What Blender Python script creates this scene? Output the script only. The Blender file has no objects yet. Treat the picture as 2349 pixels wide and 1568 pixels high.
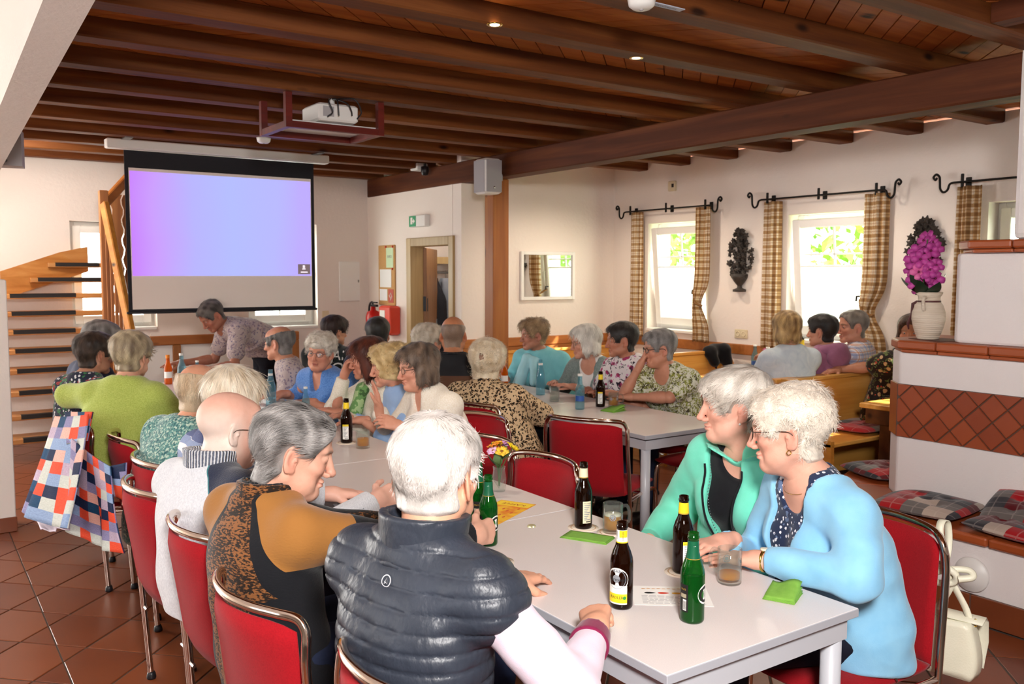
import bpy, math, random
import numpy as np
from mathutils import Vector, Matrix
random.seed(7); np.random.seed(7)
SC = bpy.context.scene
COL = SC.collection
R = math.radians

# ------------------------------------------------------------------ camera
CAM_H = 1.62
_f, _yaw, _pitch, _roll = 2031.9, R(34.5416), R(4.4914), R(0.1196)
_rt = Vector((math.cos(_yaw), -math.sin(_yaw), 0)); _fw = Vector((math.sin(_yaw), math.cos(_yaw), 0)); _up = Vector((0, 0, 1))
_f2 = _fw*math.cos(_pitch) - _up*math.sin(_pitch); _u2 = _up*math.cos(_pitch) + _fw*math.sin(_pitch)
_r3 = _rt*math.cos(_roll) + _u2*math.sin(_roll); _u3 = _u2*math.cos(_roll) - _rt*math.sin(_roll)
cam = bpy.data.cameras.new('camera')
cam.sensor_fit = 'HORIZONTAL'; cam.sensor_width = 22.3; cam.lens = _f/2349*22.3
cam.clip_start = 0.05; cam.clip_end = 200
cam.dof.use_dof = True; cam.dof.focus_distance = 2.55; cam.dof.aperture_fstop = 5.6
cam_o = bpy.data.objects.new('camera', cam); COL.objects.link(cam_o)
m = Matrix.Identity(4)
for i in range(3):
    m[i][0] = _r3[i]; m[i][1] = _u3[i]; m[i][2] = -_f2[i]
m[0][3], m[1][3], m[2][3] = 0, 0, CAM_H
cam_o.matrix_world = m
SC.camera = cam_o

# ------------------------------------------------------------------ view, world, lights
SC.view_settings.view_transform = 'Standard'; SC.view_settings.look = 'None'
SC.view_settings.exposure = 0.12; SC.view_settings.gamma = 1.0
SC.view_settings.use_curve_mapping = False
SC.cycles.transparent_max_bounces = 24
w = bpy.data.worlds.new('world'); SC.world = w; w.use_nodes = True
bg = w.node_tree.nodes['Background']; bg.inputs[0].default_value = (1.0, 0.97, 0.92, 1); bg.inputs[1].default_value = 13.0
def light(name, kind, loc, target, power, color, **kw):
    l = bpy.data.lights.new(name, kind); l.energy = power; l.color = color
    for k, v in kw.items(): setattr(l, k, v)
    o = bpy.data.objects.new(name, l); COL.objects.link(o); o.location = loc
    d = Vector(target)-Vector(loc); o.rotation_euler = d.to_track_quat('-Z', 'Y').to_euler()
    return o
light('sun', 'SUN', (12, 0, 12), (12-1.0, 0.75, 12-1.05), 22.0, (1.0, 0.93, 0.82), angle=R(1.0))
# bounced camera flash, then area and point lamps added as fill
light('flash_lamp', 'AREA', (0.1, -0.35, 2.3), (2.0, 3.0, 0.7), 135, (1.0, 0.96, 0.93), shape='DISK', size=0.45)
light('stair_wall_fill', 'AREA', (0.75, 8.2, 2.6), (1.2, 9.5, 1.6), 17, (1.0, 0.95, 0.86), shape='RECTANGLE', size=0.6, size_y=0.6)  # added lamp, out of view, that brightens the end wall by the stairs
light('cloakroom_fill', 'POINT', (5.0, 8.3, 2.3), (5, 8, 0), 14, (1.0, 0.95, 0.9), shadow_soft_size=.1)  # added lamp that lifts the dark doorway interior
light('side_fill', 'AREA', (-2.6, 2.5, 1.7), (2.0, 4.0, 0.9), 34, (0.95, 0.97, 1.0), shape='RECTANGLE', size=2.2, size_y=1.5)  # added fill lamp standing in for unseen windows beside the camera

# ------------------------------------------------------------------ helpers
def lin(c):
    if isinstance(c, str):
        c = c.lstrip('#'); c = [int(c[i:i+2], 16)/255 for i in (0, 2, 4)]
        return tuple(x/12.92 if x <= 0.04045 else ((x+0.055)/1.055)**2.4 for x in c)
    return tuple(c)
def lin4(c): return (*lin(c)[:3], 1.0)
Sock = bpy.types.NodeSocket
def nd(nt, typ, _out=0, _p=None, **ins):
    n = nt.nodes.new('ShaderNode'+typ)
    for k, v in (_p or {}).items(): setattr(n, k, v)
    for k, v in ins.items():
        key = int(k[1:]) if k[0] == 'i' and k[1:].isdigit() else k.replace('_', ' ')
        s = n.inputs[key]
        if isinstance(v, Sock): nt.links.new(v, s)
        elif isinstance(v, str): s.default_value = lin4(v)
        else: s.default_value = v
    return n.outputs[_out] if _out is not None else n
def mix(nt, f, a, b, mode='MIX'):
    n = nt.nodes.new('ShaderNodeMix'); n.data_type = 'RGBA'; n.blend_type = mode
    for i, v in ((0, f), (6, a), (7, b)):
        if isinstance(v, Sock): nt.links.new(v, n.inputs[i])
        elif isinstance(v, str): n.inputs[i].default_value = lin4(v)
        else: n.inputs[i].default_value = v if not isinstance(v, tuple) or len(v) == 4 else (*v, 1)
    return n.outputs[2]
def math_(nt, op, a, b=0.0, c=0.0):
    n = nt.nodes.new('ShaderNodeMath'); n.operation = op
    for i, v in enumerate((a, b, c)):
        if isinstance(v, Sock): nt.links.new(v, n.inputs[i])
        else: n.inputs[i].default_value = v
    return n.outputs[0]
def ramp(nt, f, stops, interp='LINEAR'):
    n = nt.nodes.new('ShaderNodeValToRGB'); cr = n.color_ramp; cr.interpolation = interp
    while len(cr.elements) < len(stops): cr.elements.new(0.5)
    for e, (p, c) in zip(cr.elements, stops):
        e.position = p; e.color = lin4(c)
    nt.links.new(f, n.inputs[0]); return n.outputs[0]
def coords(nt, scale=(1, 1, 1), rot=(0, 0, 0), loc=(0, 0, 0), src='Object'):
    tc = nt.nodes.new('ShaderNodeTexCoord')
    return nd(nt, 'Mapping', Vector=tc.outputs[src], Scale=scale, Rotation=rot, Location=loc)
def attr(nt, name, out='Color'):
    n = nt.nodes.new('ShaderNodeAttribute'); n.attribute_name = name; return n.outputs[out]
MATS = {}
def mat(name, color=None, rough=0.6, metal=0.0, spec=0.5, build=None, bump=None, **kw):
    """bump = (scale, strength, distance); build(nt) returns a colour socket (or a dict of sockets)"""
    if name in MATS: return MATS[name]
    m = bpy.data.materials.new(name); m.use_nodes = True; nt = m.node_tree
    b = nt.nodes['Principled BSDF']
    b.inputs['Roughness'].default_value = rough; b.inputs['Metallic'].default_value = metal
    b.inputs['Specular IOR Level'].default_value = spec
    if color is not None: b.inputs['Base Color'].default_value = lin4(color)
    for k, v in kw.items():
        k = k.replace('_', ' ')
        b.inputs[k].default_value = lin4(v) if isinstance(v, str) else v
    h = None
    if build:
        r = build(nt)
        if not isinstance(r, dict): r = {'Base Color': r}
        h = r.pop('height', None); hs = r.pop('hstr', (0.5, 0.01))
        for k, v in r.items(): nt.links.new(v, b.inputs[k])
        if h is not None:
            nt.links.new(nd(nt, 'Bump', Strength=hs[0], Distance=hs[1], Height=h), b.inputs['Normal'])
    if bump and h is None:
        n = nd(nt, 'TexNoise', Vector=coords(nt), Scale=bump[0], Detail=4.0)
        nt.links.new(nd(nt, 'Bump', Strength=bump[1], Distance=bump[2], Height=n), b.inputs['Normal'])
    MATS[name] = m; return m

def link(o, parent=None):
    COL.objects.link(o)
    if parent is not None: o.parent = parent
    return o
def tag(o, label=None, cat=None, group=None, kind=None):
    if label: o['label'] = label
    if cat: o['category'] = cat
    if group: o['group'] = group
    if kind: o['kind'] = kind
    return o
def empty(name, loc=(0, 0, 0), rz=0.0, label=None, cat=None, group=None, kind=None):
    o = bpy.data.objects.new(name, None); o.empty_display_size = 0.05
    COL.objects.link(o); o.location = loc; o.rotation_euler = (0, 0, rz)
    return tag(o, label, cat, group, kind)
def npmesh(name, V, F, smooth=True):
    V = np.asarray(V, np.float32); me = bpy.data.meshes.new(name)
    F = np.asarray(F, np.int32); k = F.shape[1]
    me.vertices.add(len(V)); me.vertices.foreach_set('co', V.ravel())
    me.loops.add(F.size); me.loops.foreach_set('vertex_index', F.ravel())
    me.polygons.add(len(F)); me.polygons.foreach_set('loop_start', np.arange(0, F.size, k, dtype=np.int32))
    me.polygons.foreach_set('loop_total', np.full(len(F), k, np.int32))
    if smooth: me.polygons.foreach_set('use_smooth', np.ones(len(F), bool))
    me.update(calc_edges=True); return me
def npobj(name, V, F, material, parent=None, smooth=True):
    me = npmesh(name, V, F, smooth); me.materials.append(material)
    return link(bpy.data.objects.new(name, me), parent)
def set_col(o, cols, name='Col'):
    a = o.data.attributes.new(name, 'FLOAT_COLOR', 'POINT')
    c = np.ones((len(o.data.vertices), 4), np.float32); c[:, :3] = cols; a.data.foreach_set('color', c.ravel())
def set_val(o, vals, name):
    a = o.data.attributes.new(name, 'FLOAT', 'POINT'); a.data.foreach_set('value', np.asarray(vals, np.float32))

class MB:
    """collects simple solids and links them as one mesh object"""
    def __init__(s): s.v = []; s.f = []; s.sm = []
    def add(s, V, F, smooth=False):
        b = len(s.v); s.v += [tuple(x) for x in V]; s.f += [tuple(b+i for i in q) for q in F]; s.sm += [smooth]*len(F); return s
    def box(s, c, d, rot=None, bev=0.0):
        x, y, z = (q/2 for q in d)
        if bev <= 0:
            V = [(-x, -y, -z), (x, -y, -z), (x, y, -z), (-x, y, -z), (-x, -y, z), (x, -y, z), (x, y, z), (-x, y, z)]
            F = [(0, 3, 2, 1), (4, 5, 6, 7), (0, 1, 5, 4), (1, 2, 6, 5), (2, 3, 7, 6), (3, 0, 4, 7)]
        else:
            b = min(bev, x*.9, y*.9, z*.9); V = []; ring = []
            for zz, ins in ((-z, b), (-z+b, 0), (z-b, 0), (z, b)):
                xx, yy = x-ins, y-ins
                cb = b if ins == 0 else 0.0
                r = []
                for (px, py) in ((-1, -1), (1, -1), (1, 1), (-1, 1)):
                    if px*py > 0: pts = ((px*xx, py*(yy-b*.6)), (px*(xx-b*.6), py*yy))
                    else: pts = ((px*(xx-b*.6), py*yy), (px*xx, py*(yy-b*.6)))
                    for q in pts: r.append(len(V)); V.append((q[0], q[1], zz))
                ring.append(r)
            F = []
            n = 8
            for a, c2 in zip(ring, ring[1:]):
                for i in range(n): F.append((a[i], a[(i+1) % n], c2[(i+1) % n], c2[i]))
            F.append(tuple(reversed(ring[0]))); F.append(tuple(ring[-1]))
        M = (rot if rot is not None else Matrix.Identity(3)); cc = Vector(c)
        return s.add([M @ Vector(q) + cc for q in V], F)
    def b2(s, lo, hi, bev=0.0):
        return s.box([(a+b)/2 for a, b in zip(lo, hi)], [b-a for a, b in zip(lo, hi)], bev=bev)
    def tube(s, pts, r, n=10, closed=False, caps=True):
        pts = [Vector(p) for p in pts]; k = len(pts); rr = r if isinstance(r, (list, tuple)) else [r]*k
        T = []
        for i in range(k):
            a = pts[(i-1) % k] if (closed or i > 0) else pts[i]; b = pts[(i+1) % k] if (closed or i < k-1) else pts[i]
            T.append((b-a).normalized())
        up = Vector((0, 0, 1)) if abs(T[0].z) < .9 else Vector((1, 0, 0))
        N = (up - T[0]*up.dot(T[0])).normalized(); V = []
        for i in range(k):
            N = (N - T[i]*N.dot(T[i])).normalized(); B = T[i].cross(N)
            for j in range(n):
                a = 2*math.pi*j/n; V.append(pts[i] + (N*math.cos(a)+B*math.sin(a))*rr[i])
        F = []
        for i in range(k if closed else k-1):
            for j in range(n):
                a = i*n+j; b = i*n+(j+1) % n; c = ((i+1) % k)*n+(j+1) % n; d = ((i+1) % k)*n+j
                F.append((a, b, c, d))
        s.add(V, F, True)
        if caps and not closed:
            s.add(V[:n], [tuple(reversed(range(n)))]); s.add(V[-n:], [tuple(range(n))])
        return s
    def lathe(s, prof, c=(0, 0, 0), n=24, M=None):
        V = []; F = []; cc = Vector(c)
        for r, z in prof:
            for j in range(n):
                a = 2*math.pi*j/n; q = Vector((r*math.cos(a), r*math.sin(a), z)); V.append((M @ q if M else q)+cc)
        for i in range(len(prof)-1):
            for j in range(n): F.append((i*n+j, i*n+(j+1) % n, (i+1)*n+(j+1) % n, (i+1)*n+j))
        return s.add(V, F, True)
    def cyl(s, a, b, r, n=16): return s.tube([a, b], r, n)
    def prism(s, poly, z0, z1):
        n = len(poly)
        V = [(x, y, z0) for x, y in poly]+[(x, y, z1) for x, y in poly]
        F = [tuple(reversed(range(n))), tuple(range(n, 2*n))]+[(i, (i+1) % n, n+(i+1) % n, n+i) for i in range(n)]
        return s.add(V, F)
    def build(s, name, material, parent=None, loc=None, rz=0.0):
        me = bpy.data.meshes.new(name); me.from_pydata([tuple(q) for q in s.v], [], s.f)
        me.polygons.foreach_set('use_smooth', s.sm); me.materials.append(material); me.update()
        o = link(bpy.data.objects.new(name, me), parent)
        if loc is not None: o.location = loc
        o.rotation_euler = (0, 0, rz); return o
def struct(mb, name, material, parent=None):
    o = mb.build(name, material, parent)
    if parent is None: o['kind'] = 'structure'
    return o
def copy_tree(o, parent=None):
    c = o.copy(); COL.objects.link(c)
    if parent is not None: c.parent = parent
    for ch in list(o.children): copy_tree(ch, c)
    return c
def smooth_path(pts, n=6):
    """Catmull-Rom through the points"""
    P = [Vector(p) for p in pts]; P = [P[0]*2-P[1]]+P+[P[-1]*2-P[-2]]; out = []
    for i in range(1, len(P)-2):
        for j in range(n):
            t = j/n; a, b, c, d = P[i-1:i+3]
            out.append(0.5*((2*b)+(c-a)*t+(2*a-5*b+4*c-d)*t*t+(3*b-a-3*c+d)*t**3))
    out.append(P[-2]); return out
def text_verts(body, size, align='CENTER'):
    cu = bpy.data.curves.new('t', 'FONT'); cu.body = body; cu.size = size; cu.align_x = align; cu.align_y = 'CENTER'; cu.resolution_u = 3
    o = bpy.data.objects.new('t', cu); COL.objects.link(o)
    dg = bpy.context.evaluated_depsgraph_get(); me = bpy.data.meshes.new_from_object(o.evaluated_get(dg))
    V = [tuple(v.co) for v in me.vertices]; F = [tuple(p.vertices) for p in me.polygons]
    bpy.data.objects.remove(o); bpy.data.curves.remove(cu); bpy.data.meshes.remove(me)
    return V, F

# ------------------------------------------------------------------ materials of the setting
def b_plaster(c):
    def f(nt):
        n = nd(nt, 'TexNoise', Vector=coords(nt), Scale=28.0, Detail=6.0, Roughness=0.65)
        n2 = nd(nt, 'TexNoise', Vector=coords(nt), Scale=1.3, Detail=3.0)
        return {'Base Color': mix(nt, math_(nt, 'MULTIPLY', n2, 0.22), c, '#dccfc4'), 'height': n, 'hstr': (0.55, 0.006)}
    return f
plaster = mat('plaster', rough=0.9, spec=0.2, build=b_plaster('#f3eae2'))
def b_wood(c1, c2, c3, axis=0, sc=1.0, knots=True):
    def f(nt):
        s = [14*sc, 14*sc, 14*sc]; s[axis] = 0.8*sc
        oi = nt.nodes.new('ShaderNodeObjectInfo')
        off = nd(nt, 'VectorMath', _p={'operation': 'SCALE'}, i0=oi.outputs['Location'], Scale=3.7)
        co = nd(nt, 'VectorMath', _p={'operation': 'ADD'}, i0=coords(nt), i1=off)
        mp = nd(nt, 'Mapping', Vector=co, Scale=tuple(s))
        n = nd(nt, 'TexNoise', Vector=mp, Scale=1.0, Detail=5.0, Distortion=0.6)
        fine = [160*sc]*3; fine[axis] = 3*sc
        n2 = nd(nt, 'TexNoise', Vector=nd(nt, 'Mapping', Vector=co, Scale=tuple(fine)), Scale=1.0, Detail=2.0)
        c = ramp(nt, n, [(0.25, c1), (0.5, c2), (0.75, c3)])
        c = mix(nt, math_(nt, 'MULTIPLY', n2, 0.35), c, c1)
        if knots:
            k = [5.0*sc]*3; k[axis] = 2.0*sc
            v = nd(nt, 'TexVoronoi', Vector=nd(nt, 'Mapping', Vector=co, Scale=tuple(k)), Scale=1.0)
            c = mix(nt, ramp(nt, v, [(0.05, '#ffffff'), (0.13, '#000000')]), c, '#2a1408')
        rv = math_(nt, 'MULTIPLY_ADD', oi.outputs['Random'], 0.3, 0.85)
        c = mix(nt, 1.0, c, nd(nt, 'CombineColor', Red=rv, Green=rv, Blue=rv), 'MULTIPLY')
        return {'Base Color': c, 'height': n2, 'hstr': (0.25, 0.003)}
    return f
w_joist = mat('joist_wood', rough=0.62, spec=.22, build=b_wood('#4e2812', '#6e3c18', '#8e5628', 0))
w_board = mat('ceiling_board_wood', rough=0.62, spec=.22, build=b_wood('#8a4618', '#ae602a', '#c27838', 0))
w_beam = mat('beam_wood', rough=0.65, spec=.22, build=b_wood('#482312', '#5e301a', '#7a4524', 1))
w_post = mat('post_wood', rough=0.5, build=b_wood('#8a4d1f', '#a5622a', '#b87736', 2))
w_pine = mat('pine_wood', rough=0.32, build=b_wood('#cc8a3c', '#e0a24c', '#eeba68', 0))
w_pine_y = mat('pine_wood_side', rough=0.35, build=b_wood('#b8702a', '#d08c3a', '#e0a44e', 1))
w_pine_dark = mat('dark_pine_edge', rough=0.4, build=b_wood('#4a2813', '#5f361a', '#744522', 0))
w_stair = mat('stair_wood', rough=0.4, build=b_wood('#a8682c', '#c48443', '#d49a58', 0))
w_rail = mat('rail_wood', rough=0.45, build=b_wood('#9a5a28', '#b06c32', '#c07f42', 0))
w_rail_z = mat('rail_wood_upright', rough=0.45, build=b_wood('#8d5226', '#a86a34', '#ba7d44', 2))
w_red = mat('red_stained_wood', rough=0.4, build=b_wood('#4c140c', '#61190f', '#752115', 0, knots=False))
w_door = mat('door_wood', rough=0.45, build=b_wood('#7a5230', '#92663e', '#a57a4e', 2))
w_frame = mat('door_frame_wood', rough=0.45, build=b_wood('#a98a58', '#b99b68', '#c8ac7c', 2, knots=False))
def b_terra(c1, c2, sc=3.0):
    def f(nt):
        oi = nt.nodes.new('ShaderNodeObjectInfo')
        n = nd(nt, 'TexNoise', Vector=coords(nt), Scale=sc, Detail=5.0)
        t = math_(nt, 'ADD', math_(nt, 'MULTIPLY', oi.outputs['Random'], 0.5), math_(nt, 'MULTIPLY', n, 0.5))
        return {'Base Color': ramp(nt, t, [(0.2, c1), (0.8, c2)]), 'height': n, 'hstr': (0.12, 0.004)}
    return f
t_floor = mat('floor_tile_clay', rough=0.33, build=b_terra('#6d351c', '#8a4a29'))
t_stove = mat('stove_tile_clay', rough=0.42, build=b_terra('#8a3c1e', '#9c4924'))
t_ledge = mat('ledge_tile_clay', rough=0.35, build=b_terra('#96461f', '#a85228', 8.0))
grout = mat('grout', '#544a42', rough=0.95, bump=(60, .4, .003))
grout_d = mat('dark_grout', '#57493f', rough=0.95)
white_plastic = mat('white_plastic', '#e8e6e2', rough=0.4)
grey_plastic = mat('grey_plastic', '#a9a6a8', rough=0.45)
black_plastic = mat('black_plastic', '#15151a', rough=0.4)
chrome = mat('chrome', '#dcdcdc', rough=0.08, metal=1.0)
steel = mat('steel', '#9a9a98', rough=0.3, metal=1.0)
iron = mat('black_iron', '#17130f', rough=0.5, metal=0.6)
brass = mat('brass', '#c7a24a', rough=0.25, metal=1.0)
white_paint = mat('white_window_paint', '#f1f0ec', rough=0.35)
def m_glass():
    m = bpy.data.materials.new('window_glass'); m.use_nodes = True; nt = m.node_tree; nt.nodes.clear()
    o = nt.nodes.new('ShaderNodeOutputMaterial'); t = nd(nt, 'BsdfTransparent', Color='#f6fbfa'); g = nd(nt, 'BsdfGlossy', Roughness=0.02)
    nt.links.new(nd(nt, 'MixShader', i0=0.06, i1=t, i2=g), o.inputs[0]); return m
glass_pane = m_glass()
def m_blind():
    m = bpy.data.materials.new('pleated_blind'); m.use_nodes = True; nt = m.node_tree; nt.nodes.clear()
    o = nt.nodes.new('ShaderNodeOutputMaterial'); t = nd(nt, 'BsdfTranslucent', Color='#fffdf6'); g = nd(nt, 'BsdfDiffuse', Color='#f6f3ec')
    nt.links.new(nd(nt, 'MixShader', i0=0.6, i1=g, i2=t), o.inputs[0]); return m
blind_m = m_blind()

# ------------------------------------------------------------------ room shell
XW, YE, YB, XB = 6.464, 9.5, 7.42, 4.5
def wall_with_holes(name, axis, pos, thick, a0, a1, z0, z1, holes):
    """holes: (a_lo, a_hi, z_lo, z_hi); axis 'x' = wall plane of constant x"""
    mb = MB(); hs = sorted(holes); cur = a0
    def bx(p, q, zl, zh):
        if q-p < 1e-4 or zh-zl < 1e-4: return
        if axis == 'x': mb.b2((pos, p, zl), (pos+thick, q, zh))
        else: mb.b2((p, pos, zl), (q, pos+thick, zh))
    for (p, q, zl, zh) in hs:
        bx(cur, p, z0, z1); bx(p, q, z0, zl); bx(p, q, zh, z1); cur = q
    bx(cur, a1, z0, z1)
    return struct(mb, name, plaster)
WIN = [(6.02, 6.88), (4.23, 5.1), (2.47, 3.35)]
wall_with_holes('wall_right', 'x', XW, 0.32, -3.6, YB+.2, 0, 2.76, [(a, b, 1.04, 2.13) for a, b in WIN])
struct(MB().b2((XB+.006, YB, 0), (XW, YB+.16, 2.76)), 'wall_alcove', plaster)
wall_with_holes('wall_door', 'x', XB, 0.14, YB+.16, YE, 0, 2.48, [(7.62, 8.43, 0, 1.9)])
wall_with_holes('wall_end', 'y', YE, 0.3, -1.2, XB+2.2, 0, 3.3, [(1.36, 2.14, 1.06, 2.11), (3.08, 3.87, 1.02, 2.15)])
struct(MB().b2((-4.2, -3.6, 0), (-4.0, YE, 3.3)), 'wall_left', plaster)
struct(MB().b2((-4.2, -3.8, 0), (XW+.3, -3.6, 3.3)), 'wall_near', plaster)
struct(MB().b2((XB+2.1, YB+.2, 0), (XB+2.25, YE, 2.6)).b2((XB+.14, YB+.16, 2.5), (XB+2.2, YE, 2.6)), 'wall_cloakroom', plaster)
p = MB().b2((0.2, 6.24, 0), (0.531, 6.5, 1.57), bev=.008)
p.b2((0.2, 6.25, 1.57), (0.5, 6.5, 2.5)); struct(p, 'wall_pier', plaster)
# plaster downstand that slopes along the hall
p = MB(); x0, x1 = 0.38, 0.51
V = [(x0, -3.6, 2.85), (x1, -3.6, 2.85), (x1, 6.3, 2.2), (x0, 6.3, 2.2), (x0, -3.6, 3.3), (x1, -3.6, 3.3), (x1, 6.3, 3.3), (x0, 6.3, 3.3)]
p.add(V, [(0, 3, 2, 1), (4, 5, 6, 7), (0, 1, 5, 4), (1, 2, 6, 5), (2, 3, 7, 6), (3, 0, 4, 7)])
struct(p, 'wall_downstand', plaster)
struct(MB().b2((-4.2, -3.6, 2.9), (0.38, YE, 3.0)), 'trim_3', plaster)

# ---- floor: grout bed and single tiles laid diagonally
floor = struct(MB().b2((-4.2, -3.6, -.12), (XW+.3, YE+.3, -.004)), 'floor', grout)
def clip(poly, nx, ny, c):
    out = []
    for i in range(len(poly)):
        a, b = poly[i], poly[(i+1) % len(poly)]
        da, db = nx*a[0]+ny*a[1]-c, nx*b[0]+ny*b[1]-c
        if da >= 0: out.append(a)
        if (da >= 0) != (db >= 0):
            t = da/(da-db); out.append((a[0]+(b[0]-a[0])*t, a[1]+(b[1]-a[1])*t))
    return out
def area(p): return abs(sum(p[i][0]*p[(i+1) % len(p)][1]-p[(i+1) % len(p)][0]*p[i][1] for i in range(len(p)))/2)
def tile_mesh(name, poly, thick=.01, bev=.003, material=None):
    n = len(poly); cx = sum(q[0] for q in poly)/n; cy = sum(q[1] for q in poly)/n
    ins = [(cx+(x-cx)*(1-bev*6), cy+(y-cy)*(1-bev*6)) for x, y in poly]
    V = [(x, y, -thick) for x, y in poly]+[(x, y, -bev*.5) for x, y in poly]+[(x, y, 0) for x, y in ins]
    F = [tuple(range(2*n, 3*n))]
    for i in range(n):
        j = (i+1) % n; F += [(i, j, n+j, n+i), (n+i, n+j, 2*n+j, 2*n+i)]
    me = bpy.data.meshes.new(name); me.from_pydata(V, [], F); me.materials.append(material); me.update(); return me
PIT = 0.4525; HD = PIT/2-0.006        # diagonal pitch; half diagonal of a tile
full_tile = tile_mesh('tile', [(HD, 0), (0, HD), (-HD, 0), (0, -HD)], material=t_floor)
rest = MB(); ntile = 0
for i in range(-14, 40):
    for j in range(-14, 40):
        # lattice of both 45 degree families
        cx = 0.365+(i-j)*PIT/2; cy = 0.03+(i+j)*PIT/2
        if not (-1.4 < cx < 6.3 and 0.3 < cy < 9.6): continue
        P0 = [(cx+HD, cy), (cx, cy+HD), (cx-HD, cy), (cx, cy-HD)]
        for side in ((-1, 0, -.486), (1, 0, .492)):
            P = clip(P0, *side); P = clip(P, -1, 0, -4.03) if cx < 4.4 and cy < 3.3 else P
            if len(P) < 3 or area(P) < .002: continue
            seen = (-.1 < cx < 1.5 and 2.2 < cy < 6.8) or (2.4 < cx < 4.1 and .7 < cy < 3.2) or (1.2 < cx < 2.7 and 1.0 < cy < 3.0)
            if seen and ntile < 290:
                ntile += 1
                if area(P) > HD*HD*2-1e-4 and len(P) == 4:
                    o = bpy.data.objects.new('tile', full_tile); link(o, floor); o.location = (cx, cy, random.uniform(-.0012, 0))
                    o.rotation_euler = (0, 0, R(90*random.randint(0, 3)))
                else:
                    o = link(bpy.data.objects.new('tile', tile_mesh('cut_tile', [(x-cx, y-cy) for x, y in P], material=t_floor)), floor); o.location = (cx, cy, 0)
            else:
                n = len(P); rest.add([(x, y, -.001) for x, y in P], [tuple(range(n))])
o = rest.build('tile_field', t_floor, floor); o['kind'] = 'stuff'

# ---- ceiling: boards and joists
ceil = struct(MB().b2((.5, -3.6, 2.80), (XW+.3, YE, 2.86)), 'ceiling', w_board)
YJ = [2.05+.605*k for k in range(-6, 13)]
JW = .135
jm = MB().box((0, 0, 0), (1, JW, .1), bev=0).v
for y in YJ:
    x0, x1 = .5, XW-.002
    if y > 7.4: x1 = XB+.12
    mb = MB().b2((x0, -JW/2, -.05), (x1, JW/2, .05), bev=.008)
    o = mb.build('ceiling_joist', w_joist, ceil); o.location = (0, y+JW/2, 2.73)
far = MB(); nb = 0
for k in range(len(YJ)-1):
    ya, yb = YJ[k]+JW-.01, YJ[k+1]+.01
    if yb < 0.8: continue
    sgn = 1 if k % 2 == 0 else -1          # herringbone: the bays alternate
    sh = sgn*(yb-ya); wx = .148; x = .5-abs(sh)
    while x < (XW if ya < YB else XB):
        P = [(x, ya), (x+wx-.008, ya), (x+wx-.008+sh, yb), (x+sh, yb)] if sgn > 0 else [(x-sh, ya), (x-sh+wx-.008, ya), (x+wx-.008, yb), (x, yb)]
        P = clip(clip(P, 1, 0, .5), -1, 0, -XW)
        if len(P) >= 3 and area(P) > .004:
            q = random.uniform(0, .003)
            cxm = sum(a for a, b in P)/len(P)
            if ya < 6.0 and cxm < 4.6 and nb < 280:
                nb += 1; cym = (ya+yb)/2
                o = MB().prism([(a-cxm, b-cym) for a, b in P], -.012, 0.012).build('ceiling_board', w_board, ceil); o.location = (cxm, cym, 2.785+q)
            else: far.prism(P, 2.774+q, 2.797)
        x += wx
o = far.build('board_field', w_board, ceil); o['kind'] = 'stuff'
struct(MB().b2((XB-.004, -1.2, 2.48), (XB+.18, YE, 2.685), bev=.01), 'beam', w_beam)
struct(MB().b2((XB, 6.848, 0), (XB+.176, 6.99, 2.4795), bev=.008), 'post_pillar', w_post)
# trimmer between two joists near the stove column
o = MB().b2((3.9, YJ[5]+JW, 2.69), (4.02, YJ[6], 2.79), bev=.005).build('trimmer', w_beam, ceil)

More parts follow.
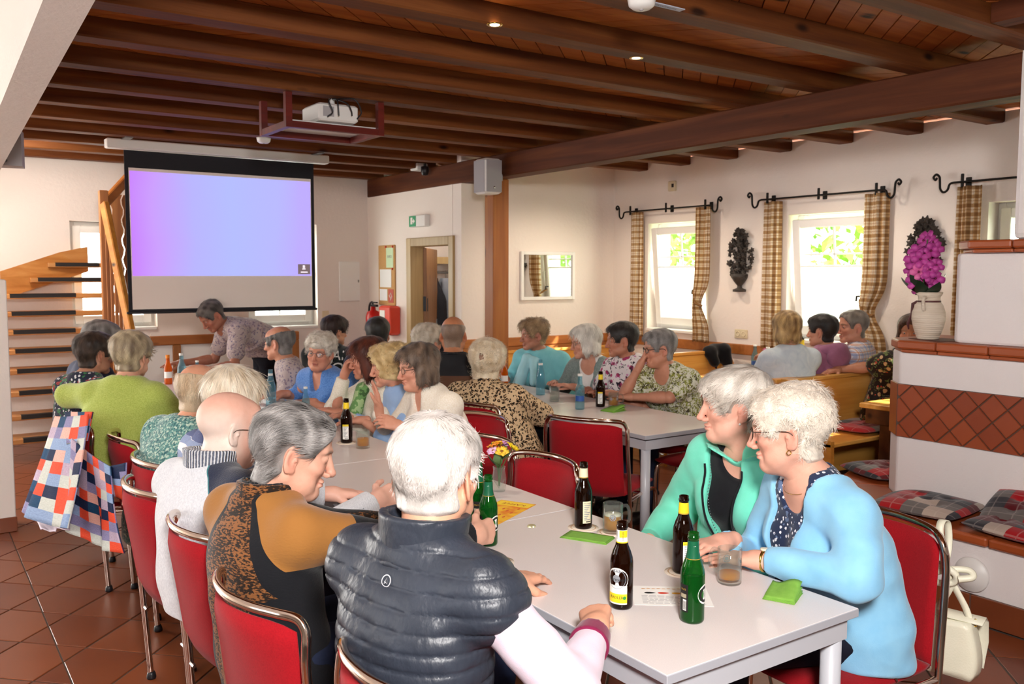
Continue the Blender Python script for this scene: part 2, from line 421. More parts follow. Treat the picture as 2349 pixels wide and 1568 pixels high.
# ---- windows of the alcove, tilted inwards
def window(n, x, ya, yb, z0, z1, axis='x', tilt=5.0, blind=.55, bars=True, deep=.16):
    w, h = yb-ya, z1-z0
    root = empty('window_%d' % n, kind='structure')
    if axis == 'x': root.location = (x+deep, (ya+yb)/2, z0); root.rotation_euler = (0, 0, R(90))
    else: root.location = ((ya+yb)/2, x+deep, z0); root.rotation_euler = (0, 0, R(180))
    # local: x across, y towards the room, z up
    f = MB(); t = .055
    for sx in (-1, 1): f.b2((sx*w/2-(t if sx > 0 else 0), -.05, 0), (sx*w/2+(t if sx < 0 else 0), .02, h), bev=.006)
    f.b2((-w/2+t, -.05, h-t), (w/2-t, .02, h), bev=.006).b2((-w/2+t, -.05, 0), (w/2-t, .02, t), bev=.006)
    f.build('frame', white_paint, root)
    sill = MB().b2((-w/2+.01, .02, -.03), (w/2-.01, deep+.03, 0.004), bev=.006).build('sill', white_paint, root)
    sw, sh = w-.07, h-.08
    sash = MB()
    for sx in (-1, 1): sash.b2((sx*sw/2-(.075 if sx > 0 else 0), -.03, 0), (sx*sw/2+(.075 if sx < 0 else 0), .03, sh), bev=.008)
    sash.b2((-sw/2+.075, -.03, sh-.075), (sw/2-.075, .03, sh), bev=.008).b2((-sw/2+.075, -.03, 0), (sw/2-.075, .03, .085), bev=.008)
    so = sash.build('sash', white_paint, root); so.location = (0, .03, .04); so.rotation_euler = (R(-tilt), 0, 0)
    gw, gh = sw-.15, sh-.16
    MB().b2((-gw/2, -.006, .085), (gw/2, -.002, .085+gh)).build('glass_pane', glass_pane, so)
    if bars:
        MB().b2((-.008, -.014, .085+gh*blind), (.008, .002, .085+gh)).build('glazing_bar', white_paint, so)
        MB().b2((-gw/2, -.014, .085+gh*.72), (gw/2, .002, .085+gh*.72+.014)).build('glazing_bar', white_paint, so)
    if blind:
        V = []; F = []; k = 26
        for i in range(k+1):
            z = .085+gh*blind*i/k; y = .008+(.010 if i % 2 else 0); V += [(-gw/2, y, z), (gw/2, y, z)]
        for i in range(k): F.append((2*i, 2*i+1, 2*i+3, 2*i+2))
        MB().add(V, F).build('pleated_blind', blind_m, so)
        MB().b2((-gw/2, .004, .085+gh*blind), (gw/2, .024, .085+gh*blind+.016), bev=.003).build('blind_rail', white_paint, so)
    MB().tube([(-sw/2+.02, .03, sh*.55), (-sw/2+.02, .06, sh*.55), (-sw/2+.02, .062, sh*.55-.1)], .009, 8).build('handle', white_paint, so)
    return root
for i, (a, b) in enumerate(WIN): window(i+1, XW, a, b, 1.04, 2.13, blind=.6, tilt=5.5 if i < 2 else 0)
window(4, YE, 1.36, 2.14, 1.06, 2.11, axis='y', tilt=0, blind=0, bars=False)
window(5, YE, 3.08, 3.87, 1.02, 2.15, axis='y', tilt=0, blind=0, bars=True)
for (loc, d, sx, sy) in [((XW+.3, (a+b)/2, 1.6), (-1, 0, 0), b-a, 1.05) for a, b in WIN]+[((1.75, YE+.28, 1.6), (0, -1, 0), .78, 1.05), ((3.48, YE+.28, 1.6), (0, -1, 0), .78, 1.1)]:
    o = light('portal', 'AREA', loc, Vector(loc)+Vector(d), 1, (1, 1, 1), shape='RECTANGLE', size=sx, size_y=sy); o.data.cycles.is_portal = True

# ---- trims
o = struct(MB().b2((XB+.02, YB-.03, .87), (XW, YB, .96), bev=.006).b2((XB+.02, YB-.02, .45), (XW, YB, .87)), 'trim_1', w_rail)
tr = struct(MB().b2((XW-.03, 3.45, .86), (XW, YB-.03, .955), bev=.006), 'trim_2', w_rail)
b = struct(MB().b2((4.04, .0, .045), (4.06, 2.58, .13)), 'baseboard_stove', grout_d)
y = 0.0
while y < 2.5:
    o = MB().box((0, 0, 0), (.014, .294, .128), bev=.003).build('tile', t_floor, b); o.location = (4.043, y+.15, .068); y += .30
b = struct(MB().b2((.2, 6.236, 0), (.531, 6.24, .09)), 'baseboard_pier', grout_d)
for k in range(2):
    o = MB().box((0, 0, 0), (.16, .014, .092), bev=.003).build('tile', t_floor, b); o.location = (.455-k*.165, 6.232, .047)
# door frame and open leaf
d = empty('door_1', (XB, 8.03, 0), kind='structure')
MB().b2((-.02, .39, 0), (.16, .49, 1.98), bev=.006).build('jamb', w_frame, d); MB().b2((-.02, -.49, 0), (.16, -.4, 1.98), bev=.006).build('jamb', w_frame, d)
MB().b2((-.02, -.4, 1.89), (.16, .39, 1.98), bev=.006).build('head_jamb', w_frame, d)
lf = MB().b2((0, -.04, .01), (.78, 0, 1.88), bev=.006).build('door_leaf', w_door, d); lf.location = (.13, .385, 0); lf.rotation_euler = (0, 0, R(52))
MB().tube([(.7, -.05, 1.0), (.7, -.09, 1.0), (.59, -.095, 1.0)], .01, 8).b2((.68, -.048, .9), (.72, -.04, 1.08)).build('door_handle', steel, lf)
MB().b2((-.006, -.03, 1.2), (.006, .0, 1.36)).build('hinge', black_plastic, lf); MB().b2((.01, -.045, 1.2), (.05, -.04, 1.34)).build('latch_plate', black_plastic, lf)
# ------------------------------------------------------------------ tiled stove and its bench
stove = empty('tiled_stove', (4.45, 1.6, 0), label='white plastered tiled stove with a band of diagonal terracotta tiles and wrap-round bench', cat='stove')
sp = mat('stove_plaster', rough=0.85, spec=0.2, build=b_plaster('#e9e3e2'))
L = lambda x, y: (x-4.45, y-1.6)
def prism_at(poly, z0, z1, name, m, bev=None, **kw):
    o = MB().prism([L(*q) for q in poly], z0, z1).build(name, m, stove)
    if bev:
        md = o.modifiers.new('b', 'BEVEL'); md.width = bev; md.segments = 2
    return o
body = [(4.45, -.4), (5.5, -.4), (5.5, 2.86), (4.56, 2.86), (4.45, 2.75)]
prism_at(body, .40, 1.20, 'body', sp, .012)
def ledge(poly, z0, z1, out, nm):
    return prism_at(poly, z0, z1, nm, t_ledge, .012)
# ledges made of shaped tiles laid end to end
def ledge_run(y0, y1, x, z0, z1, chamf):
    y = y1; k = 0
    while y > y0:
        a = max(y0, y-.27)
        if k == 0: P = [(x, a), (x+.6, a), (x+.6, y1+.06), (x+.13, y1+.06), (x, y1-.06)]
        else: P = [(x, a), (x+.6, a), (x+.6, y-.004), (x, y-.004)]
        prism_at(P, z0+.02, z1, 'ledge_tile', t_ledge, .01)
        prism_at([(px+(.018 if px < x+.3 else 0), py-(.015 if (k == 0 and py > y1-.1) else 0)) for px, py in P], z0, z0+.019, 'ledge_tile', t_ledge, .006)
        y = a; k += 1
ledge_run(.2, 2.80, 4.405, 1.195, 1.262, True)
prism_at([(4.47, -.4), (5.3, -.4), (5.3, 2.50), (4.53, 2.50), (4.47, 2.45)], 1.262, 1.722, 'upper_body', sp, .015)
ledge_run(.2, 2.44, 4.41, 1.722, 1.785, True)
prism_at([(4.47, -.4), (5.3, -.4), (5.3, 2.2), (4.47, 2.2)], 1.785, 2.80, 'chimney', sp, .03)
# band of diagonal tiles
zc, hd = .88, .0715
MB().prism([L(4.437, .2), L(4.452, .2), L(4.452, 2.75), L(4.437, 2.75)], zc-2*hd, zc+2*hd).build('tile_bed', grout_d, stove)
k = 0
for i in range(0, 32):
    yc = 2.733-i*hd
    for j in (-2, -1, 0, 1, 2):
        if (i+j) % 2: continue
        g = .004; c_ = (yc, zc+j*hd)
        P = [(yc+hd-g, c_[1]), (yc, c_[1]+hd-g), (yc-hd+g, c_[1]), (yc, c_[1]-hd+g)]
        P = clip(clip(clip(P, 0, 1, zc-2*hd+.001), 0, -1, -(zc+2*hd-.001)), -1, 0, -2.742)
        if len(P) < 3 or area(P) < 3e-4 or yc < .6: continue
        my = sum(q[0] for q in P)/len(P); mz = sum(q[1] for q in P)/len(P)
        n = len(P); ins = [((a-my)*.94, (b-mz)*.94) for a, b in P]; ou = [(a-my, b-mz) for a, b in P]
        V = [(.012, a, b) for a, b in ou]+[(.003, a, b) for a, b in ou]+[(0, a, b) for a, b in ins]
        F = [tuple(reversed(range(2*n, 3*n)))]+[f for q in range(n) for f in ((q, n+q, n+(q+1) % n, (q+1) % n), (n+q, 2*n+q, 2*n+(q+1) % n, n+(q+1) % n))]
        o = MB().add(V, F).build('tile', t_stove, stove); o.location = (4.428-4.45, my-1.6, mz)
prism_at([(4.44, 2.752), (4.455, 2.74), (4.565, 2.85), (4.55, 2.864)], zc-2*hd, zc+2*hd, 'corner_tile', t_stove, .004)
# bench
prism_at([(4.06, -.4), (4.5, -.4), (4.5, 2.6), (5.2, 2.6), (5.2, 2.9), (4.35, 2.9), (4.06, 2.62)], 0, .375, 'bench_base', sp, .008)
y = 2.62
while y > 0:
    prism_at([(4.015, y-.296), (4.452, y-.296), (4.452, y), (4.015, y)], .375, .42, 'bench_tile', t_ledge, .012); y -= .3
prism_at([(4.015, 2.624), (4.45, 2.624), (4.45, 2.755), (4.56, 2.865), (4.4, 3.1), (4.2, 2.98)], .375, .42, 'bench_tile', t_ledge, .012)
prism_at([(4.565, 2.868), (5.2, 2.868), (5.2, 3.2), (4.75, 3.24), (4.405, 3.104)], .375, .42, 'bench_tile', t_ledge, .012)
o = MB().lathe([(0, .0), (.04, .0), (.078, .006), (.082, .016), (.078, .026), (.0, .03)], n=40, M=Matrix.Rotation(R(-90), 3, 'Y')).build('vent_cover', white_plastic, stove)
o.location = (4.058-4.45, 2.10-1.6, .225)

# plaid seat cushions
def b_plaid(nt):
    uv = coords(nt, src='UV')
    v = nd(nt, 'TexWhiteNoise', Vector=nd(nt, 'VectorMath', _p={'operation': 'FLOOR'}, i0=nd(nt, 'Mapping', Vector=uv, Scale=(3.8, 3.8, 1))), _p={'noise_dimensions': '2D'})
    c = ramp(nt, v, [(0, '#a5121a'), (.24, '#5b1118'), (.46, '#2c2b32'), (.66, '#68625f'), (.84, '#b3a396'), (.91, '#8e2328')], 'CONSTANT')
    wv = nd(nt, 'TexNoise', Vector=nd(nt, 'Mapping', Vector=uv, Scale=(90, 90, 1)), Scale=4.0)
    sx = nd(nt, 'SeparateXYZ', _out=None, Vector=nd(nt, 'Mapping', Vector=uv, Scale=(3.8, 3.8, 1)))
    ln = None
    for ch in (0, 1):
        fr = math_(nt, 'FRACT', sx.outputs[ch])
        l = math_(nt, 'MULTIPLY', math_(nt, 'GREATER_THAN', fr, .44), math_(nt, 'LESS_THAN', fr, .5))
        ln = l if ln is None else math_(nt, 'MAXIMUM', ln, l)
    c = mix(nt, math_(nt, 'MULTIPLY', ln, .18), c, '#d8ccc4')
    return {'Base Color': mix(nt, .12, c, wv, 'OVERLAY'), 'height': wv, 'hstr': (.3, .002)}
plaid_m = mat('plaid_cotton', rough=.9, spec=.1, build=b_plaid, Sheen_Weight=.2)
def cushion(name, loc, rz, label, sx=.4, sy=.4, th=.075, seed=0, tiltx=0.0, taty=0.0):
    n = 26; V = []; F = []; UV = []
    rng = random.Random(seed)
    for side in (1, -1):
        for j in range(n+1):
            for i in range(n+1):
                u, v = i/n*2-1, j/n*2-1
                # rounded square
                x = u*(1-.06*v*v); y = v*(1-.06*u*u)
                e = max(0, (1-abs(u)**3.2)*(1-abs(v)**3.2))**.5
                h = th*.5*e
                for (tx, ty) in ((-.33, -.33), (.33, -.33), (-.33, .33), (.33, .33), (0, 0)):
                    h -= th*.27*math.exp(-((u-tx)**2+(v-ty)**2)/.018)*e
                h += .004*math.sin(5*u+seed)*math.cos(4*v+seed*2)*e
                V.append((x*sx/2, y*sy/2, side*h if side > 0 else -th*.5*e*.8)); UV.append((i/n+seed*1.37, j/n+seed*.71))
    m1 = (n+1)*(n+1)
    for j in range(n):
        for i in range(n):
            a = j*(n+1)+i; F.append((a, a+1, a+n+2, a+n+1)); F.append((m1+a, m1+a+n+1, m1+a+n+2, m1+a+1))
    me = npmesh(name, V, F); me.materials.append(plaid_m)
    uvl = me.uv_layers.new(name='UVMap'); idx = np.zeros(len(me.loops), np.int32); me.loops.foreach_get('vertex_index', idx)
    uvl.data.foreach_set('uv', np.array(UV, np.float32)[idx].ravel())
    o = link(bpy.data.objects.new(name, me)); o.location = loc; o.rotation_euler = (tiltx, taty, rz)
    return tag(o, label, 'cushion', 'plaid seat cushions')
cushion('seat_cushion', (4.24, 2.44, .452), R(6), 'red and grey plaid cushion on the stove bench beside the tiled corner', seed=1, sx=.42, sy=.44)
cushion('seat_cushion', (4.22, 1.95, .452), R(-8), 'red and grey plaid cushion on the stove bench above the round vent cover', seed=2, sx=.42, sy=.42)
cushion('seat_cushion', (4.33, 1.98, .50), R(10), 'plaid cushion leaning half on another at the plastered stove wall', seed=3, sx=.36, sy=.4, taty=R(-18))
cushion('seat_cushion', (4.78, 3.02, .452), R(-20), 'plaid cushion on the stove bench just round the tiled corner', seed=4)
cushion('seat_cushion', (5.72, 3.82, .513), 0, 'sunlit plaid cushion on the pine bench seat', seed=5, sx=.5, th=.06)
cushion('seat_cushion', (6.18, 3.84, .513), R(6), 'plaid cushion on the pine bench seat, under the small pine table with sunglasses', seed=6, sx=.36, th=.06)

# ------------------------------------------------------------------ vase with orchids on the ledge
vc = mat('vase_clay', rough=.7, build=lambda nt: {'Base Color': mix(nt, nd(nt, 'TexNoise', Vector=coords(nt, (3, 3, 30)), Scale=1.5, Detail=3.0), '#b9a48a', '#efe6d6'), 'height': nd(nt, 'TexWave', Vector=coords(nt, (1, 1, 1)), _p={'bands_direction': 'Z'}, Scale=28.0, Distortion=1.5, Detail=1.0), 'hstr': (.35, .004)})
vase = empty('vase', (4.56, 2.66, 1.264), label='cream ribbed clay vase with a dark ribbon on the stove ledge', cat='vase')
MB().lathe([(0, 0), (.052, 0), (.056, .01), (.074, .06), (.085, .11), (.083, .145), (.07, .185), (.056, .205), (.055, .23), (.066, .248), (.067, .255), (.06, .254), (.048, .23), (.048, .2), (.06, .16), (0, .15)], n=36).build('pot', vc, vase)
MB().tube(smooth_path([(-.055, -.012, .225), (-.085, -.02, .225), (-.09, -.02, .2), (-.08, -.018, .165), (-.068, -.014, .155)]), .009, 10).build('handle', vc, vase)
MB().lathe([(.0565, .198), (.059, .2), (.059, .208), (.0565, .21)], n=36).tube([(-.02, .055, .205), (-.03, .075, .19), (-.022, .085, .13), (-.03, .1, .08), (-.02, .1, .05)], [.006, .009, .007, .008, .004], 6).build('ribbon', mat('ribbon', '#4a1a1c', rough=.5), vase)
MB().prism([(-.12, -.1), (.1, -.13), (.16, .05), (-.02, .14)], 0, .003).build('doily', mat('doily', '#5d3326', rough=.9)).location = (4.56, 2.62, 1.2625)
tag(bpy.data.objects['doily'], 'brown cloth mat under the clay vase on the stove ledge', 'mat')
orch = empty('orchid', (4.56, 2.685, 1.42), label='magenta artificial orchid spray standing in the clay vase', cat='flower')
pet = mat('orchid_petal', rough=.55, build=lambda nt: mix(nt, nd(nt, 'ObjectInfo', _out='Random') if False else nd(nt, 'TexNoise', Vector=coords(nt), Scale=30.0), '#98267e', '#d452aa'))
pet2 = mat('orchid_petal_pink', rough=.55, build=lambda nt: mix(nt, nd(nt, 'TexNoise', Vector=coords(nt), Scale=30.0), '#d0489c', '#ee82b4'))
leafm = mat('dark_leaf', '#10301d', rough=.4); stem_m = mat('stem_green', '#3d5a24', rough=.6)
def petal_fan(mb, c, nrm, r, rng):
    nrm = Vector(nrm).normalized(); u = nrm.orthogonal().normalized(); v = nrm.cross(u); a0 = rng.uniform(0, 6.28)
    for k in range(5):
        a = a0+k*2*math.pi/5+rng.uniform(-.15, .15); d = u*math.cos(a)+v*math.sin(a); s = nrm.cross(d)
        rr = r*rng.uniform(.85, 1.1); ww = rr*.52; c_ = Vector(c)
        P = [c_, c_+d*rr*.45+s*ww*.8+nrm*.004, c_+d*rr*.9+s*ww*.55+nrm*.012, c_+d*rr+nrm*.008, c_+d*rr*.9-s*ww*.55+nrm*.012, c_+d*rr*.45-s*ww*.8+nrm*.004, c_+d*rr*.55+nrm*.012]
        Q = [q-nrm*.0025 for q in P]
        b = P+Q; F = [(0, 1, 6), (1, 2, 6), (2, 3, 6), (3, 4, 6), (4, 5, 6), (5, 0, 6)]
        F += [tuple(7+i for i in reversed(f)) for f in F]+[(0, 7, 8, 1), (1, 8, 9, 2), (2, 9, 10, 3), (3, 10, 11, 4), (4, 11, 12, 5), (5, 12, 7, 0)]
        mb.add(b, F, True)
rng = random.Random(3)
tow = Vector((-.8, -.55, .1))
for k in range(24):
    t = k/23; z = .185+t*.26; sp_ = .066*math.sin(math.pi*min(1, t*.85+.15))+.01
    a = rng.uniform(0, 6.28); c = Vector((math.cos(a)*sp_, math.sin(a)*sp_, z-.06))
    mb = MB(); n_ = (tow+Vector((math.cos(a), math.sin(a), rng.uniform(-.2, .3)))*.7)
    petal_fan(mb, (0, 0, 0), n_, rng.uniform(.040, .052), rng)
    o = mb.build('blossom', pet2 if rng.random() < .3 else pet, orch); o.location = c
    MB().lathe([(0, -.004), (.007, 0), (.004, .008), (0, .01)], n=8, M=Matrix.Identity(3)).build('lip', mat('orchid_lip', '#6d1440', rough=.6), o).location = n_.normalized()*.006
for q in range(3):
    MB().tube(smooth_path([(.01*q, 0, -.12), (.02*(q-1), .01*q, .1), (.03*(q-1), .02*(q-1), .38)]), .003, 6).build('stem', stem_m, orch)
def leaf_blade(name, L_, W, bend, m, parent, loc, rot):
    V = []; F = []; n = 8
    for i in range(n+1):
        t = i/n; ww = W*math.sin(math.pi*min(1, .12+t*.88))**.8*(1 if t < 1 else 0)+.001
        y = L_*t*math.cos(bend*t); z = L_*math.sin(bend*t)*t*.7-.3*L_*t*t*(bend < 0)
        for sx, dz in ((-1, .12), (0, -.02), (1, .12)): V.append((sx*ww, y, z+dz*ww))
    k = len(V); V += [(x, y, z-.003) for x, y, z in V]
    for i in range(n):
        for j in range(2):
            a = i*3+j; F.append((a, a+1, a+4, a+3)); F.append((k+a, k+a+3, k+a+4, k+a+1))
    o = MB().add(V, F, True).build(name, m, parent); o.location = loc; o.rotation_euler = rot; return o
for rx, rz in ((.3, 1.9), (.9, 3.6), (.5, .3), (.2, 2.6), (1.0, 1.2)):
    leaf_blade('leaf', .17, .036, .5, leafm, orch, (0, 0, .08), (rx*.6, 0, rz))

# ------------------------------------------------------------------ cast iron wall reliefs between the windows
relm = mat('cast_relief', rough=.6, build=lambda nt: mix(nt, nd(nt, 'TexNoise', Vector=coords(nt), Scale=40.0), '#15110f', '#4a423c'))
def relief(y, z, label, seed):
    r = empty('wall_relief', (XW, y, z), label=label, cat='wall ornament', group='iron leaf reliefs on the window wall'); rg = random.Random(seed)
    MB().lathe([(0, -.29), (.06, -.29), (.062, -.27), (.025, -.255), (.02, -.235), (.05, -.2), (.075, -.16), (.08, -.13), (.07, -.125), (0, -.12)], n=16).build('urn', relm, r).location = (-.03, 0, 0)
    mb = MB()
    for k in range(105):
        t = rg.random(); zz = -.17+.45*t; hw = .155*math.sin(math.pi*min(1, max(0, (t*.92+.06))))**.7
        yy = rg.uniform(-hw, hw); s = rg.uniform(.022, .036); a0 = rg.uniform(0, 6.28); P = []
        for q in range(10):
            rr = s if q % 2 == 0 else s*.5; P.append((rr*math.cos(a0+q*.628), rr*math.sin(a0+q*.628)))
        d = -.02-.03*rg.random()-.02*(1-abs(yy)/.16)
        V = [(d, yy+a, zz+b) for a, b in P]+[(d-.014, yy, zz)]+[(d+.012, yy+a, zz+b) for a, b in P]
        F = [(q, 10, (q+1) % 10) for q in range(10)]+[(q, (q+1) % 10, 11+(q+1) % 10, 11+q) for q in range(10)]
        mb.add(V, F)
    o = mb.build('leaf_cluster', relm, r); o['kind'] = 'stuff'
    MB().b2((-.012, -.05, -.12), (0, .05, .25)).build('back_plate', relm, r)
relief(5.61, 1.735, 'dark iron leaf relief of an urn hanging between the two tilted windows', 1)
relief(3.80, 1.745, 'dark iron leaf relief on the wall behind the magenta orchid', 2)

# ------------------------------------------------------------------ curtain rods and curtains
def b_check(nt):
    uv = coords(nt, src='UV'); s = nd(nt, 'SeparateXYZ', _out=None, Vector=uv)
    out = None
    for ch, k in ((0, 4.6), (1, 14.0)):
        f = math_(nt, 'FRACT', math_(nt, 'MULTIPLY', s.outputs[ch], k))
        a = math_(nt, 'LESS_THAN', f, .42); l = math_(nt, 'MULTIPLY', math_(nt, 'GREATER_THAN', f, .66), math_(nt, 'LESS_THAN', f, .74))
        q = math_(nt, 'ADD', math_(nt, 'MULTIPLY', a, .42), math_(nt, 'MULTIPLY', l, .35)); out = q if out is None else math_(nt, 'ADD', out, q)
    n = nd(nt, 'TexNoise', Vector=uv, Scale=220.0)
    return {'Base Color': mix(nt, .1, ramp(nt, out, [(0, '#f4ead6'), (.42, '#cfac7e'), (.9, '#9c7248')]), n, 'OVERLAY')}
def m_curtain():
    m = mat('checked_curtain', rough=.9, spec=.1, build=b_check); nt = m.node_tree; b = nt.nodes['Principled BSDF']
    t = nt.nodes.new('ShaderNodeBsdfTranslucent'); src = b.inputs['Base Color'].links[0].from_socket; nt.links.new(src, t.inputs[0])
    mx = nd(nt, 'MixShader', _out=0, i0=.35, i1=b.outputs[0], i2=t.outputs[0]); nt.links.new(mx, nt.nodes['Material Output'].inputs[0]); return m
curt_m = m_curtain()
def curtain(y, w, z0, z1, tie, side, label, seed):
    """side +1: the window lies towards +Y, so the tie-back pulls towards -Y"""
    rg = random.Random(seed); nu, nv = 40, 44; V = []; F = []; UV = []; ph = rg.uniform(0, 6)
    for j in range(nv+1):
        t = j/nv; z = z1+(z0-z1)*t
        pinch = 1.0; shift = 0.0
        if tie is not None:
            dz = z-tie
            pinch = 1-.45*math.exp(-(dz/.13)**2) + (.08 if dz < 0 else 0)*(1-math.exp(-(dz/.2)**2)); shift = -side*.06*math.exp(-(dz/.16)**2)
        else: pinch = .95+.1*t
        for i in range(nu+1):
            u = i/nu-.5
            yy = u*w*pinch+shift; xx = -.075+.022*math.sin(u*26+ph+.5*math.sin(3*t))*(.7+.3*t)-.02*math.sin(u*9+ph*2)
            V.append((xx, yy, z-.004*math.cos(u*26+ph)*(j == nv))); UV.append((i/nu*1.0, t*1.45+0))
    for j in range(nv):
        for i in range(nu): a = j*(nu+1)+i; F.append((a, a+1, a+nu+2, a+nu+1))
    me = npmesh('curtain', V, F); me.materials.append(curt_m)
    uvl = me.uv_layers.new(name='UVMap'); idx = np.zeros(len(me.loops), np.int32); me.loops.foreach_get('vertex_index', idx)
    uvl.data.foreach_set('uv', np.array(UV, np.float32)[idx].ravel())
    o = link(bpy.data.objects.new('curtain', me)); o.location = (XW, y, 0)
    md = o.modifiers.new('s', 'SOLIDIFY'); md.thickness = .003
    tag(o, label, 'curtain', 'checked curtains at the alcove windows')
    if tie is not None:
        MB().tube(smooth_path([(-.01, -side*.16, tie+.1), (-.05, -side*.13, tie+.07), (-.115, -side*.06, tie+.01), (-.10, side*.02, tie-.02)]), .012, 6).build('tie_back', curt_m, o)
        MB().tube([(0, -side*.17, tie+.13), (-.04, -side*.17, tie+.13), (-.045, -side*.17, tie+.09)], .008, 8).build('tie_hook', iron, o)
    return o
def rod(y0, y1, z, label):
    r = empty('curtain_rod', (XW, (y0+y1)/2, z), label=label, cat='curtain rod', group='wrought iron curtain rods')
    h = (y1-y0)/2-.14; mb = MB().tube([(-.1, -h, 0), (-.1, h, 0)], .008, 10); mb.build('rod', iron, r)
    for s in (-1, 1):
        pts = [(-.1, s*h, 0), (-.1, s*(h+.03), -.01), (-.1, s*(h+.045), -.05), (-.1, s*(h+.075), -.065), (-.1, s*(h+.1), -.04), (-.1, s*(h+.105), .01), (-.1, s*(h+.11), .05), (-.1, s*(h+.135), .07), (-.1, s*(h+.155), .05), (-.1, s*(h+.14), .03), (-.1, s*(h+.128), .045)]
        MB().tube(smooth_path(pts), .0085, 8).build('scroll', iron, r)
    for yy in (-h+.06, 0, h-.06):
        MB().b2((-.1, yy-.009, -.035), (-.085, yy+.009, .06), bev=.003).b2((-.1, yy-.006, -.004), (0, yy+.006, .008)).b2((-.012, yy-.02, -.03), (0, yy+.02, .04), bev=.003).build('bracket', iron, r)
rod(5.80, 7.26, 2.26, 'black scrolled iron curtain rod over the window in the alcove corner')
rod(3.99, 5.46, 2.27, 'black scrolled iron curtain rod over the window behind the three bench sitters')
rod(2.2, 3.70, 2.28, 'black scrolled iron curtain rod cut off by the stove chimney')
curtain(6.99, .19, .95, 2.25, None, 1, 'beige checked curtain in the alcove corner, on the far side of its window', 1)
curtain(6.03, .20, .95, 2.25, 1.32, -1, 'tied beige checked curtain on the near side of the corner window', 2)
curtain(5.22, .18, .95, 2.25, None, 1, 'beige checked curtain hanging straight behind the blonde woman', 3)
curtain(4.20, .20, .95, 2.25, 1.30, -1, 'tied beige checked curtain behind the man in the plaid shirt', 4)
curtain(3.45, .19, .95, 2.25, None, 1, 'beige checked curtain above the upper stove ledge', 5)

# small wall fixtures
def wallbox(name, x, y, z, d, label, cat, m, det=True):
    o = MB().b2((-d[0], -d[1]/2, -d[2]/2), (0, d[1]/2, d[2]/2), bev=.005).build(name, m); o.location = (x, y, z); tag(o, label, cat)
    return o
o = wallbox('thermostat', XW, 6.52, 2.49, (.035, .09, .1), 'cream thermostat box high on the window wall', 'thermostat', mat('cream_plastic', '#dccfae', rough=.5))
MB().b2((-.045, -.035, -.015), (-.035, -.015, .02)).build('dial', black_plastic, o)
so = wallbox('wall_socket', XW, 5.6, 1.05, (.012, .15, .085), 'cream double wall socket between the windows', 'socket', MATS['cream_plastic'])
for yy in (-.035, .035):
    MB().lathe([(.026, 0), (.026, .004), (.018, .004), (.017, -.004), (0, -.004)], n=20, M=Matrix.Rotation(R(-90), 3, 'Y')).build('outlet', MATS['cream_plastic'], so).location = (-.012, yy, 0)
# interior window with a mirror-like pane on the alcove wall
iw = empty('mirror', (5.55, YB, 1.585), label='square mirror in a white frame on the alcove back wall', cat='mirror')
f = MB()
f.b2((-.35, -.03, -.25), (-.315, 0, .25), bev=.004).b2((.315, -.03, -.25), (.35, 0, .25), bev=.004).b2((-.315, -.03, .215), (.315, 0, .25), bev=.004).b2((-.315, -.03, -.25), (.315, 0, -.215), bev=.004).build('frame', white_paint, iw)
MB().b2((-.315, -.012, -.215), (.315, -.006, .215)).build('mirror_glass', mat('mirror_glass', '#cfd2cf', rough=.02, metal=1.0), iw)

# ------------------------------------------------------------------ fittings on the door wall and beam
nb_ = empty('notice_board', (XB, 9.0, 1.59), label='cork notice board with paper sheets beside the open door', cat='notice board')
MB().b2((-.015, -.2, -.34), (0, .2, .33), bev=.004).build('board', mat('cork', rough=.9, build=lambda nt: mix(nt, nd(nt, 'TexNoise', Vector=coords(nt), Scale=120.0), '#b98a52', '#d8ad72')), nb_)
paper = mat('paper', '#f0eee8', rough=.8)
for (y0, y1, z0, z1, c) in ((-.17, .0, .08, .3, '#cfe8c0'), (-.12, .16, -.14, .06, '#f0f0ee'), (-.02, .17, -.29, -.16, '#eeeef0')):
    MB().b2((-.018, y0, z0), (-.0155, y1, z1)).build('notice_sheet', mat('sheet'+c, c, rough=.8), nb_)
red = mat('sign_red', '#b8402c', rough=.5); fsg = MB().b2((-.02, -.17, -.31), (-.0155, -.05, -.16)).build('fire_sign', red, nb_)
MB().tube([(-.021, -.11, -.28), (-.021, -.14, -.24), (-.021, -.11, -.2), (-.021, -.08, -.23), (-.021, -.11, -.26)], .005, 6).build('hose_symbol', paper, fsg)
V, F = text_verts('INFO', .045); MB().add([(-.0185, -.085-x, .2+y) for x, y, z in V], F).build('notice_text', black_plastic, nb_)
for (yy, zz) in ((-.17, .31), (.0, .31), (-.16, .065)):
    MB().lathe([(0, 0), (.012, .001), (.011, .01), (0, .012)], n=10, M=Matrix.Rotation(R(-90), 3, 'Y')).build('pin', mat('pin_red', '#d83a2c'), nb_).location = (-.0185, yy, zz)
fe = empty('fire_extinguisher', (XB-.1, 9.17, .73), label='red fire extinguisher hanging beside the notice board', cat='extinguisher')
redp = mat('extinguisher_red', '#c01a16', rough=.3)
MB().lathe([(0, 0), (.075, 0), (.085, .02), (.085, .38), (.07, .44), (.03, .46), (.025, .5), (0, .5)], n=24).build('cylinder_body', redp, fe)
MB().tube(smooth_path([(0, 0, .5), (0, .03, .55), (0, .1, .5), (0, .115, .3), (0, .1, .12)]), .012, 8).build('hose', black_plastic, fe)
MB().b2((-.015, -.1, .5), (.015, .05, .525), bev=.004).b2((-.012, -.1, .54), (.012, .04, .555), bev=.004).build('lever', black_plastic, fe)
fb = empty('defibrillator_box', (XB-.002, 8.83, 1.08), label='orange-red wall box beside the extinguisher', cat='box')
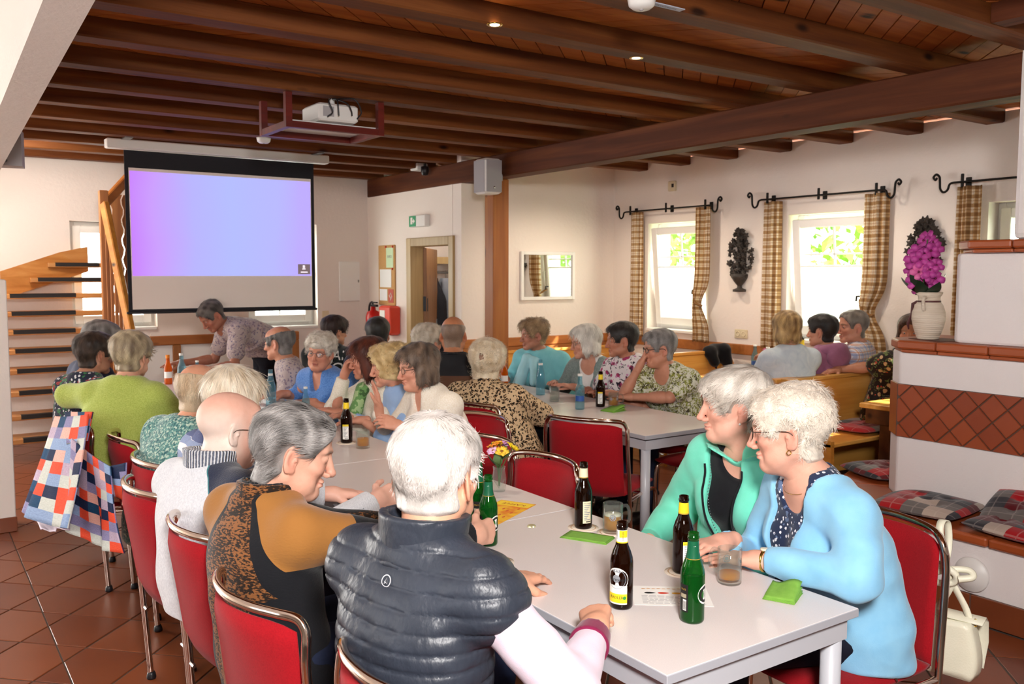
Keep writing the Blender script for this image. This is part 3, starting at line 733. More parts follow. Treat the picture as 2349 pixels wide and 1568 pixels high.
MB().b2((-.13, -.14, -.15), (0, .14, .17), bev=.02).build('case', mat('orange_red', '#e0432a', rough=.4), fb); MB().b2((-.135, -.02, .02), (-.129, .1, .12)).build('label_plate', paper, fb)
ex = empty('exit_sign', (XB, 8.2, 2.15), label='green and white emergency exit sign on the wall above the door', cat='sign')
MB().b2((-.06, -.17, -.06), (0, .17, .06), bev=.006).build('housing', white_plastic, ex)
gr = mat('exit_green', '#1f9a63', rough=.5)
MB().b2((-.063, .02, -.055), (-.059, .165, .055)).build('green_panel', gr, ex)
MB().b2((-.0645, .09, -.03), (-.063, .13, .04)).add([(-.0645, .035, 0), (-.0645, .07, .028), (-.0645, .07, -.028)], [(0, 1, 2)]).b2((-.0645, .07, -.008), (-.063, .09, .008)).build('pictogram', paper, ex)
spk = empty('wall_speaker', (4.36, 6.72, 2.47), label='white box loudspeaker mounted on the beam above the post', cat='loudspeaker')
MB().b2((-.09, -.1, -.155), (.09, .1, .155), bev=.02).build('cabinet', white_plastic, spk)
gril = MB().b2((-.094, -.085, -.14), (-.089, .085, .14)).b2((-.08, -.105, -.14), (.08, -.099, .14)).build('grille', grey_plastic, spk)
MB().b2((.08, -.03, -.03), (.14, .03, .03)).build('bracket', grey_plastic, spk)
o = MB().lathe([(0, 0), (.012, 0), (.01, .004), (0, .005)], n=12, M=Matrix.Rotation(R(90), 3, 'X')).build('badge', chrome, spk); o.location = (.0, -.105, -.1)
wc = empty('ceiling_camera', (XB-.06, 8.02, 2.66), label='small black camera and white box under the far joists by the beam', cat='camera')
MB().b2((-.06, .05, 0), (.06, .2, .07), bev=.006).build('junction_box', white_plastic, wc); MB().lathe([(0, -.06), (.03, -.055), (.04, -.02), (.04, .03), (0, .04)], n=16).build('camera_head', black_plastic, wc); MB().cyl((0, 0, .03), (0, 0, .06), .015).build('stalk', black_plastic, wc)
bs = empty('pier_speaker', (.58, 6.3, 2.36), label='grey wedge loudspeaker under the white plaster ceiling edge', cat='loudspeaker')
MB().prism([(-.09, -.09), (.06, -.09), (.09, .06), (-.09, .09)], -.1, .12).build('cabinet', grey_plastic, bs); MB().lathe([(0, 0), (.012, 0), (0, .004)], n=10, M=Matrix.Rotation(R(90), 3, 'X')).build('badge', steel, bs).location = (-.03, -.091, -.07)
MB().b2((-.05, -.03, .12), (.03, .03, .16)).build('bracket', steel, bs)
o = MB().b2((4.13, YE-.025, 1.285), (4.38, YE-.001, 1.74), bev=.006).build('fuse_panel', white_paint); tag(o, 'flush white panel door in the end wall right of the projection screen', 'panel')
MB().b2((-.005+4.36, YE-.03, 1.5), (4.37, YE-.024, 1.53)).build('latch', steel, o)
o = MB().b2((3.92, YE-.012, 1.1), (4.0, YE, 1.18), bev=.003).build('light_switch', MATS['cream_plastic']); tag(o, 'cream light switch beside the right end window', 'switch')
MB().b2((3.935, YE-.016, 1.115), (3.985, YE-.011, 1.165), bev=.002).build('rocker', MATS['cream_plastic'], o)
# ceiling spots, detectors
def spot(x, y):
    s = empty('ceiling_spot', (x, y, 2.679), label=None, cat='ceiling lamp'); return s
for i, (x, y, lab) in enumerate(((2.15, 3.2, 'lit recessed spot lamp in a ceiling joist above the middle of the hall'), (3.05, 3.29, 'lit recessed spot lamp in the same joist, closer to the main beam'), (5.45, 6.3, 'added recessed spot lamp brightening the alcove, near the mirror wall'), (5.45, 4.45, 'added recessed spot lamp brightening the alcove benches'))):
    s = empty('ceiling_spot', (x, y+.06, 2.68), label=lab, cat='ceiling lamp', group='recessed ceiling spots')
    MB().lathe([(.022, 0), (.034, -.002), (.036, .002), (.022, .006)], n=24).build('ring', brass, s)
    MB().lathe([(0, -.001), (.021, -.001), (.021, .004), (0, .004)], n=20).build('bulb', mat('lamp_glow', '#fff2cf', Emission_Color='#ffe9b8', Emission_Strength=14.0), s)
    light('spot_lamp', 'SPOT', (x, y+.06, 2.66), (x, y+.06, 0), 26 if i < 2 else 54, (1.0, .84, .66), spot_size=R(75 if i < 2 else 150), spot_blend=.6, shadow_soft_size=.03)
for (x, y, lab) in ((2.41, 2.62, 'round white smoke detector under a ceiling joist at the top edge of the picture'), (2.42, 7.0, 'round white smoke detector on a joist in front of the projection screen')):
    s = empty('smoke_detector', (x, y, 2.68), label=lab, cat='smoke detector')
    MB().lathe([(0, -.045), (.035, -.042), (.05, -.03), (.054, -.012), (.056, 0), (0, 0)], n=28).build('housing', white_plastic, s)
    MB().lathe([(.008, -.047), (.008, -.044), (0, -.047)], n=10).build('indicator', grey_plastic, s)
o = MB().b2((-.09, -.016, -.004), (.09, .016, 0)).build('joist_sticker', mat('sticker', '#aeb4c4', rough=.5)); o.location = (2.56, 2.64, 2.6795); tag(o, 'small blue and white sticker on a joist beside the smoke detector', 'sticker')
V, F = text_verts('BRANDMELDER', .016); MB().add([(x, -y, -.0045) for x, y, z in V], [tuple(reversed(q)) for q in F]).build('sticker_text', mat('ink_blue', '#2a3c7a'), o)

# ------------------------------------------------------------------ projection screen and projector
scr = empty('projection_screen', (2.33, 7.75, 0), label='pull-down projection screen glowing violet-blue in front of the end windows', cat='screen')
MB().b2((-.94, -.05, 2.605), (.94, .05, 2.68), bev=.008).build('casing', white_plastic, scr)
for sx in (-.8, .8): MB().b2((sx-.03, -.2, 2.672), (sx+.03, .02, 2.6815)).build('bracket', steel, scr)
MB().b2((-.805, -.004, 1.29), (.805, .004, 2.6)).build('black_border', mat('screen_black', '#0b0d18', rough=.7), scr)
MB().b2((-.82, -.012, 1.272), (.82, .012, 1.292), bev=.004).build('bottom_bar', black_plastic, scr)
MB().b2((-.775, -.007, 1.31), (.775, -.0045, 2.46)).build('screen_fabric', mat('screen_fabric', '#f2e8e0', rough=.8), scr)
def b_proj(nt):
    tc = coords(nt); s = nd(nt, 'SeparateXYZ', _out=None, Vector=tc)
    x = math_(nt, 'MULTIPLY_ADD', s.outputs[0], .645, .5); z = s.outputs[2]
    r = ramp(nt, math_(nt, 'ADD', x, math_(nt, 'MULTIPLY', nd(nt, 'TexNoise', Vector=tc, Scale=1.5), .12)), [(0.02, '#c67af8'), (.18, '#c89cff'), (.38, '#b6b2ff'), (.6, '#b2baff'), (.85, '#b6b6ff'), (1.0, '#bcaaff')])
    return r
pm = mat('projected_image', '#000000', rough=1, spec=0, build=lambda nt: {'Emission Color': b_proj(nt)}, Emission_Strength=.98)
MB().b2((-.768, -.010, 1.585), (.768, -.0075, 2.435)).build('projected_picture', pm, scr)
ic = MB().b2((.64, -.0125, 1.60), (.755, -.0105, 1.69)).build('corner_tile', mat('corner_icon', '#8c7c80', rough=.9, spec=0, Emission_Color='#75666c', Emission_Strength=.5), scr)
MB().b2((.685, -.0135, 1.655), (.705, -.0125, 1.68)).b2((.68, -.0135, 1.642), (.71, -.0125, 1.652)).b2((.665, -.0135, 1.612), (.73, -.0125, 1.624)).build('icon_marks', mat('icon_white', '#ffffff', Emission_Color='#e8dff2', Emission_Strength=.7), ic)
pj = empty('projector', (2.23, 5.2, 2.475), label='white ceiling projector with cables inside a red wooden hanging frame', cat='projector')
MB().b2((-.13, -.1, .055), (.13, .16, .16), bev=.012).build('case', white_plastic, pj)
MB().b2((-.1, -.103, .08), (-.03, -.099, .14)).build('vent', grey_plastic, pj)
MB().lathe([(.03, 0), (.034, .01), (.03, .02), (0, .02)], n=16, M=Matrix.Rotation(R(-90), 3, 'X')).build('lens', black_plastic, pj).location = (.05, .13, .11)
MB().cyl((0, 0, .14), (0, 0, .21), .018).b2((-.09, -.06, .145), (.09, .06, .152)).build('ceiling_mount', white_plastic, pj)
for pts in ([(-.02, -.03, .2), (-.08, -.14, .16), (-.06, -.15, .1), (-.09, -.14, .07)], [(0, -.03, .2), (.03, -.15, .16), (.06, -.15, .12), (.07, -.14, .09)], [(.01, -.02, .2), (.1, -.1, .2), (.15, -.1, .13), (.12, -.1, .08)], [(-.01, -.03, .2), (-.03, -.15, .17), (-.02, -.15, .08)]):
    MB().tube(smooth_path(pts), .0045, 6).build('cable', black_plastic, pj)
fr = MB()
for yy in (-.05, .38):
    for xx in (-.3, .3): fr.b2((xx-.02, yy-.02, .0), (xx+.02, yy+.02, .215))
    fr.b2((-.279, yy-.018, .001), (.279, yy+.018, .039))
for xx in (-.3, .3): fr.b2((xx-.018, -.029, .001), (xx+.018, .359, .039))
fr.build('hanging_frame', w_red, pj)
MB().b2((-.28, -.03, .04), (.28, .36, .052)).build('shelf', white_plastic, pj)

# ------------------------------------------------------------------ open stair to the upper floor
st = empty('staircase', (1.0, 8.8, 0), label='open wooden staircase with dark tread strips winding up beside the screen', cat='staircase')
strip = mat('tread_strip', '#1c1614', rough=.7)
zs = [.197, .386, .582, .764, .933, 1.097, 1.257, 1.415, 1.561, 1.701]
for k, z in enumerate(zs):
    y = 8.5+.09*k; x0, x1 = .55, 1.60
    if k >= 8: x0 = .98+.16*(k-8)
    t = MB().b2((x0-1.0, y-8.8, z-.045), (x1-1.0, y-8.8+.3, z), bev=.006).build('tread', w_stair, st)
    MB().b2((max(x0+.06, .80+.0*k)-1.0, y-8.8-.003, z-.034), (1.2+.02*k-1.0 if k < 8 else x1-1.02, y-8.8+.06, z+.003)).build('tread_strip', strip, t)
MB().add([(.55-1, .42, 1.30), (1.5-1, .62, 1.62), (1.5-1, .62, 1.86), (1.25-1, .60, 1.80), (.55-1, .42, 1.55), (.55-1, .46, 1.30), (1.5-1, .66, 1.62), (1.5-1, .66, 1.86), (1.25-1, .64, 1.80), (.55-1, .46, 1.55)], [(0, 1, 2, 3, 4), (9, 8, 7, 6, 5), (0, 5, 6, 1), (1, 6, 7, 2), (2, 7, 8, 3), (3, 8, 9, 4), (4, 9, 5, 0)]).build('stringer', w_stair, st)
MB().b2((.42, -.55, .6), (.49, -.48, 2.31), bev=.006).build('newel_post', w_rail_z, st)
def bar(a, b, sx, sz, name, m):
    a, b = Vector(a), Vector(b); d = (b-a); L_ = d.length; d.normalize()
    s = d.cross(Vector((0, 0, 1))).normalized(); u = s.cross(d); M = Matrix((s, d, u)).transposed()
    return MB().box((a+b)/2, (sx, L_, sz), rot=M, bev=.008).build(name, m, st)
bar((.45, -.58, 2.2), (.56, -.95, 1.1), .05, .09, 'handrail', w_pine_y)
for k in range(6):
    t = (k+.5)/6; MB().b2((.45+.11*t-.012, -.55-.4*t-.012, .75), (.45+.11*t+.012, -.55-.4*t+.012, 2.2-1.1*t), bev=.003).build('baluster', w_rail_z, st)
bar((.47, -.45, 2.2), (.72, -.3, 2.47), .05, .08, 'upper_handrail', w_rail)
for k in range(3):
    x = .60+k*.1; prof = []
    for j in range(25):
        z = 1.25+1.05*j/24; prof.append((x+.012*math.sin(j*1.6)-.04, z))
    back = [(x+.045+.012*math.sin(j*1.6), 1.25+1.05*j/24) for j in range(24, -1, -1)]
    P = prof+back; n = len(P); yy = -.28+.02*k
    MB().add([(a, yy, b) for a, b in P]+[(a, yy+.02, b) for a, b in P], [tuple(range(n)), tuple(reversed(range(n, 2*n)))]+[(i, n+i, n+(i+1) % n, (i+1) % n) for i in range(n)]).build('wavy_baluster', w_rail_z, st)
# low panelled cover under the end windows
rc = empty('radiator_cover', (2.75, YE-.04, 0), label='low white panel framed in brown wood under the end wall windows', cat='cover')
MB().b2((-.9, -.03, .87), (.87, .035, .965), bev=.006).build('top_rail', w_rail, rc)
for x in (-.44, .83, -.9): MB().b2((x-.04, -.025, 0), (x+.04, .03, .87), bev=.005).build('upright', w_rail_z, rc)
MB().b2((-.9, .0, .0), (.87, .03, .87)).build('panel', white_paint, rc)

# cloakroom behind the open door
cr = empty('coat_rail', (5.3, 9.15, 0), label='coat rail with shelf in the cloakroom behind the open door', cat='coat rail')
MB().tube([(-.7, 0, 1.62), (1.2, 0, 1.62)], .015, 8).build('rail', steel, cr); MB().b2((-.7, -.02, 1.72), (1.2, .3, 1.80)).build('shelf', w_frame, cr)
def coat(x, color, label, w=.24, seed=0):
    rg = random.Random(seed); V = []; F = []; nu, nv = 20, 16
    for j in range(nv+1):
        t = j/nv
        for i in range(nu):
            a = 2*math.pi*i/nu; rx = w*(.25+.75*min(1, t*3.5))*.5*(1+.1*t); ry = .055+.02*math.sin(a*5+seed)+.05*t
            V.append((math.cos(a)*ry*1.2, math.sin(a)*rx, -t*.85-.05*(1-math.cos(a*1))*0))
    for j in range(nv):
        for i in range(nu): F.append((j*nu+i, j*nu+(i+1) % nu, (j+1)*nu+(i+1) % nu, (j+1)*nu+i))
    F.append(tuple(range(nu-1, -1, -1)))
    o = MB().add(V, F, True).build('coat', mat('coat'+color, color, rough=.85)); o.location = (x, 9.13, 1.55); o.rotation_euler = (0, 0, R(15))
    MB().tube(smooth_path([(0, 0, 0), (0, 0, .04), (0, .02, .07), (0, 0, .088)]), .004, 6).build('hanger_hook', steel, o)
    tag(o, label, 'coat')
coat(4.95, '#5c1638', 'plum coat hanging in the cloakroom doorway', .42, 1); coat(5.15, '#15151c', 'black coat hanging between the plum and the grey coat', .4, 2); coat(5.33, '#8a8f98', 'grey coat hanging at the edge of the cloakroom doorway', .42, 3)

# ------------------------------------------------------------------ pine booths in the alcove
def bench(name, x0, x1, y, facing, label, top=.88):
    b = empty(name, ((x0+x1)/2, y, 0), label=label, cat='bench'); h = (x1-x0)/2; s = facing
    MB().b2((-h, -.018, .15), (h, .018, top-.03), bev=.004).build('back_panel', w_pine, b); MB().b2((-h, -.03, top-.03), (h, .03, top), bev=.006).build('top_rail', w_pine, b)
    MB().b2((-h, min(.02*s, .4*s), .455), (h, max(.02*s, .4*s), .485), bev=.006).build('seat', w_pine, b)
    for xx in (-h, h-.035):
        P = [(.03, 0), (.42, 0), (.40, .40), (.40, .5), (.30, .55), (.16, .64), (.08, .8), (.03, top)]
        n = len(P); V = [(xx, q*s, z) for q, z in P]+[(xx+.035, q*s, z) for q, z in P]
        MB().add(V, [tuple(range(n)), tuple(reversed(range(n, 2*n)))]+[(i, n+i, n+(i+1) % n, (i+1) % n) for i in range(n)]).build('end_panel', w_pine_y, b)
    return b
bench('pine_bench', 5.0, 6.40, 4.04, 1, 'pine bench whose back carries the three sitters at the middle window')
bench('pine_bench', 5.05, 6.40, 3.99, -1, 'pine bench with plaid cushions, back to back with the sitters bench')
bench('pine_bench', 5.2, 6.40, 5.72, -1, 'pine bench with a black jacket on its back, beyond the flower table', top=.90)
bench('pine_bench', 4.75, 6.40, 7.30, -1, 'long pine bench along the alcove back wall under the mirror', top=.84)
def ptable(x0, x1, y0, y1, label):
    t = empty('pine_table', ((x0+x1)/2, (y0+y1)/2, 0), label=label, cat='table'); a, b = (x1-x0)/2, (y1-y0)/2
    MB().b2((-a, -b, .705), (a, b, .74), bev=.006).build('table_top', w_pine, t); MB().b2((-a+.03, -b+.03, .6), (a-.03, b-.03, .704), bev=.004).build('apron', w_pine_dark, t)
    for sx in (-1, 1): MB().b2((sx*(a-.12)-.03, -b+.1, .03), (sx*(a-.12)+.03, b-.1, .6), bev=.005).b2((sx*(a-.12)-.035, -b+.05, 0), (sx*(a-.12)+.035, b-.05, .05), bev=.005).build('leg', w_pine_dark, t)
ptable(5.55, 6.42, 4.72, 5.36, 'pine table with flowers and bottles in the alcove')
ptable(5.36, 6.42, 3.0, 3.60, 'small pine table with sunglasses beside the stove')
ptable(4.95, 6.2, 6.25, 6.85, 'pine table under the corner window')
o = empty('sunglasses', (5.72, 3.52, .74), R(20), 'dark sunglasses lying on the small pine table beside the stove', 'sunglasses')
for s in (-1, 1): MB().lathe([(0, 0), (.026, .002), (.028, .004), (0, .006)], n=16, M=Matrix.Rotation(R(80), 3, 'X')).build('lens', mat('dark_lens', '#0a0a0c', rough=.08), o).location = (s*.032, 0, .024)
MB().tube([(-.06, .0, .03), (-.02, -.004, .035), (0, -.005, .036), (.02, -.004, .035), (.06, 0, .03)], .003, 6).tube([(.06, 0, .03), (.055, .1, .012), (.05, .13, .004)], .0025, 6).tube([(-.06, 0, .03), (-.055, .1, .012), (-.05, .13, .004)], .0025, 6).build('frame', black_plastic, o)
# ------------------------------------------------------------------ laminate tables
lam = mat('table_laminate', rough=.28, spec=.45, build=lambda nt: mix(nt, nd(nt, 'TexNoise', Vector=coords(nt), Scale=350.0), '#d9d0ce', '#e9e2df'))
edge_m = mat('table_edge', '#aeb0b8', rough=.4); leg_m = mat('table_leg_paint', '#bfc1c8', rough=.35)
def table(x0, x1, y0, y1, label, z=.74):
    t = empty('laminate_table', ((x0+x1)/2, (y0+y1)/2, 0), label=label, cat='table', group='white laminate tables')
    a, b = (x1-x0)/2-.001, (y1-y0)/2-.001
    MB().b2((-a, -b, z-.024), (a, b, z-.0006), bev=.002).build('edge_band', edge_m, t)
    MB().b2((-a+.0015, -b+.0015, z-.003), (a-.0015, b-.0015, z), bev=.001).build('table_top', lam, t)
    f = MB(); i = .02; hh = (z-.085, z-.034)
    f.b2((-a+i, -b+i, hh[0]), (a-i, -b+i+.025, hh[1])).b2((-a+i, b-i-.025, hh[0]), (a-i, b-i, hh[1])).b2((-a+i, -b+i+.025, hh[0]), (-a+i+.025, b-i-.025, hh[1])).b2((a-i-.025, -b+i+.025, hh[0]), (a-i, b-i-.025, hh[1]))
    f.b2((-a+.05, -b+.05, hh[1]), (a-.05, b-.05, z-.025)).build('apron', leg_m, t)
    for sx in (-1, 1):
        for sy in (-1, 1):
            l = MB().lathe([(0, .012), (.027, .012), (.027, z-.034), (0, z-.034)], n=20).build('leg', leg_m, t); l.location = (sx*(a-.048), sy*(b-.048), 0)
            MB().lathe([(0, 0), (.02, 0), (.022, .012), (0, .012)], n=14).build('foot', black_plastic, l)
    return t
TX0, TX1 = 1.345, 2.045
nm = ['nearest white laminate table, with the two women in mint and blue', 'white laminate table with the orange flyer and the flower glass', 'white laminate table in the middle of the long row, with the yellow-necked bottle', 'white laminate table of the long row in front of the woman in the blue sweater', 'white laminate table at the screen end of the long row']
for k in range(5): table(TX0, TX1, 1.352+1.2*k, 1.352+1.2*(k+1), nm[k])
nm = ['white laminate table of the second row, corner leg in view beside an empty chair', 'white laminate table in the middle of the second row', 'white laminate table of the second row, closest to the pillar']
for k in range(3): table(3.28, 3.98, 3.49+1.2*k, 3.49+1.2*(k+1), nm[k])

# ------------------------------------------------------------------ stacking chairs
chair_red = mat('red_chair_fabric', rough=.95, spec=.06, Sheen_Weight=.08, build=lambda nt: {'Base Color': mix(nt, nd(nt, 'TexNoise', Vector=coords(nt), Scale=260.0), '#86101a', '#a81a22'), 'height': nd(nt, 'TexNoise', Vector=coords(nt), Scale=420.0), 'hstr': (.25, .002)})
copper = mat('chair_chrome', '#d8c8bc', rough=.12, metal=1.0)
def curved_pad(w0, w1, z0, z1, yc, bow, th, lean, n=14, mrows=8):
    """upholstered back: bows backwards (-y) in the middle"""
    V = []; F = []
    def P(i, j, s):
        u = i/n*2-1; t = j/mrows; w = (w0+(w1-w0)*t)/2; z = z0+(z1-z0)*t
        e = ((1-abs(u)**6)*(1-abs(2*t-1)**8))**.5
        y = yc-lean*t-bow*(1-u*u)*(.35+.65*t)+s*th*.5*max(.12, e)
        zz = z-.02*(abs(u)**6)*(t-.5)*2
        return (u*w, y, zz)
    for s in (-1, 1):
        for j in range(mrows+1):
            for i in range(n+1): V.append(P(i, j, s))
    m1 = (n+1)*(mrows+1)
    for j in range(mrows):
        for i in range(n):
            a = j*(n+1)+i; F.append((a, a+1, a+n+2, a+n+1)); F.append((m1+a, m1+a+n+1, m1+a+n+2, m1+a+1))
    for i in range(n): F.append((i, m1+i, m1+i+1, i+1)); a = mrows*(n+1)+i; F.append((a, a+1, m1+a+1, m1+a))
    for j in range(mrows): a = j*(n+1); F.append((a, a+n+1, m1+a+n+1, m1+a)); a += n; F.append((a, m1+a, m1+a+n+1, a+n+1))
    return V, F
def make_chair():
    c = empty('stacking_chair')
    r = .0115; W = .25
    half = [(W, -.17, .0), (W, -.19, .3), (W-.002, -.205, .5), (W-.006, -.225, .70), (W-.008, -.225, .765), (W-.014, -.222, .805), (W-.035, -.232, .832), (W-.08, -.262, .84), (W-.15, -.29, .842), (0, -.305, .843)]
    full = half+[(-x, y, z) for x, y, z in reversed(half[:-1])]
    MB().tube(smooth_path(full, 5), r, 12).build('back_frame', copper, c)
    V, F = curved_pad(.44, .43, .42, .822, -.205, .07, .034, .03); MB().add(V, F, True).build('backrest', chair_red, c)
    V = []; F = []; n = 14
    for s in (1, -1):
        for j in range(n+1):
            for i in range(n+1):
                u, v = i/n*2-1, j/n*2-1; e = max(.05, ((1-abs(u)**7)*(1-abs(v)**7)))**.5
                V.append((u*.225*(1-.03*abs(v)**6), .015+v*.225*(1-.03*abs(u)**6), .44+s*.026*e-.012*max(0, v-.6)))
    m1 = (n+1)**2
    for j in range(n):
        for i in range(n): a = j*(n+1)+i; F.append((a, a+1, a+n+2, a+n+1)); F.append((m1+a, m1+a+n+1, m1+a+n+2, m1+a+1))
    for i in range(n):
        for a, b in ((i, i+1), ((i+1)+n*(n+1), i+n*(n+1)), ((i+1)*(n+1), i*(n+1)), (i*(n+1)+n, (i+1)*(n+1)+n)): F.append((a, m1+a, m1+b, b))
    MB().add(V, F, True).build('seat', chair_red, c)
    for s in (-1, 1):
        MB().tube(smooth_path([(s*W, .21, .0), (s*W, .20, .2), (s*W, .19, .36), (s*(W-.005), .15, .405), (s*(W-.01), .0, .41), (s*(W-.005), -.196, .41)], 5), r, 10).build('front_leg', copper, c)
        MB().tube([(s*W, -.19, .3), (s*(W-.045), -.19, .3)], .007, 8).build('spacer', chrome, c)
        for y in (-.17, .21): MB().lathe([(0, 0), (.017, 0), (.019, .006), (.016, .022), (.012, .03), (0, .03)], c=(s*W, y, 0), n=14).build('glide', black_plastic, c)
    MB().tube([(-W+.01, .0, .41), (W-.01, 0, .41)], .009, 8).build('seat_bar', chrome, c)
    return c
chair0 = make_chair(); first_chair = [True]
def chair(x, y, heading, label):
    c = chair0 if first_chair[0] else copy_tree(chair0); first_chair[0] = False
    c.location = (x, y, 0); c.rotation_euler = (0, 0, R(heading-90)); tag(c, label, 'chair', 'red stacking chairs'); return c
# back centre (bx, by) -> chair origin .26 ahead of it
def chair_back(bx, by, heading, label):
    return chair(bx+.29*math.cos(R(heading)), by+.29*math.sin(R(heading)), heading, label)
chair_back(.72, 1.50, 8, 'red chair under the man in the quilted vest, only its top corner in view')
chair_back(.63, 2.10, 6, 'red chrome-framed chair behind the man in the brown patterned jacket')
chair_back(.67, 2.76, 4, 'red chrome-framed chair behind the man in the grey knit jacket')
chair_back(.655, 3.38, 4, 'red chrome-framed chair with a whole back leg in view on the tiles')
chair_back(.78, 3.86, 2, 'red chair behind the person in the green speckled jumper')
chair_back(.80, 4.50, 0, 'red chair under the woman in the lime green sweater')
chair_back(.74, 5.05, -12, 'red chair draped with the patchwork jacket')
cb = chair_back(2.60, 1.63, 178, 'red chair of the woman in light blue, a cream handbag on its frame')
chair_back(2.72, 2.12, 180, 'red chair of the woman in mint')
chair_back(2.24, 2.93, 180, 'empty red chair pushed under the table behind the cream-necked bottle')
chair_back(2.27, 3.42, 182, 'empty red chair beside the flower glass, its chrome bend behind the flowers')
chair_back(2.62, 4.02, 186, 'red chair of the woman in the cream cardigan, next to the leopard blouse')
chair_back(2.60, 4.62, 180, 'red chair of the woman in light blue with blonde hair')
chair_back(2.95, 3.64, 26, 'empty red chair standing before the second table, its whole back in view')
chair_back(4.42, 3.84, 180, 'empty red chair at the corner of the second table, in front of the pine bench')
chair_back(2.75, 4.50, 10, 'red chair of the woman in the leopard blouse')
chair_back(4.64, 4.42, 184, 'red chair of the woman in the green leaf print')

# ------------------------------------------------------------------ patchwork jacket over a chair
def b_patch(nt):
    uv = coords(nt, src='UV')
    v = nd(nt, 'TexWhiteNoise', Vector=nd(nt, 'VectorMath', _p={'operation': 'FLOOR'}, i0=uv), _p={'noise_dimensions': '2D'})
    c = ramp(nt, v, [(0, '#1f2c4c'), (.17, '#e5553a'), (.29, '#8b87ae'), (.42, '#c9cfc8'), (.56, '#e8b3a6'), (.68, '#21486a'), (.8, '#8ea6cb'), (.9, '#b9a8bd')], 'CONSTANT')
    n = nd(nt, 'TexNoise', Vector=uv, Scale=9.0, Detail=4.0)
    return {'Base Color': mix(nt, .35, c, n, 'OVERLAY'), 'height': n, 'hstr': (.4, .006)}
patch_m = mat('patchwork_cloth', rough=.9, spec=.1, build=b_patch)
def sheet(name, tl, tr, br, bl, nu, nv, amp, ph, m, parent, usc, vsc, du=0, dv=0, sag=0):
    V = []; F = []; UV = []; tl, tr, br, bl = (Vector(q) for q in (tl, tr, br, bl))
    nrm = (tr-tl).cross(bl-tl).normalized()
    for j in range(nv+1):
        t = j/nv
        for i in range(nu+1):
            u = i/nu; p = (tl*(1-u)+tr*u)*(1-t)+(bl*(1-u)+br*u)*t
            p = p+nrm*(amp*(math.sin(u*9+ph+t*1.5)*t+.4*math.sin(u*21+ph*2-t*3)*t))
            p.z -= sag*math.sin(u*math.pi)*(.3+.7*t)
            V.append(p); UV.append((u*usc+du, t*vsc+dv))
    for j in range(nv):
        for i in range(nu): a = j*(nu+1)+i; F.append((a, a+1, a+nu+2, a+nu+1))
    me = npmesh(name, [tuple(q) for q in V], F); me.materials.append(m); uvl = me.uv_layers.new(name='UVMap')
    idx = np.zeros(len(me.loops), np.int32); me.loops.foreach_get('vertex_index', idx); uvl.data.foreach_set('uv', np.array(UV, np.float32)[idx].ravel())
    o = link(bpy.data.objects.new(name, me), parent); md = o.modifiers.new('s', 'SOLIDIFY'); md.thickness = .006; return o
pj_ = empty('patchwork_jacket', (0, 0, 0), label='patchwork quilted jacket in navy, orange and pale squares draped over a chair', cat='jacket')
sheet('left_panel', (0.66, 5.321, 0.836), (0.7, 4.507, 0.953), (0.55, 3.992, 0.552), (0.47, 5.326, 0.341), 26, 26, .028, .5, patch_m, pj_, 5, 9, 3, 1, .02)
sheet('right_panel', (0.635, 4.584, 0.834), (0.705, 4.04, 0.79), (0.7, 3.766, 0.487), (0.575, 4.456, 0.459), 28, 28, .022, 2.0, patch_m, pj_, 7, 9, 17, 5, .03)
sheet('side_panel', (0.7, 4.163, 0.764), (0.74, 3.884, 0.832), (0.73, 3.851, 0.657), (0.71, 4.02, 0.68), 10, 14, .010, 1.0, patch_m, pj_, 3, 5, 31, 2)
sheet('shoulder', (0.69, 5.189, 0.874), (0.73, 4.576, 0.952), (0.68, 4.463, 0.838), (0.645, 4.747, 0.775), 16, 10, .010, 3.0, patch_m, pj_, 4, 4, 41, 8)
sheet('lining', (0.56, 5.419, 0.25), (0.585, 4.392, 0.489), (0.56, 4.24, 0.49), (0.53, 4.868, 0.334), 12, 8, .012, 3.0, mat('lining', '#d5c6d6', rough=.7), pj_, 3, 3)

# ------------------------------------------------------------------ handbag
cream_l = mat('cream_leather', rough=.45, build=lambda nt: {'Base Color': mix(nt, nd(nt, 'TexNoise', Vector=coords(nt), Scale=9.0), '#d3d0b8', '#e6e3d0'), 'height': nd(nt, 'TexVoronoi', Vector=coords(nt), Scale=220.0), 'hstr': (.15, .002)})
hb = empty('handbag', (2.645, 1.432, .385), R(12), 'cream leather handbag hanging by its knotted strap from the chair frame', 'handbag')
def bag_body(w, d, h):
    V = []; F = []; nu, nv = 32, 10
    for j in range(nv+1):
        t = j/nv
        for i in range(nu):
            a = 2*math.pi*i/nu; ca, sa = math.cos(a), math.sin(a); e = 2/5
            x = w/2*math.copysign(abs(ca)**e, ca)*(1-.12*t-.06*(1-t)**3); y = d/2*math.copysign(abs(sa)**e, sa)*(1-.35*t**1.5)*(1-.2*(1-t)**4)
            V.append((x, y, h*t+.004*math.sin(6*a)))
    for j in range(nv):
        for i in range(nu): F.append((j*nu+i, j*nu+(i+1) % nu, (j+1)*nu+(i+1) % nu, (j+1)*nu+i))
    F.append(tuple(range(nu-1, -1, -1))); F.append(tuple(range(nv*nu, nv*nu+nu))); return V, F
V, F = bag_body(.09, .20, .17); MB().add(V, F, True).build('bag_body', cream_l, hb)
V = []; F = []
prof = [(-.02, .172), (.02, .185), (.045, .165), (.054, .10), (.056, .03), (.05, .015)]
for x, z in prof:
    for y in (-.095, -.05, 0, .05, .095): V.append((x, y*(1 if z > .05 else .9), z))
for i in range(len(prof)-1):
    for j in range(4): a = i*5+j; F.append((a, a+1, a+6, a+5))
o = MB().add(V, F, True).build('flap', cream_l, hb); md = o.modifiers.new('s', 'SOLIDIFY'); md.thickness = .004
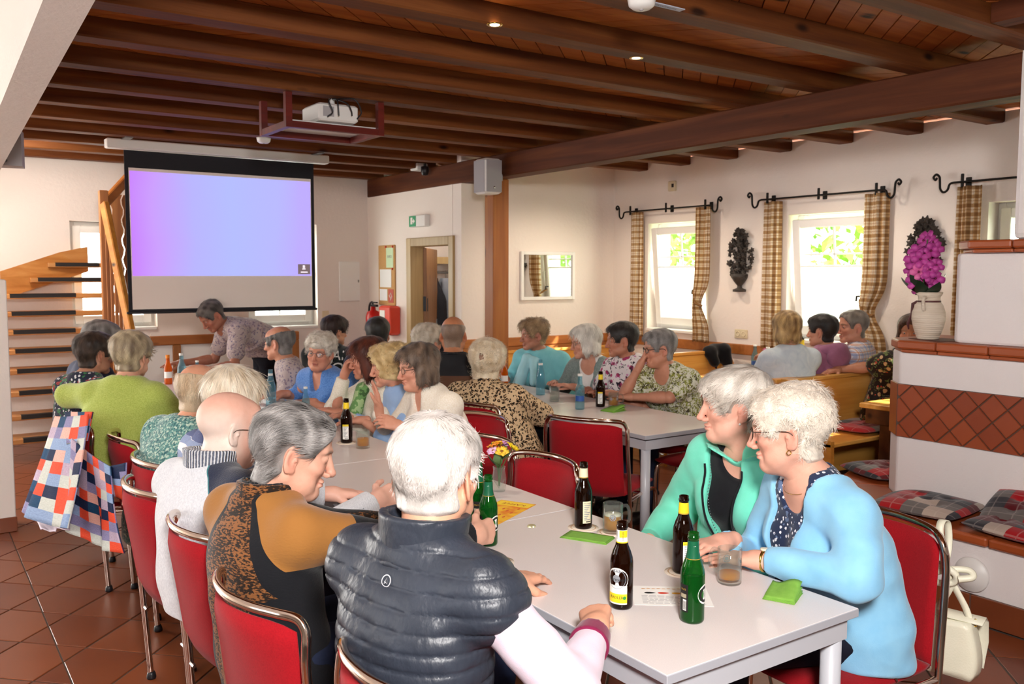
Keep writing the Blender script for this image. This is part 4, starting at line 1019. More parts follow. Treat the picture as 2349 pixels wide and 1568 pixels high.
def strap_ribbon(pts, w, nm, parent, side=(0, 1, 0)):
    P = smooth_path(pts, 6); V = []; F = []
    for i, p in enumerate(P):
        d = (P[min(i+1, len(P)-1)]-P[max(i-1, 0)]).normalized(); s = Vector(side); s = (s-d*s.dot(d)).normalized()
        V += [p-s*w/2, p+s*w/2]
    for i in range(len(P)-1): F.append((2*i, 2*i+1, 2*i+3, 2*i+2))
    o = MB().add(V, F, True).build(nm, cream_l, parent); md = o.modifiers.new('s', 'SOLIDIFY'); md.thickness = .004; return o
zz = lambda z: z-.39
strap_ribbon([(-.03, .015, zz(.72)), (-.03, .02, zz(.78)), (-.04, .03, zz(.835)), (-.02, .03, zz(.862)), (.012, .025, zz(.845)), (.012, .02, zz(.78)), (-.02, .02, zz(.72))], .022, 'strap', hb)
strap_ribbon([(-.02, .01, zz(.72)), (-.01, -.01, zz(.66)), (0, -.04, zz(.60)), (0, -.055, zz(.56))], .02, 'strap', hb)
strap_ribbon([(-.03, .0, zz(.70)), (-.02, .0, zz(.66)), (.0, .03, zz(.60)), (0, .05, zz(.56))], .02, 'strap', hb)
MB().tube(smooth_path([(-.035, .05, zz(.72)), (-.05, .02, zz(.735)), (-.04, -.02, zz(.71)), (-.03, -.01, zz(.68)), (-.045, .03, zz(.675)), (-.06, .045, zz(.70)), (-.035, .0, zz(.72)), (-.02, -.05, zz(.725)), (-.03, -.065, zz(.71)), (-.05, -.03, zz(.70))]), .0105, 8).build('knot', cream_l, hb)
for y in (-.07, .07): MB().tube(smooth_path([(.0, y-.008, .17), (0, y, .182), (0, y+.008, .17), (0, y, .16), (0, y-.008, .17)]), .0025, 6).build('strap_ring', brass, hb)
strap_ribbon([(-.047, .07, .10), (-.06, .09, .09), (-.075, .1, .12)], .012, 'zip_tag', hb, (0, 0, 1))

# ------------------------------------------------------------------ tableware
def tinted(name, tint, body, f_body=.3, gloss=.12):
    m = bpy.data.materials.new(name); m.use_nodes = True; nt = m.node_tree; nt.nodes.clear(); o = nt.nodes.new('ShaderNodeOutputMaterial')
    t = nd(nt, 'BsdfTransparent', Color=tint); d = nd(nt, 'BsdfDiffuse', Color=body); tl = nd(nt, 'BsdfTranslucent', Color=body)
    dd = nd(nt, 'MixShader', i0=.5, i1=d, i2=tl); g = nd(nt, 'BsdfGlossy', Roughness=.03)
    a = nd(nt, 'MixShader', i0=f_body, i1=t, i2=dd); fr = math_(nt, 'POWER', nd(nt, 'LayerWeight', _out=1, Blend=.5), 3.0)
    k = math_(nt, 'MULTIPLY_ADD', fr, .6 if gloss > .05 else .12, gloss*.22)
    nt.links.new(nd(nt, 'MixShader', i0=k, i1=a, i2=g), o.inputs[0]); return m
g_green = tinted('green_bottle_glass', '#4fae4a', '#1c7a2a', .42); g_brown = tinted('brown_bottle_glass', '#6e3812', '#2a1206', .5)
g_blue = tinted('blue_bottle_glass', '#cfe9f0', '#8cc4d6', .22); g_clear = tinted('clear_glass', '#f4f8f6', '#eef2f0', .05, .1)
g_orange = tinted('orange_drink', '#f0a040', '#e07a1c', .6)
beer = tinted('beer', '#ffcc50', '#f4ae2c', .72, .0); beer_g = tinted('beer_in_green', '#5a9a30', '#2f7a20', .6, .02); water = tinted('water', '#eef4f4', '#dfeaea', .06, .05)
foam = mat('beer_foam', '#f4ecd8', rough=.9); lab_w = mat('label_white', '#f0efe9', rough=.5); lab_k = mat('label_black', '#141414', rough=.5); lab_y = mat('label_yellow', '#f3d31c', rough=.45)
lab_c = mat('label_cream', '#e9e0c0', rough=.45); lab_g = mat('foil_green', '#0e5c3c', rough=.35); lab_gr = mat('label_grey', '#8e9096', rough=.5); lab_b = mat('label_blue', '#2c58a8', rough=.5); lab_gd = mat('label_gold', '#b89434', rough=.4)
PROF = [(0, 0), (.027, 0), (.0302, .005), (.0305, .012), (.0305, .122), (.029, .135), (.0235, .152), (.0175, .166), (.0148, .18), (.0135, .212), (.0150, .2135), (.0152, .219), (.0135, .2205), (.0138, .228), (.0115, .229), (.0105, .22), (0, .219)]
def on_cyl(V, r, a0, z0): return [(r*math.sin(a0+x/r), -r*math.cos(a0+x/r), z0+y) for x, y, *_ in V]
def patch(mb, r, a0, a1, z0, z1, n=10):
    V = []; F = []
    for i in range(n+1):
        a = a0+(a1-a0)*i/n; V += [(r*math.sin(a), -r*math.cos(a), z0), (r*math.sin(a), -r*math.cos(a), z1)]
    for i in range(n): F.append((2*i, 2*i+2, 2*i+3, 2*i+1))
    return mb.add(V, F, True)
def disc_on(r, a0, z0, rad, ring=None, n=24):
    V = []; F = []
    if ring is None:
        V = [(0, 0)]+[(rad*math.cos(2*math.pi*i/n), rad*math.sin(2*math.pi*i/n)) for i in range(n)]; F = [(0, 1+i, 1+(i+1) % n) for i in range(n)]
    else:
        for q in (rad, ring): V += [(q*math.cos(2*math.pi*i/n), q*math.sin(2*math.pi*i/n)) for i in range(n)]
        F = [(i, (i+1) % n, n+(i+1) % n, n+i) for i in range(n)]
    return on_cyl(V, r, a0, z0), F
def words_on(body, size, r, a0, z0, m, parent, nm='label_text', rot90=False):
    V, F = text_verts(body, size)
    if rot90: V = [(-y, x, 0) for x, y, z in V]
    return MB().add(on_cyl(V, r, a0, z0), F).build(nm, m, parent)
def face_cam(x, y, off=0.0):
    """rotation that turns the bottle's -y side to the hall's near end, plus an offset"""
    return math.atan2(-y, -x)+math.pi/2+off
def bottle(x, y, z, kind, label, off=0.0, scale=1.0, cat='bottle', group=None, detail=True, prof=None):
    b = empty('beer_bottle' if kind in ('green', 'radler', 'brown') else 'drink_bottle', (x, y, z), face_cam(x, y, off), label, cat, group); b.scale = (scale,)*3
    gm = {'green': g_green, 'radler': g_brown, 'brown': g_brown, 'blue': g_blue, 'orange': g_orange}[kind]
    MB().lathe(prof or PROF, n=28).build('glass_body', gm, b)
    if not detail: return b
    R1 = .0310
    if kind == 'green':
        MB().lathe([(0, .004), (.027, .004), (.0285, .01), (.0285, .112), (0, .112)], n=24).build('beer', beer_g, b)
        MB().lathe([(.0189, .163), (.0154, .18), (.0141, .208)], n=24).build('neck_foil', lab_g, b)
        words_on('HERB', .009, .0146, .3, .186, lab_w, b, rot90=True)
        MB().lathe([(.0196, .1625), (.0196, .164)], n=24).build('foil_edge', lab_gd, b)
        o = patch(MB(), R1, -1.25, -.35, .03, .10).build('back_label', lab_k, b)
        q = MB()
        for i in range(9): patch(q, R1+.0004, -.82+i*.035, -.82+i*.035+.018*(1+(i*7) % 3)/2, .036, .058, 1)
        patch(MB(), R1+.0002, -.84, -.5, .034, .062).build('barcode_field', lab_w, b); q.build('barcode', lab_k, b)
        words_on('Herb', .008, R1+.0004, -.8, .088, lab_gd, b); patch(MB(), R1+.0003, -1.1, -.5, .066, .076).build('label_block', mat('label_beige', '#a39a80'), b)
        V, F = disc_on(R1, 1.25, .075, .025); MB().add(V, F).build('front_label', lab_w, b); V, F = disc_on(R1+.0003, 1.25, .075, .021, .014); MB().add(V, F).build('label_ring', lab_k, b)
    if kind == 'radler':
        MB().lathe([(.0157, .176), (.0141, .209)], n=24).build('neck_label', lab_w, b)
        patch(MB(), .0150, -.1, 1.5, .178, .208).build('neck_yellow', lab_y, b)
        words_on('RADLER', .0068, .01545, .55, .193, lab_k, b, rot90=True); words_on('Warsteiner', .0062, .0152, -.62, .193, lab_k, b, rot90=True)
        MB().lathe([(.0161, .175), (.0161, .178)], n=24).build('neck_edge', lab_y, b)
        o = patch(MB(), R1, -1.0, .85, .016, .066).build('front_label', lab_w, b); V, F = disc_on(R1, -.05, .082, .031); MB().add(V, F).build('label_round', lab_w, b)
        V, F = disc_on(R1+.0003, -.1, .083, .026, .0248); MB().add(V, F).build('label_ring', lab_gr, b); V, F = disc_on(R1+.0004, -.1, .084, .0105); MB().add(V, F).build('emblem', lab_gr, b)
        words_on('Warsteiner', .0125, R1+.0007, -.05, .082, lab_k, b); words_on('PREMIUM', .004, R1+.0005, -.05, .066, lab_gr, b)
        patch(MB(), R1+.0003, -1.0, .85, .02, .044).build('yellow_band', lab_y, b); words_on('RADLER', .0105, R1+.0006, -.08, .034, lab_k, b)
        for k in (-1, 0, 1):
            V = on_cyl([(-.004+k*.007, 0), (k*.007, .009), (.004+k*.007, 0)], R1+.0004, -.05, .101); MB().add(V, [(0, 1, 2)]).build('crown', lab_gr, b)
        V, F = disc_on(R1+.0006, .62, .034, .0045); MB().add(V, F).build('leaf_mark', mat('label_leaf', '#2c8a34'), b)
    if kind == 'brown':
        nm_ = {'y': lab_y, 'c': lab_c}[detail[0]]
        MB().lathe([(.0157, .176), (.0141, .209)], n=24).build('neck_foil', nm_, b); MB().lathe([(.0161, .1755), (.0159, .1785)], n=24).build('neck_edge', lab_gd, b)
        patch(MB(), R1, -.15, .85, .022, .098).build('back_label', lab_c if detail[0] == 'c' else lab_w, b)
        q = MB()
        for i in range(9): patch(q, R1+.0004, 0, .72-.12*((i*5) % 4), .083-i*.0062, .0855-i*.0062, 4)
        q.build('small_print', lab_gr, b)
        if detail[0] == 'y': patch(MB(), R1+.0003, -.15, .85, .088, .098).build('yellow_band', lab_y, b)
        patch(MB(), R1+.0004, .2, .8, .026, .029).build('print_line', lab_k, b); words_on('Warsteiner', .006, R1+.0005, .4, .091, lab_k, b)
    if kind == 'blue':
        patch(MB(), R1*1.02, -1.0, 1.0, .055, .09).build('label', lab_b if detail == 'b' else lab_w, b) if prof is None else None; MB().lathe([(.0153, .215), (.0156, .23), (0, .231)], n=16).build('cap', lab_w, b)
    if kind == 'orange':
        patch(MB(), R1, -1.2, 1.2, .05, .10).build('label', lab_w, b); MB().lathe([(.0153, .205), (.0156, .23), (0, .231)], n=16).build('cap', mat('orange_cap', '#e8861c'), b)
    return b
TZ = .74
bottle(1.619, 1.543, TZ, 'green', 'green beer bottle standing closest, at the front table corner')
bottle(1.533, 1.715, TZ, 'radler', 'brown bottle with white and yellow shandy label beside the fist', off=-.35)
bottle(1.862, 1.815, TZ, 'brown', 'brown bottle with a yellow neck in front of the mint jacket', off=.15, detail='y')
bottle(1.908, 2.335, TZ, 'brown', 'brown bottle with a cream neck beside the half-full beer mug', off=.1, detail='c')
bottle(1.534, 2.362, TZ, 'green', 'open green beer bottle held by the man in brown', off=-.3)
bottle(1.608, 2.538, TZ, 'green', 'green beer bottle behind the hand-held one, partly hidden', off=.6)
bottle(1.863, 4.214, TZ, 'brown', 'brown bottle with a yellow neck standing alone mid-table', off=-.5, detail='y')
PB = [(0, 0), (.03, 0), (.034, .006), (.034, .11), (.03, .15), (.02, .19), (.0145, .22), (.0135, .25), (.015, .255), (0, .256)]
bottle(1.945, 5.583, TZ, 'blue', 'pale blue glass water bottle before the woman in the blue sweater', detail='w', prof=PB, scale=.98)
bottle(2.0, 5.12, TZ, 'blue', 'pale blue water bottle half hidden behind the grey-haired man in brown', detail='w', scale=.8)
bottle(1.695, 7.22, TZ, 'orange', 'orange soft drink bottle at the screen end of the long table', detail='w')
bottle(1.754, 7.04, TZ, 'blue', 'blue glass bottle beside the orange soft drink', detail='b', scale=1.1)
bottle(1.86, 7.0, TZ, 'blue', 'small blue bottle between the blue bottle and the balding man', detail='b', scale=.85)
bottle(3.579, 4.425, TZ, 'blue', 'blue water bottle with label on the second table, next to the brown one', detail='b')
bottle(3.762, 4.437, TZ, 'brown', 'brown beer bottle with yellow neck on the second table', detail='y', off=-.4, scale=1.02)
bottle(3.768, 5.11, TZ, 'blue', 'pale water bottle in front of the woman in turquoise', detail='w', prof=PB)
bottle(3.80, 5.62, TZ, 'orange', 'yellow-necked drink bottle behind the leopard blouse', detail='w', scale=.9)
bottle(6.28, 5.28, TZ, 'blue', 'blue bottle on the alcove pine table, beside the flowers', detail='b', scale=1.05)
bottle(6.16, 5.04, TZ, 'blue', 'clear bottle with blue label next to the blonde woman', detail='b', scale=1.05)
bottle(6.30, 4.80, TZ+.0, 'brown', 'tall brown bottle with blue label between the blonde and the dark-haired sitter', detail='y', scale=1.5)
def mug(x, y, z, level, label, off=0, name='beer_mug', r=.034, h=.10, handle=True, liquid=beer, head=False, cat='glass', emblem=True):
    g = empty(name, (x, y, z), face_cam(x, y, off), label, cat)
    MB().lathe([(0, 0), (r-.002, 0), (r, .004), (r, h), (r-.002, h+.001), (r-.004, h), (r-.004, .014), (0, .012)], n=32).build('glass_wall', g_clear, g)
    if level > .015:
        MB().lathe([(0, .0135), (r-.005, .0145), (r-.005, level), (0, level)], n=28).build('drink', liquid, g)
        if head: MB().lathe([(0, level), (r-.0052, level), (r-.0052, level+.006), (0, level+.005)], n=28).build('foam', foam, g)
    if handle: MB().tube(smooth_path([(r-.001, 0, h*.85), (r+.02, 0, h*.86), (r+.03, 0, h*.6), (r+.026, 0, h*.32), (r-.001, 0, h*.2)]), .0055, 10).build('handle', g_clear, g)
    if emblem:
        for a in (-.5, .8):
            V, F = disc_on(r+.0006, a, h*.58, .011, .0085); V2, F2 = disc_on(r+.0006, a, h*.58, .006)
            MB().add(V, F).add(V2, F2).build('emblem', lab_gr, g)
    return g
mug(1.955, 2.235, TZ, .058, 'glass mug of beer, half full, beside the green napkin', off=.5, head=True)
mug(1.91, 1.679, TZ, .03, 'nearly empty glass beer mug by the wrist watch', off=2.6)
mug(1.875, 4.041, TZ, .05, 'low beer glass beside the lone yellow-necked bottle', handle=False, h=.09, emblem=False, name='beer_glass')
mug(3.826, 4.38, TZ, .06, 'small glass of beer next to the brown bottle on the second table', handle=True, h=.095)
mug(3.655, 4.794, TZ, .03, 'empty water glass on the second table before the grey cardigan', handle=False, liquid=water, h=.1, emblem=False, name='water_glass')
mug(6.10, 4.96, TZ, .05, 'water glass on the alcove table beside the labelled bottle', handle=False, liquid=water, h=.11, emblem=False, name='water_glass')
mug(1.57, 2.83, TZ, .05, 'glass of beer in the hand of the bald man', handle=False, h=.11, emblem=False, name='beer_glass')
mug(1.80, 6.93, TZ, .03, 'clear glass at the hand of the woman in lime green', handle=False, liquid=water, h=.1, emblem=False, name='water_glass')
# coasters, cap
coast = mat('coaster', rough=.9, build=lambda nt: mix(nt, nd(nt, 'TexNoise', Vector=coords(nt), Scale=90.0), '#e4d2bc', '#f0e4d4'))
cr_ = mat('coaster_print', '#c99a68', rough=.9)
for (x, y, l) in ((1.862, 1.815, 'round beer mat under the yellow-necked bottle at the mint jacket'), (1.908, 2.335, 'round beer mat under the cream-necked bottle'), (1.955, 2.235, 'round beer mat under the half-full mug'), (1.46, 2.2, 'round beer mat at the vest shoulder, half hidden'), (1.863, 4.214, 'round beer mat under the lone bottle')):
    c = empty('beer_mat', (x, y, TZ), rz=.3, label=l, cat='coaster'); s = 0 if x == 1.46 else 1
    MB().lathe([(0, 0), (.0535, 0), (.0535, .0013), (0, .0014)], n=40).build('card', coast, c)
    V = []; n = 36
    for q in (.044, .0415): V += [(q*math.cos(2*math.pi*i/n), q*math.sin(2*math.pi*i/n), .0017) for i in range(n)]
    MB().add(V, [(i, n+i, n+(i+1) % n, (i+1) % n)[::-1] for i in range(n)]).build('ring_print', cr_, c)
for o in [q for q in bpy.data.objects if q.parent is None and q.get('category') in ('bottle', 'glass')]:
    for (x, y) in ((1.862, 1.815), (1.908, 2.335), (1.955, 2.235), (1.863, 4.214)):
        if abs(o.location.x-x) < .002 and abs(o.location.y-y) < .002: o.location.z += .0018
capm = empty('bottle_cap', (1.769, 2.448, TZ), label='crown cap lying on the table seam', cat='bottle cap')
V = [(0, 0, .006)]; n = 42
for q, z in ((.011, .006), (.0135, .004), (.0155, 0)):
    V += [((q+(.0007 if i % 2 else -.0004))*math.cos(2*math.pi*i/n), (q+(.0007 if i % 2 else -.0004))*math.sin(2*math.pi*i/n), z) for i in range(n)]
F = [(0, 1+i, 1+(i+1) % n) for i in range(n)]+[(1+k*n+i, 1+(k+1)*n+i, 1+(k+1)*n+(i+1) % n, 1+k*n+(i+1) % n) for k in range(2) for i in range(n)]
MB().add(V, F).build('crown', mat('cap_metal', '#d8d2a8', rough=.35, metal=.6), capm)
# napkins and papers
napm = mat('green_napkin', rough=.9, build=lambda nt: {'Base Color': mix(nt, nd(nt, 'TexNoise', Vector=coords(nt), Scale=60.0), '#6ea236', '#84b64a'), 'height': nd(nt, 'TexVoronoi', Vector=coords(nt), Scale=300.0), 'hstr': (.2, .001)})
def napkin(x, y, z, rz, sx, sy, label, layers=3, lift=.0):
    p = empty('napkin', (x, y, z), rz, label, 'napkin', 'green paper napkins')
    for k in range(layers):
        V = []; F = []; n = 8
        for j in range(n+1):
            for i in range(n+1):
                u, v = i/n-.5, j/n-.5
                V.append((u*sx*(1-.03*k), v*sy*(1-.02*k), .001+.0022*k+lift*(k/max(1, layers))*(u+.5)*(1+.4*math.sin(v*5+k))+.0006*math.sin(u*9+k)))
        for j in range(n):
            for i in range(n): a = j*(n+1)+i; F.append((a, a+1, a+n+2, a+n+1))
        o = MB().add(V, F, True).build('fold', napm, p); md = o.modifiers.new('s', 'SOLIDIFY'); md.thickness = .0014; md.offset = 0
    return p
napkin(1.845, 2.235, TZ, R(-62), .165, .085, 'green paper napkin lying flat by the half-full mug')
napkin(1.948, 1.522, TZ, R(25), .105, .085, 'folded green napkin with lifted layers at the table corner', 4, .028)
napkin(3.711, 4.249, TZ, R(10), .13, .11, 'crumpled green napkin on the second table', 4, .03)
napkin(5.72, 5.05, TZ, R(10), .14, .11, 'green napkin on the alcove pine table', 3, .01)
sheet_p = empty('paper_sheet', (1.695, 1.695, TZ+.0006), R(-52+14), 'white paper with black, red and yellow drop shapes under the bottles', 'paper')
MB().b2((-.105, -.072, 0), (.105, .072, .0006)).build('sheet', paper, sheet_p)
def drop(mb, x, y, s):
    P = []
    for i in range(20):
        a = 2*math.pi*i/20; P.append((x+s*math.cos(a)*1.25, y+s*.62*math.sin(a)*(math.sin(a/2))**.6, .0012))
    mb.add(P, [tuple(range(20))])
for x, c, nm_ in ((-.045, '#141414', 'black_drop'), (-.008, '#cf3a20', 'red_drop'), (.03, '#e8b02c', 'yellow_drop')):
    q = MB(); drop(q, x-.01, .018, .0125); q.build(nm_, mat(nm_, c, rough=.8), sheet_p)
q = MB(); rg = random.Random(5)
for j in range(7):
    x = -.08
    while x < .07:
        l = rg.uniform(.008, .022); q.add([(x, -.005-j*.009, .0009), (x+l, -.005-j*.009, .0009), (x+l, -.0025-j*.009, .0009), (x, -.0025-j*.009, .0009)], [(0, 1, 2, 3)]); x += l+.004
o = q.build('print_lines', mat('print_grey', '#a8a4a8'), sheet_p); o['kind'] = 'stuff'
q = MB()
for k in range(8): drop(q, -.07+k*.014, .05+.002*(k % 2), .005)
q.build('leaf_print', mat('print_tan', '#d8a468'), sheet_p)
fl = empty('flyer', (1.785, 2.668, TZ+.0006), R(28), 'orange and yellow flyer on the second table of the long row', 'paper')
MB().b2((-.15, -.075, 0), (.15, .075, .0006)).build('sheet', mat('flyer_yellow', rough=.7, build=lambda nt: mix(nt, ramp(nt, nd(nt, 'TexNoise', Vector=coords(nt), Scale=16.0), [(.45, '#000000'), (.6, '#ffffff')]), '#f2bf30', '#e88a24')), fl)
MB().add([(.085, -.07, .0009), (.14, -.07, .0009), (.14, .07, .0009), (.085, .07, .0009)], [(0, 1, 2, 3)]).build('title_band', mat('flyer_band', '#f7d73a', rough=.7), fl)
V, F = text_verts('KAFFEE', .03); MB().add([(.112-y, x, .0012) for x, y, z in V], F).build('flyer_text', mat('flyer_red', '#b0401c'), fl)
q = MB()
for k in range(9): drop(q, -.1+.02*k, -.02+.03*math.sin(k*2.1), .009)
q.build('flyer_print', mat('flyer_orange', '#d9602c'), fl)
# flowers on the tables
def posy(x, y, z, label, cols, seed, h=.2, spread=.06, rad=.03):
    rg = random.Random(seed); v = empty('flower_vase', (x, y, z), label=label, cat='flowers')
    MB().lathe([(0, 0), (.024, 0), (.026, .01), (.03, .05), (.024, .085), (.026, .1), (.024, .1), (.022, .085), (.027, .05), (0, .008)], n=20).build('glass', g_clear, v)
    for k, c in enumerate(cols):
        a = k*2.4+seed; rr = spread*(.45+.55*rg.random()); hh = h*rg.uniform(.85, 1.1); tip = Vector((rr*math.cos(a), rr*math.sin(a), hh))
        MB().tube(smooth_path([(0, 0, .02), (tip.x*.3, tip.y*.3, hh*.6), tuple(tip)], 4), .0022, 6).build('stem', stem_m, v)
        mb = MB(); nrm = Vector((tip.x, tip.y, .08)).normalized()
        for q in range(2): petal_fan(mb, (0, 0, .004*q), nrm, rad*(1-.25*q), rg)
        o = mb.build('blossom', mat('flower'+c, c, rough=.6), v); o.location = tip
        MB().lathe([(0, -.002), (.008, .002), (.005, .008), (0, .009)], n=8).build('flower_eye', mat('flower_eye', '#8a5a18'), o).location = nrm*.004
    for k in range(5): leaf_blade('leaf', .075, .018, .5, mat('table_leaf', '#5e7d4c', rough=.6), v, (0, 0, .1+.01*k), (.5, 0, k*1.35+seed))
    return v
posy(1.955, 2.93, TZ, 'glass of yellow, orange and pink flowers behind the white-haired head', ['#f2b41c', '#e8b9dc', '#f0d020', '#e8902c', '#f4c83c', '#d79ad0'], 1, h=.17)
posy(6.30, 5.14, TZ, 'small vase of yellow and pink flowers on the alcove table', ['#f2c81c', '#e084b8', '#d86fa8', '#7a2c86', '#f0d030'], 4, h=.2)
# ------------------------------------------------------------------ people: smooth distance fields turned into one continuous skin
def smin(a, b, k):
    h = np.clip(.5+.5*(b-a)/k, 0, 1); return b*(1-h)+a*h-k*h*(1-h)
class Fld:
    def __init__(s, lo, hi, h):
        s.h = h; s.lo = np.array(lo, float); n = np.ceil((np.array(hi)-s.lo)/h).astype(int)+1
        s.ax = [(s.lo[i]+h*np.arange(n[i])).astype(np.float32) for i in range(3)]; s.d = np.full(tuple(n), 1.0, np.float32)
    def _sl(s, lo, hi, m):
        out = []
        for i in range(3):
            a = int(max(0, math.floor((lo[i]-m-s.lo[i])/s.h))); b = int(min(len(s.ax[i]), math.ceil((hi[i]+m-s.lo[i])/s.h)+1))
            if b <= a: return None
            out.append(slice(a, b))
        return tuple(out)
    def _xyz(s, sl): return s.ax[0][sl[0]][:, None, None], s.ax[1][sl[1]][None, :, None], s.ax[2][sl[2]][None, None, :]
    def add(s, pr, k=.01):
        sl = s._sl(pr[1], pr[2], k+2.5*s.h)
        if sl: s.d[sl] = smin(s.d[sl], pr[0](*s._xyz(sl)), k)
        return s
    def sub(s, pr, k=.004):
        sl = s._sl(pr[1], pr[2], k+2.5*s.h)
        if sl: s.d[sl] = -smin(-s.d[sl], pr[0](*s._xyz(sl)), k)
        return s
    def cut(s, n, c):
        """keep n.p <= c"""
        x, y, z = s._xyz((slice(None),)*3); s.d = np.maximum(s.d, n[0]*x+n[1]*y+n[2]*z-c); return s
    def apply(s, fn): s.d = fn(s.d, *s._xyz((slice(None),)*3)); return s
    def mesh(s): return surfnet(s.d, s.lo, s.h)
def surfnet(d, lo, h):
    sg = d < 0; n = [q-1 for q in d.shape]
    cnt = np.zeros(n, np.int8); cs = [(i, j, k) for i in (0, 1) for j in (0, 1) for k in (0, 1)]
    for i, j, k in cs: cnt += sg[i:i+n[0], j:j+n[1], k:k+n[2]]
    act = (cnt > 0) & (cnt < 8); idx = np.full(n, -1, np.int32); I = np.argwhere(act); idx[act] = np.arange(len(I))
    if not len(I): return np.zeros((0, 3)), np.zeros((0, 4), int)
    val = {c: d[I[:, 0]+c[0], I[:, 1]+c[1], I[:, 2]+c[2]] for c in cs}
    acc = np.zeros((len(I), 3)); num = np.zeros(len(I))
    for a in cs:
        for ax in range(3):
            if a[ax]: continue
            b = list(a); b[ax] = 1; b = tuple(b); va, vb = val[a], val[b]; m = (va < 0) != (vb < 0)
            t = va[m]/(va[m]-vb[m]); p = np.tile(np.array(a, float), (m.sum(), 1)); p[:, ax] += t
            acc[m] += p; num[m] += 1
    V = (I+acc/num[:, None])*h+lo; F = []
    for ax in range(3):
        s0 = [slice(None)]*3; s1 = [slice(None)]*3; s0[ax] = slice(0, -1); s1[ax] = slice(1, None)
        a = sg[tuple(s0)]; b = sg[tuple(s1)]; E = np.argwhere(a != b); u, v = (ax+1) % 3, (ax+2) % 3
        ok = (E[:, u] > 0) & (E[:, v] > 0) & (E[:, u] < n[u]) & (E[:, v] < n[v]); E = E[ok]
        if not len(E): continue
        inside = a[E[:, 0], E[:, 1], E[:, 2]]
        def cell(du, dv): q = E.copy(); q[:, u] -= du; q[:, v] -= dv; return idx[q[:, 0], q[:, 1], q[:, 2]]
        Q = np.stack([cell(1, 1), cell(0, 1), cell(0, 0), cell(1, 0)], 1); Q[~inside] = Q[~inside][:, ::-1]; F.append(Q)
    return V, np.concatenate(F)
def vnormals(V, F):
    a = V[F[:, 2]]-V[F[:, 0]]; b = V[F[:, 3 if F.shape[1] > 3 else 1]]-V[F[:, 1 if F.shape[1] > 3 else 0]]; n = np.cross(a, b); N = np.zeros_like(V)
    for i in range(F.shape[1]): np.add.at(N, F[:, i], n)
    return N/np.maximum(np.linalg.norm(N, axis=1, keepdims=True), 1e-9)
A_ = lambda q: np.array(q, float)
def cap(a, b, ra, rb=None):
    a, b = A_(a), A_(b); rb = ra if rb is None else rb; d = b-a; L2 = max(float(d@d), 1e-12); r = max(ra, rb)
    def f(x, y, z):
        px, py, pz = x-a[0], y-a[1], z-a[2]; t = np.clip((px*d[0]+py*d[1]+pz*d[2])/L2, 0, 1)
        return np.sqrt((px-t*d[0])**2+(py-t*d[1])**2+(pz-t*d[2])**2)-(ra+(rb-ra)*t)
    return f, np.minimum(a, b)-r, np.maximum(a, b)+r
def ell(c, r, M=None):
    c, r = A_(c), A_(r)
    def f(x, y, z):
        p = (x-c[0], y-c[1], z-c[2])
        if M is not None: p = tuple(M[0][i]*p[0]+M[1][i]*p[1]+M[2][i]*p[2] for i in range(3))
        k0 = np.sqrt((p[0]/r[0])**2+(p[1]/r[1])**2+(p[2]/r[2])**2); k1 = np.sqrt((p[0]/r[0]**2)**2+(p[1]/r[1]**2)**2+(p[2]/r[2]**2)**2)
        return k0*(k0-1)/np.maximum(k1, 1e-6)
    R_ = np.full(3, r.max()) if M is not None else r
    return f, c-R_, c+R_
def chain(sec, right, infl=0.0):
    """elliptic sections (centre, half width, half depth) along a spine"""
    right = A_(right)
    cs = [A_(s[0]) for s in sec]; rm = max(max(s[1], s[2]) for s in sec)+infl
    def f(x, y, z):
        out = None
        for (c0, w0, d0), (c1, w1, d1) in zip(sec, sec[1:]):
            c0, c1 = A_(c0), A_(c1); ax = c1-c0; L = np.linalg.norm(ax); ax = ax/L; rt = right-ax*(right@ax); rt = rt/np.linalg.norm(rt); fw = np.cross(ax, rt)
            px, py, pz = x-c0[0], y-c0[1], z-c0[2]; ta = px*ax[0]+py*ax[1]+pz*ax[2]; t = np.clip(ta/L, 0, 1); e = ta-t*L
            w = w0+(w1-w0)*t+infl; dd = d0+(d1-d0)*t+infl
            u = (px*rt[0]+py*rt[1]+pz*rt[2])/w; v = (px*fw[0]+py*fw[1]+pz*fw[2])/dd
            r = (np.abs(u)**2.4+np.abs(v)**2.4)**(1/2.4); q = (r-1)*np.minimum(w, dd)*.9
            dist = np.where(np.abs(e) > 0, np.sqrt(np.maximum(q, 0)**2+e*e)+np.minimum(q, 0)*0, q)
            out = dist if out is None else smin(out, dist, .03)
        return out
    return f, np.min(cs, 0)-rm, np.max(cs, 0)+rm
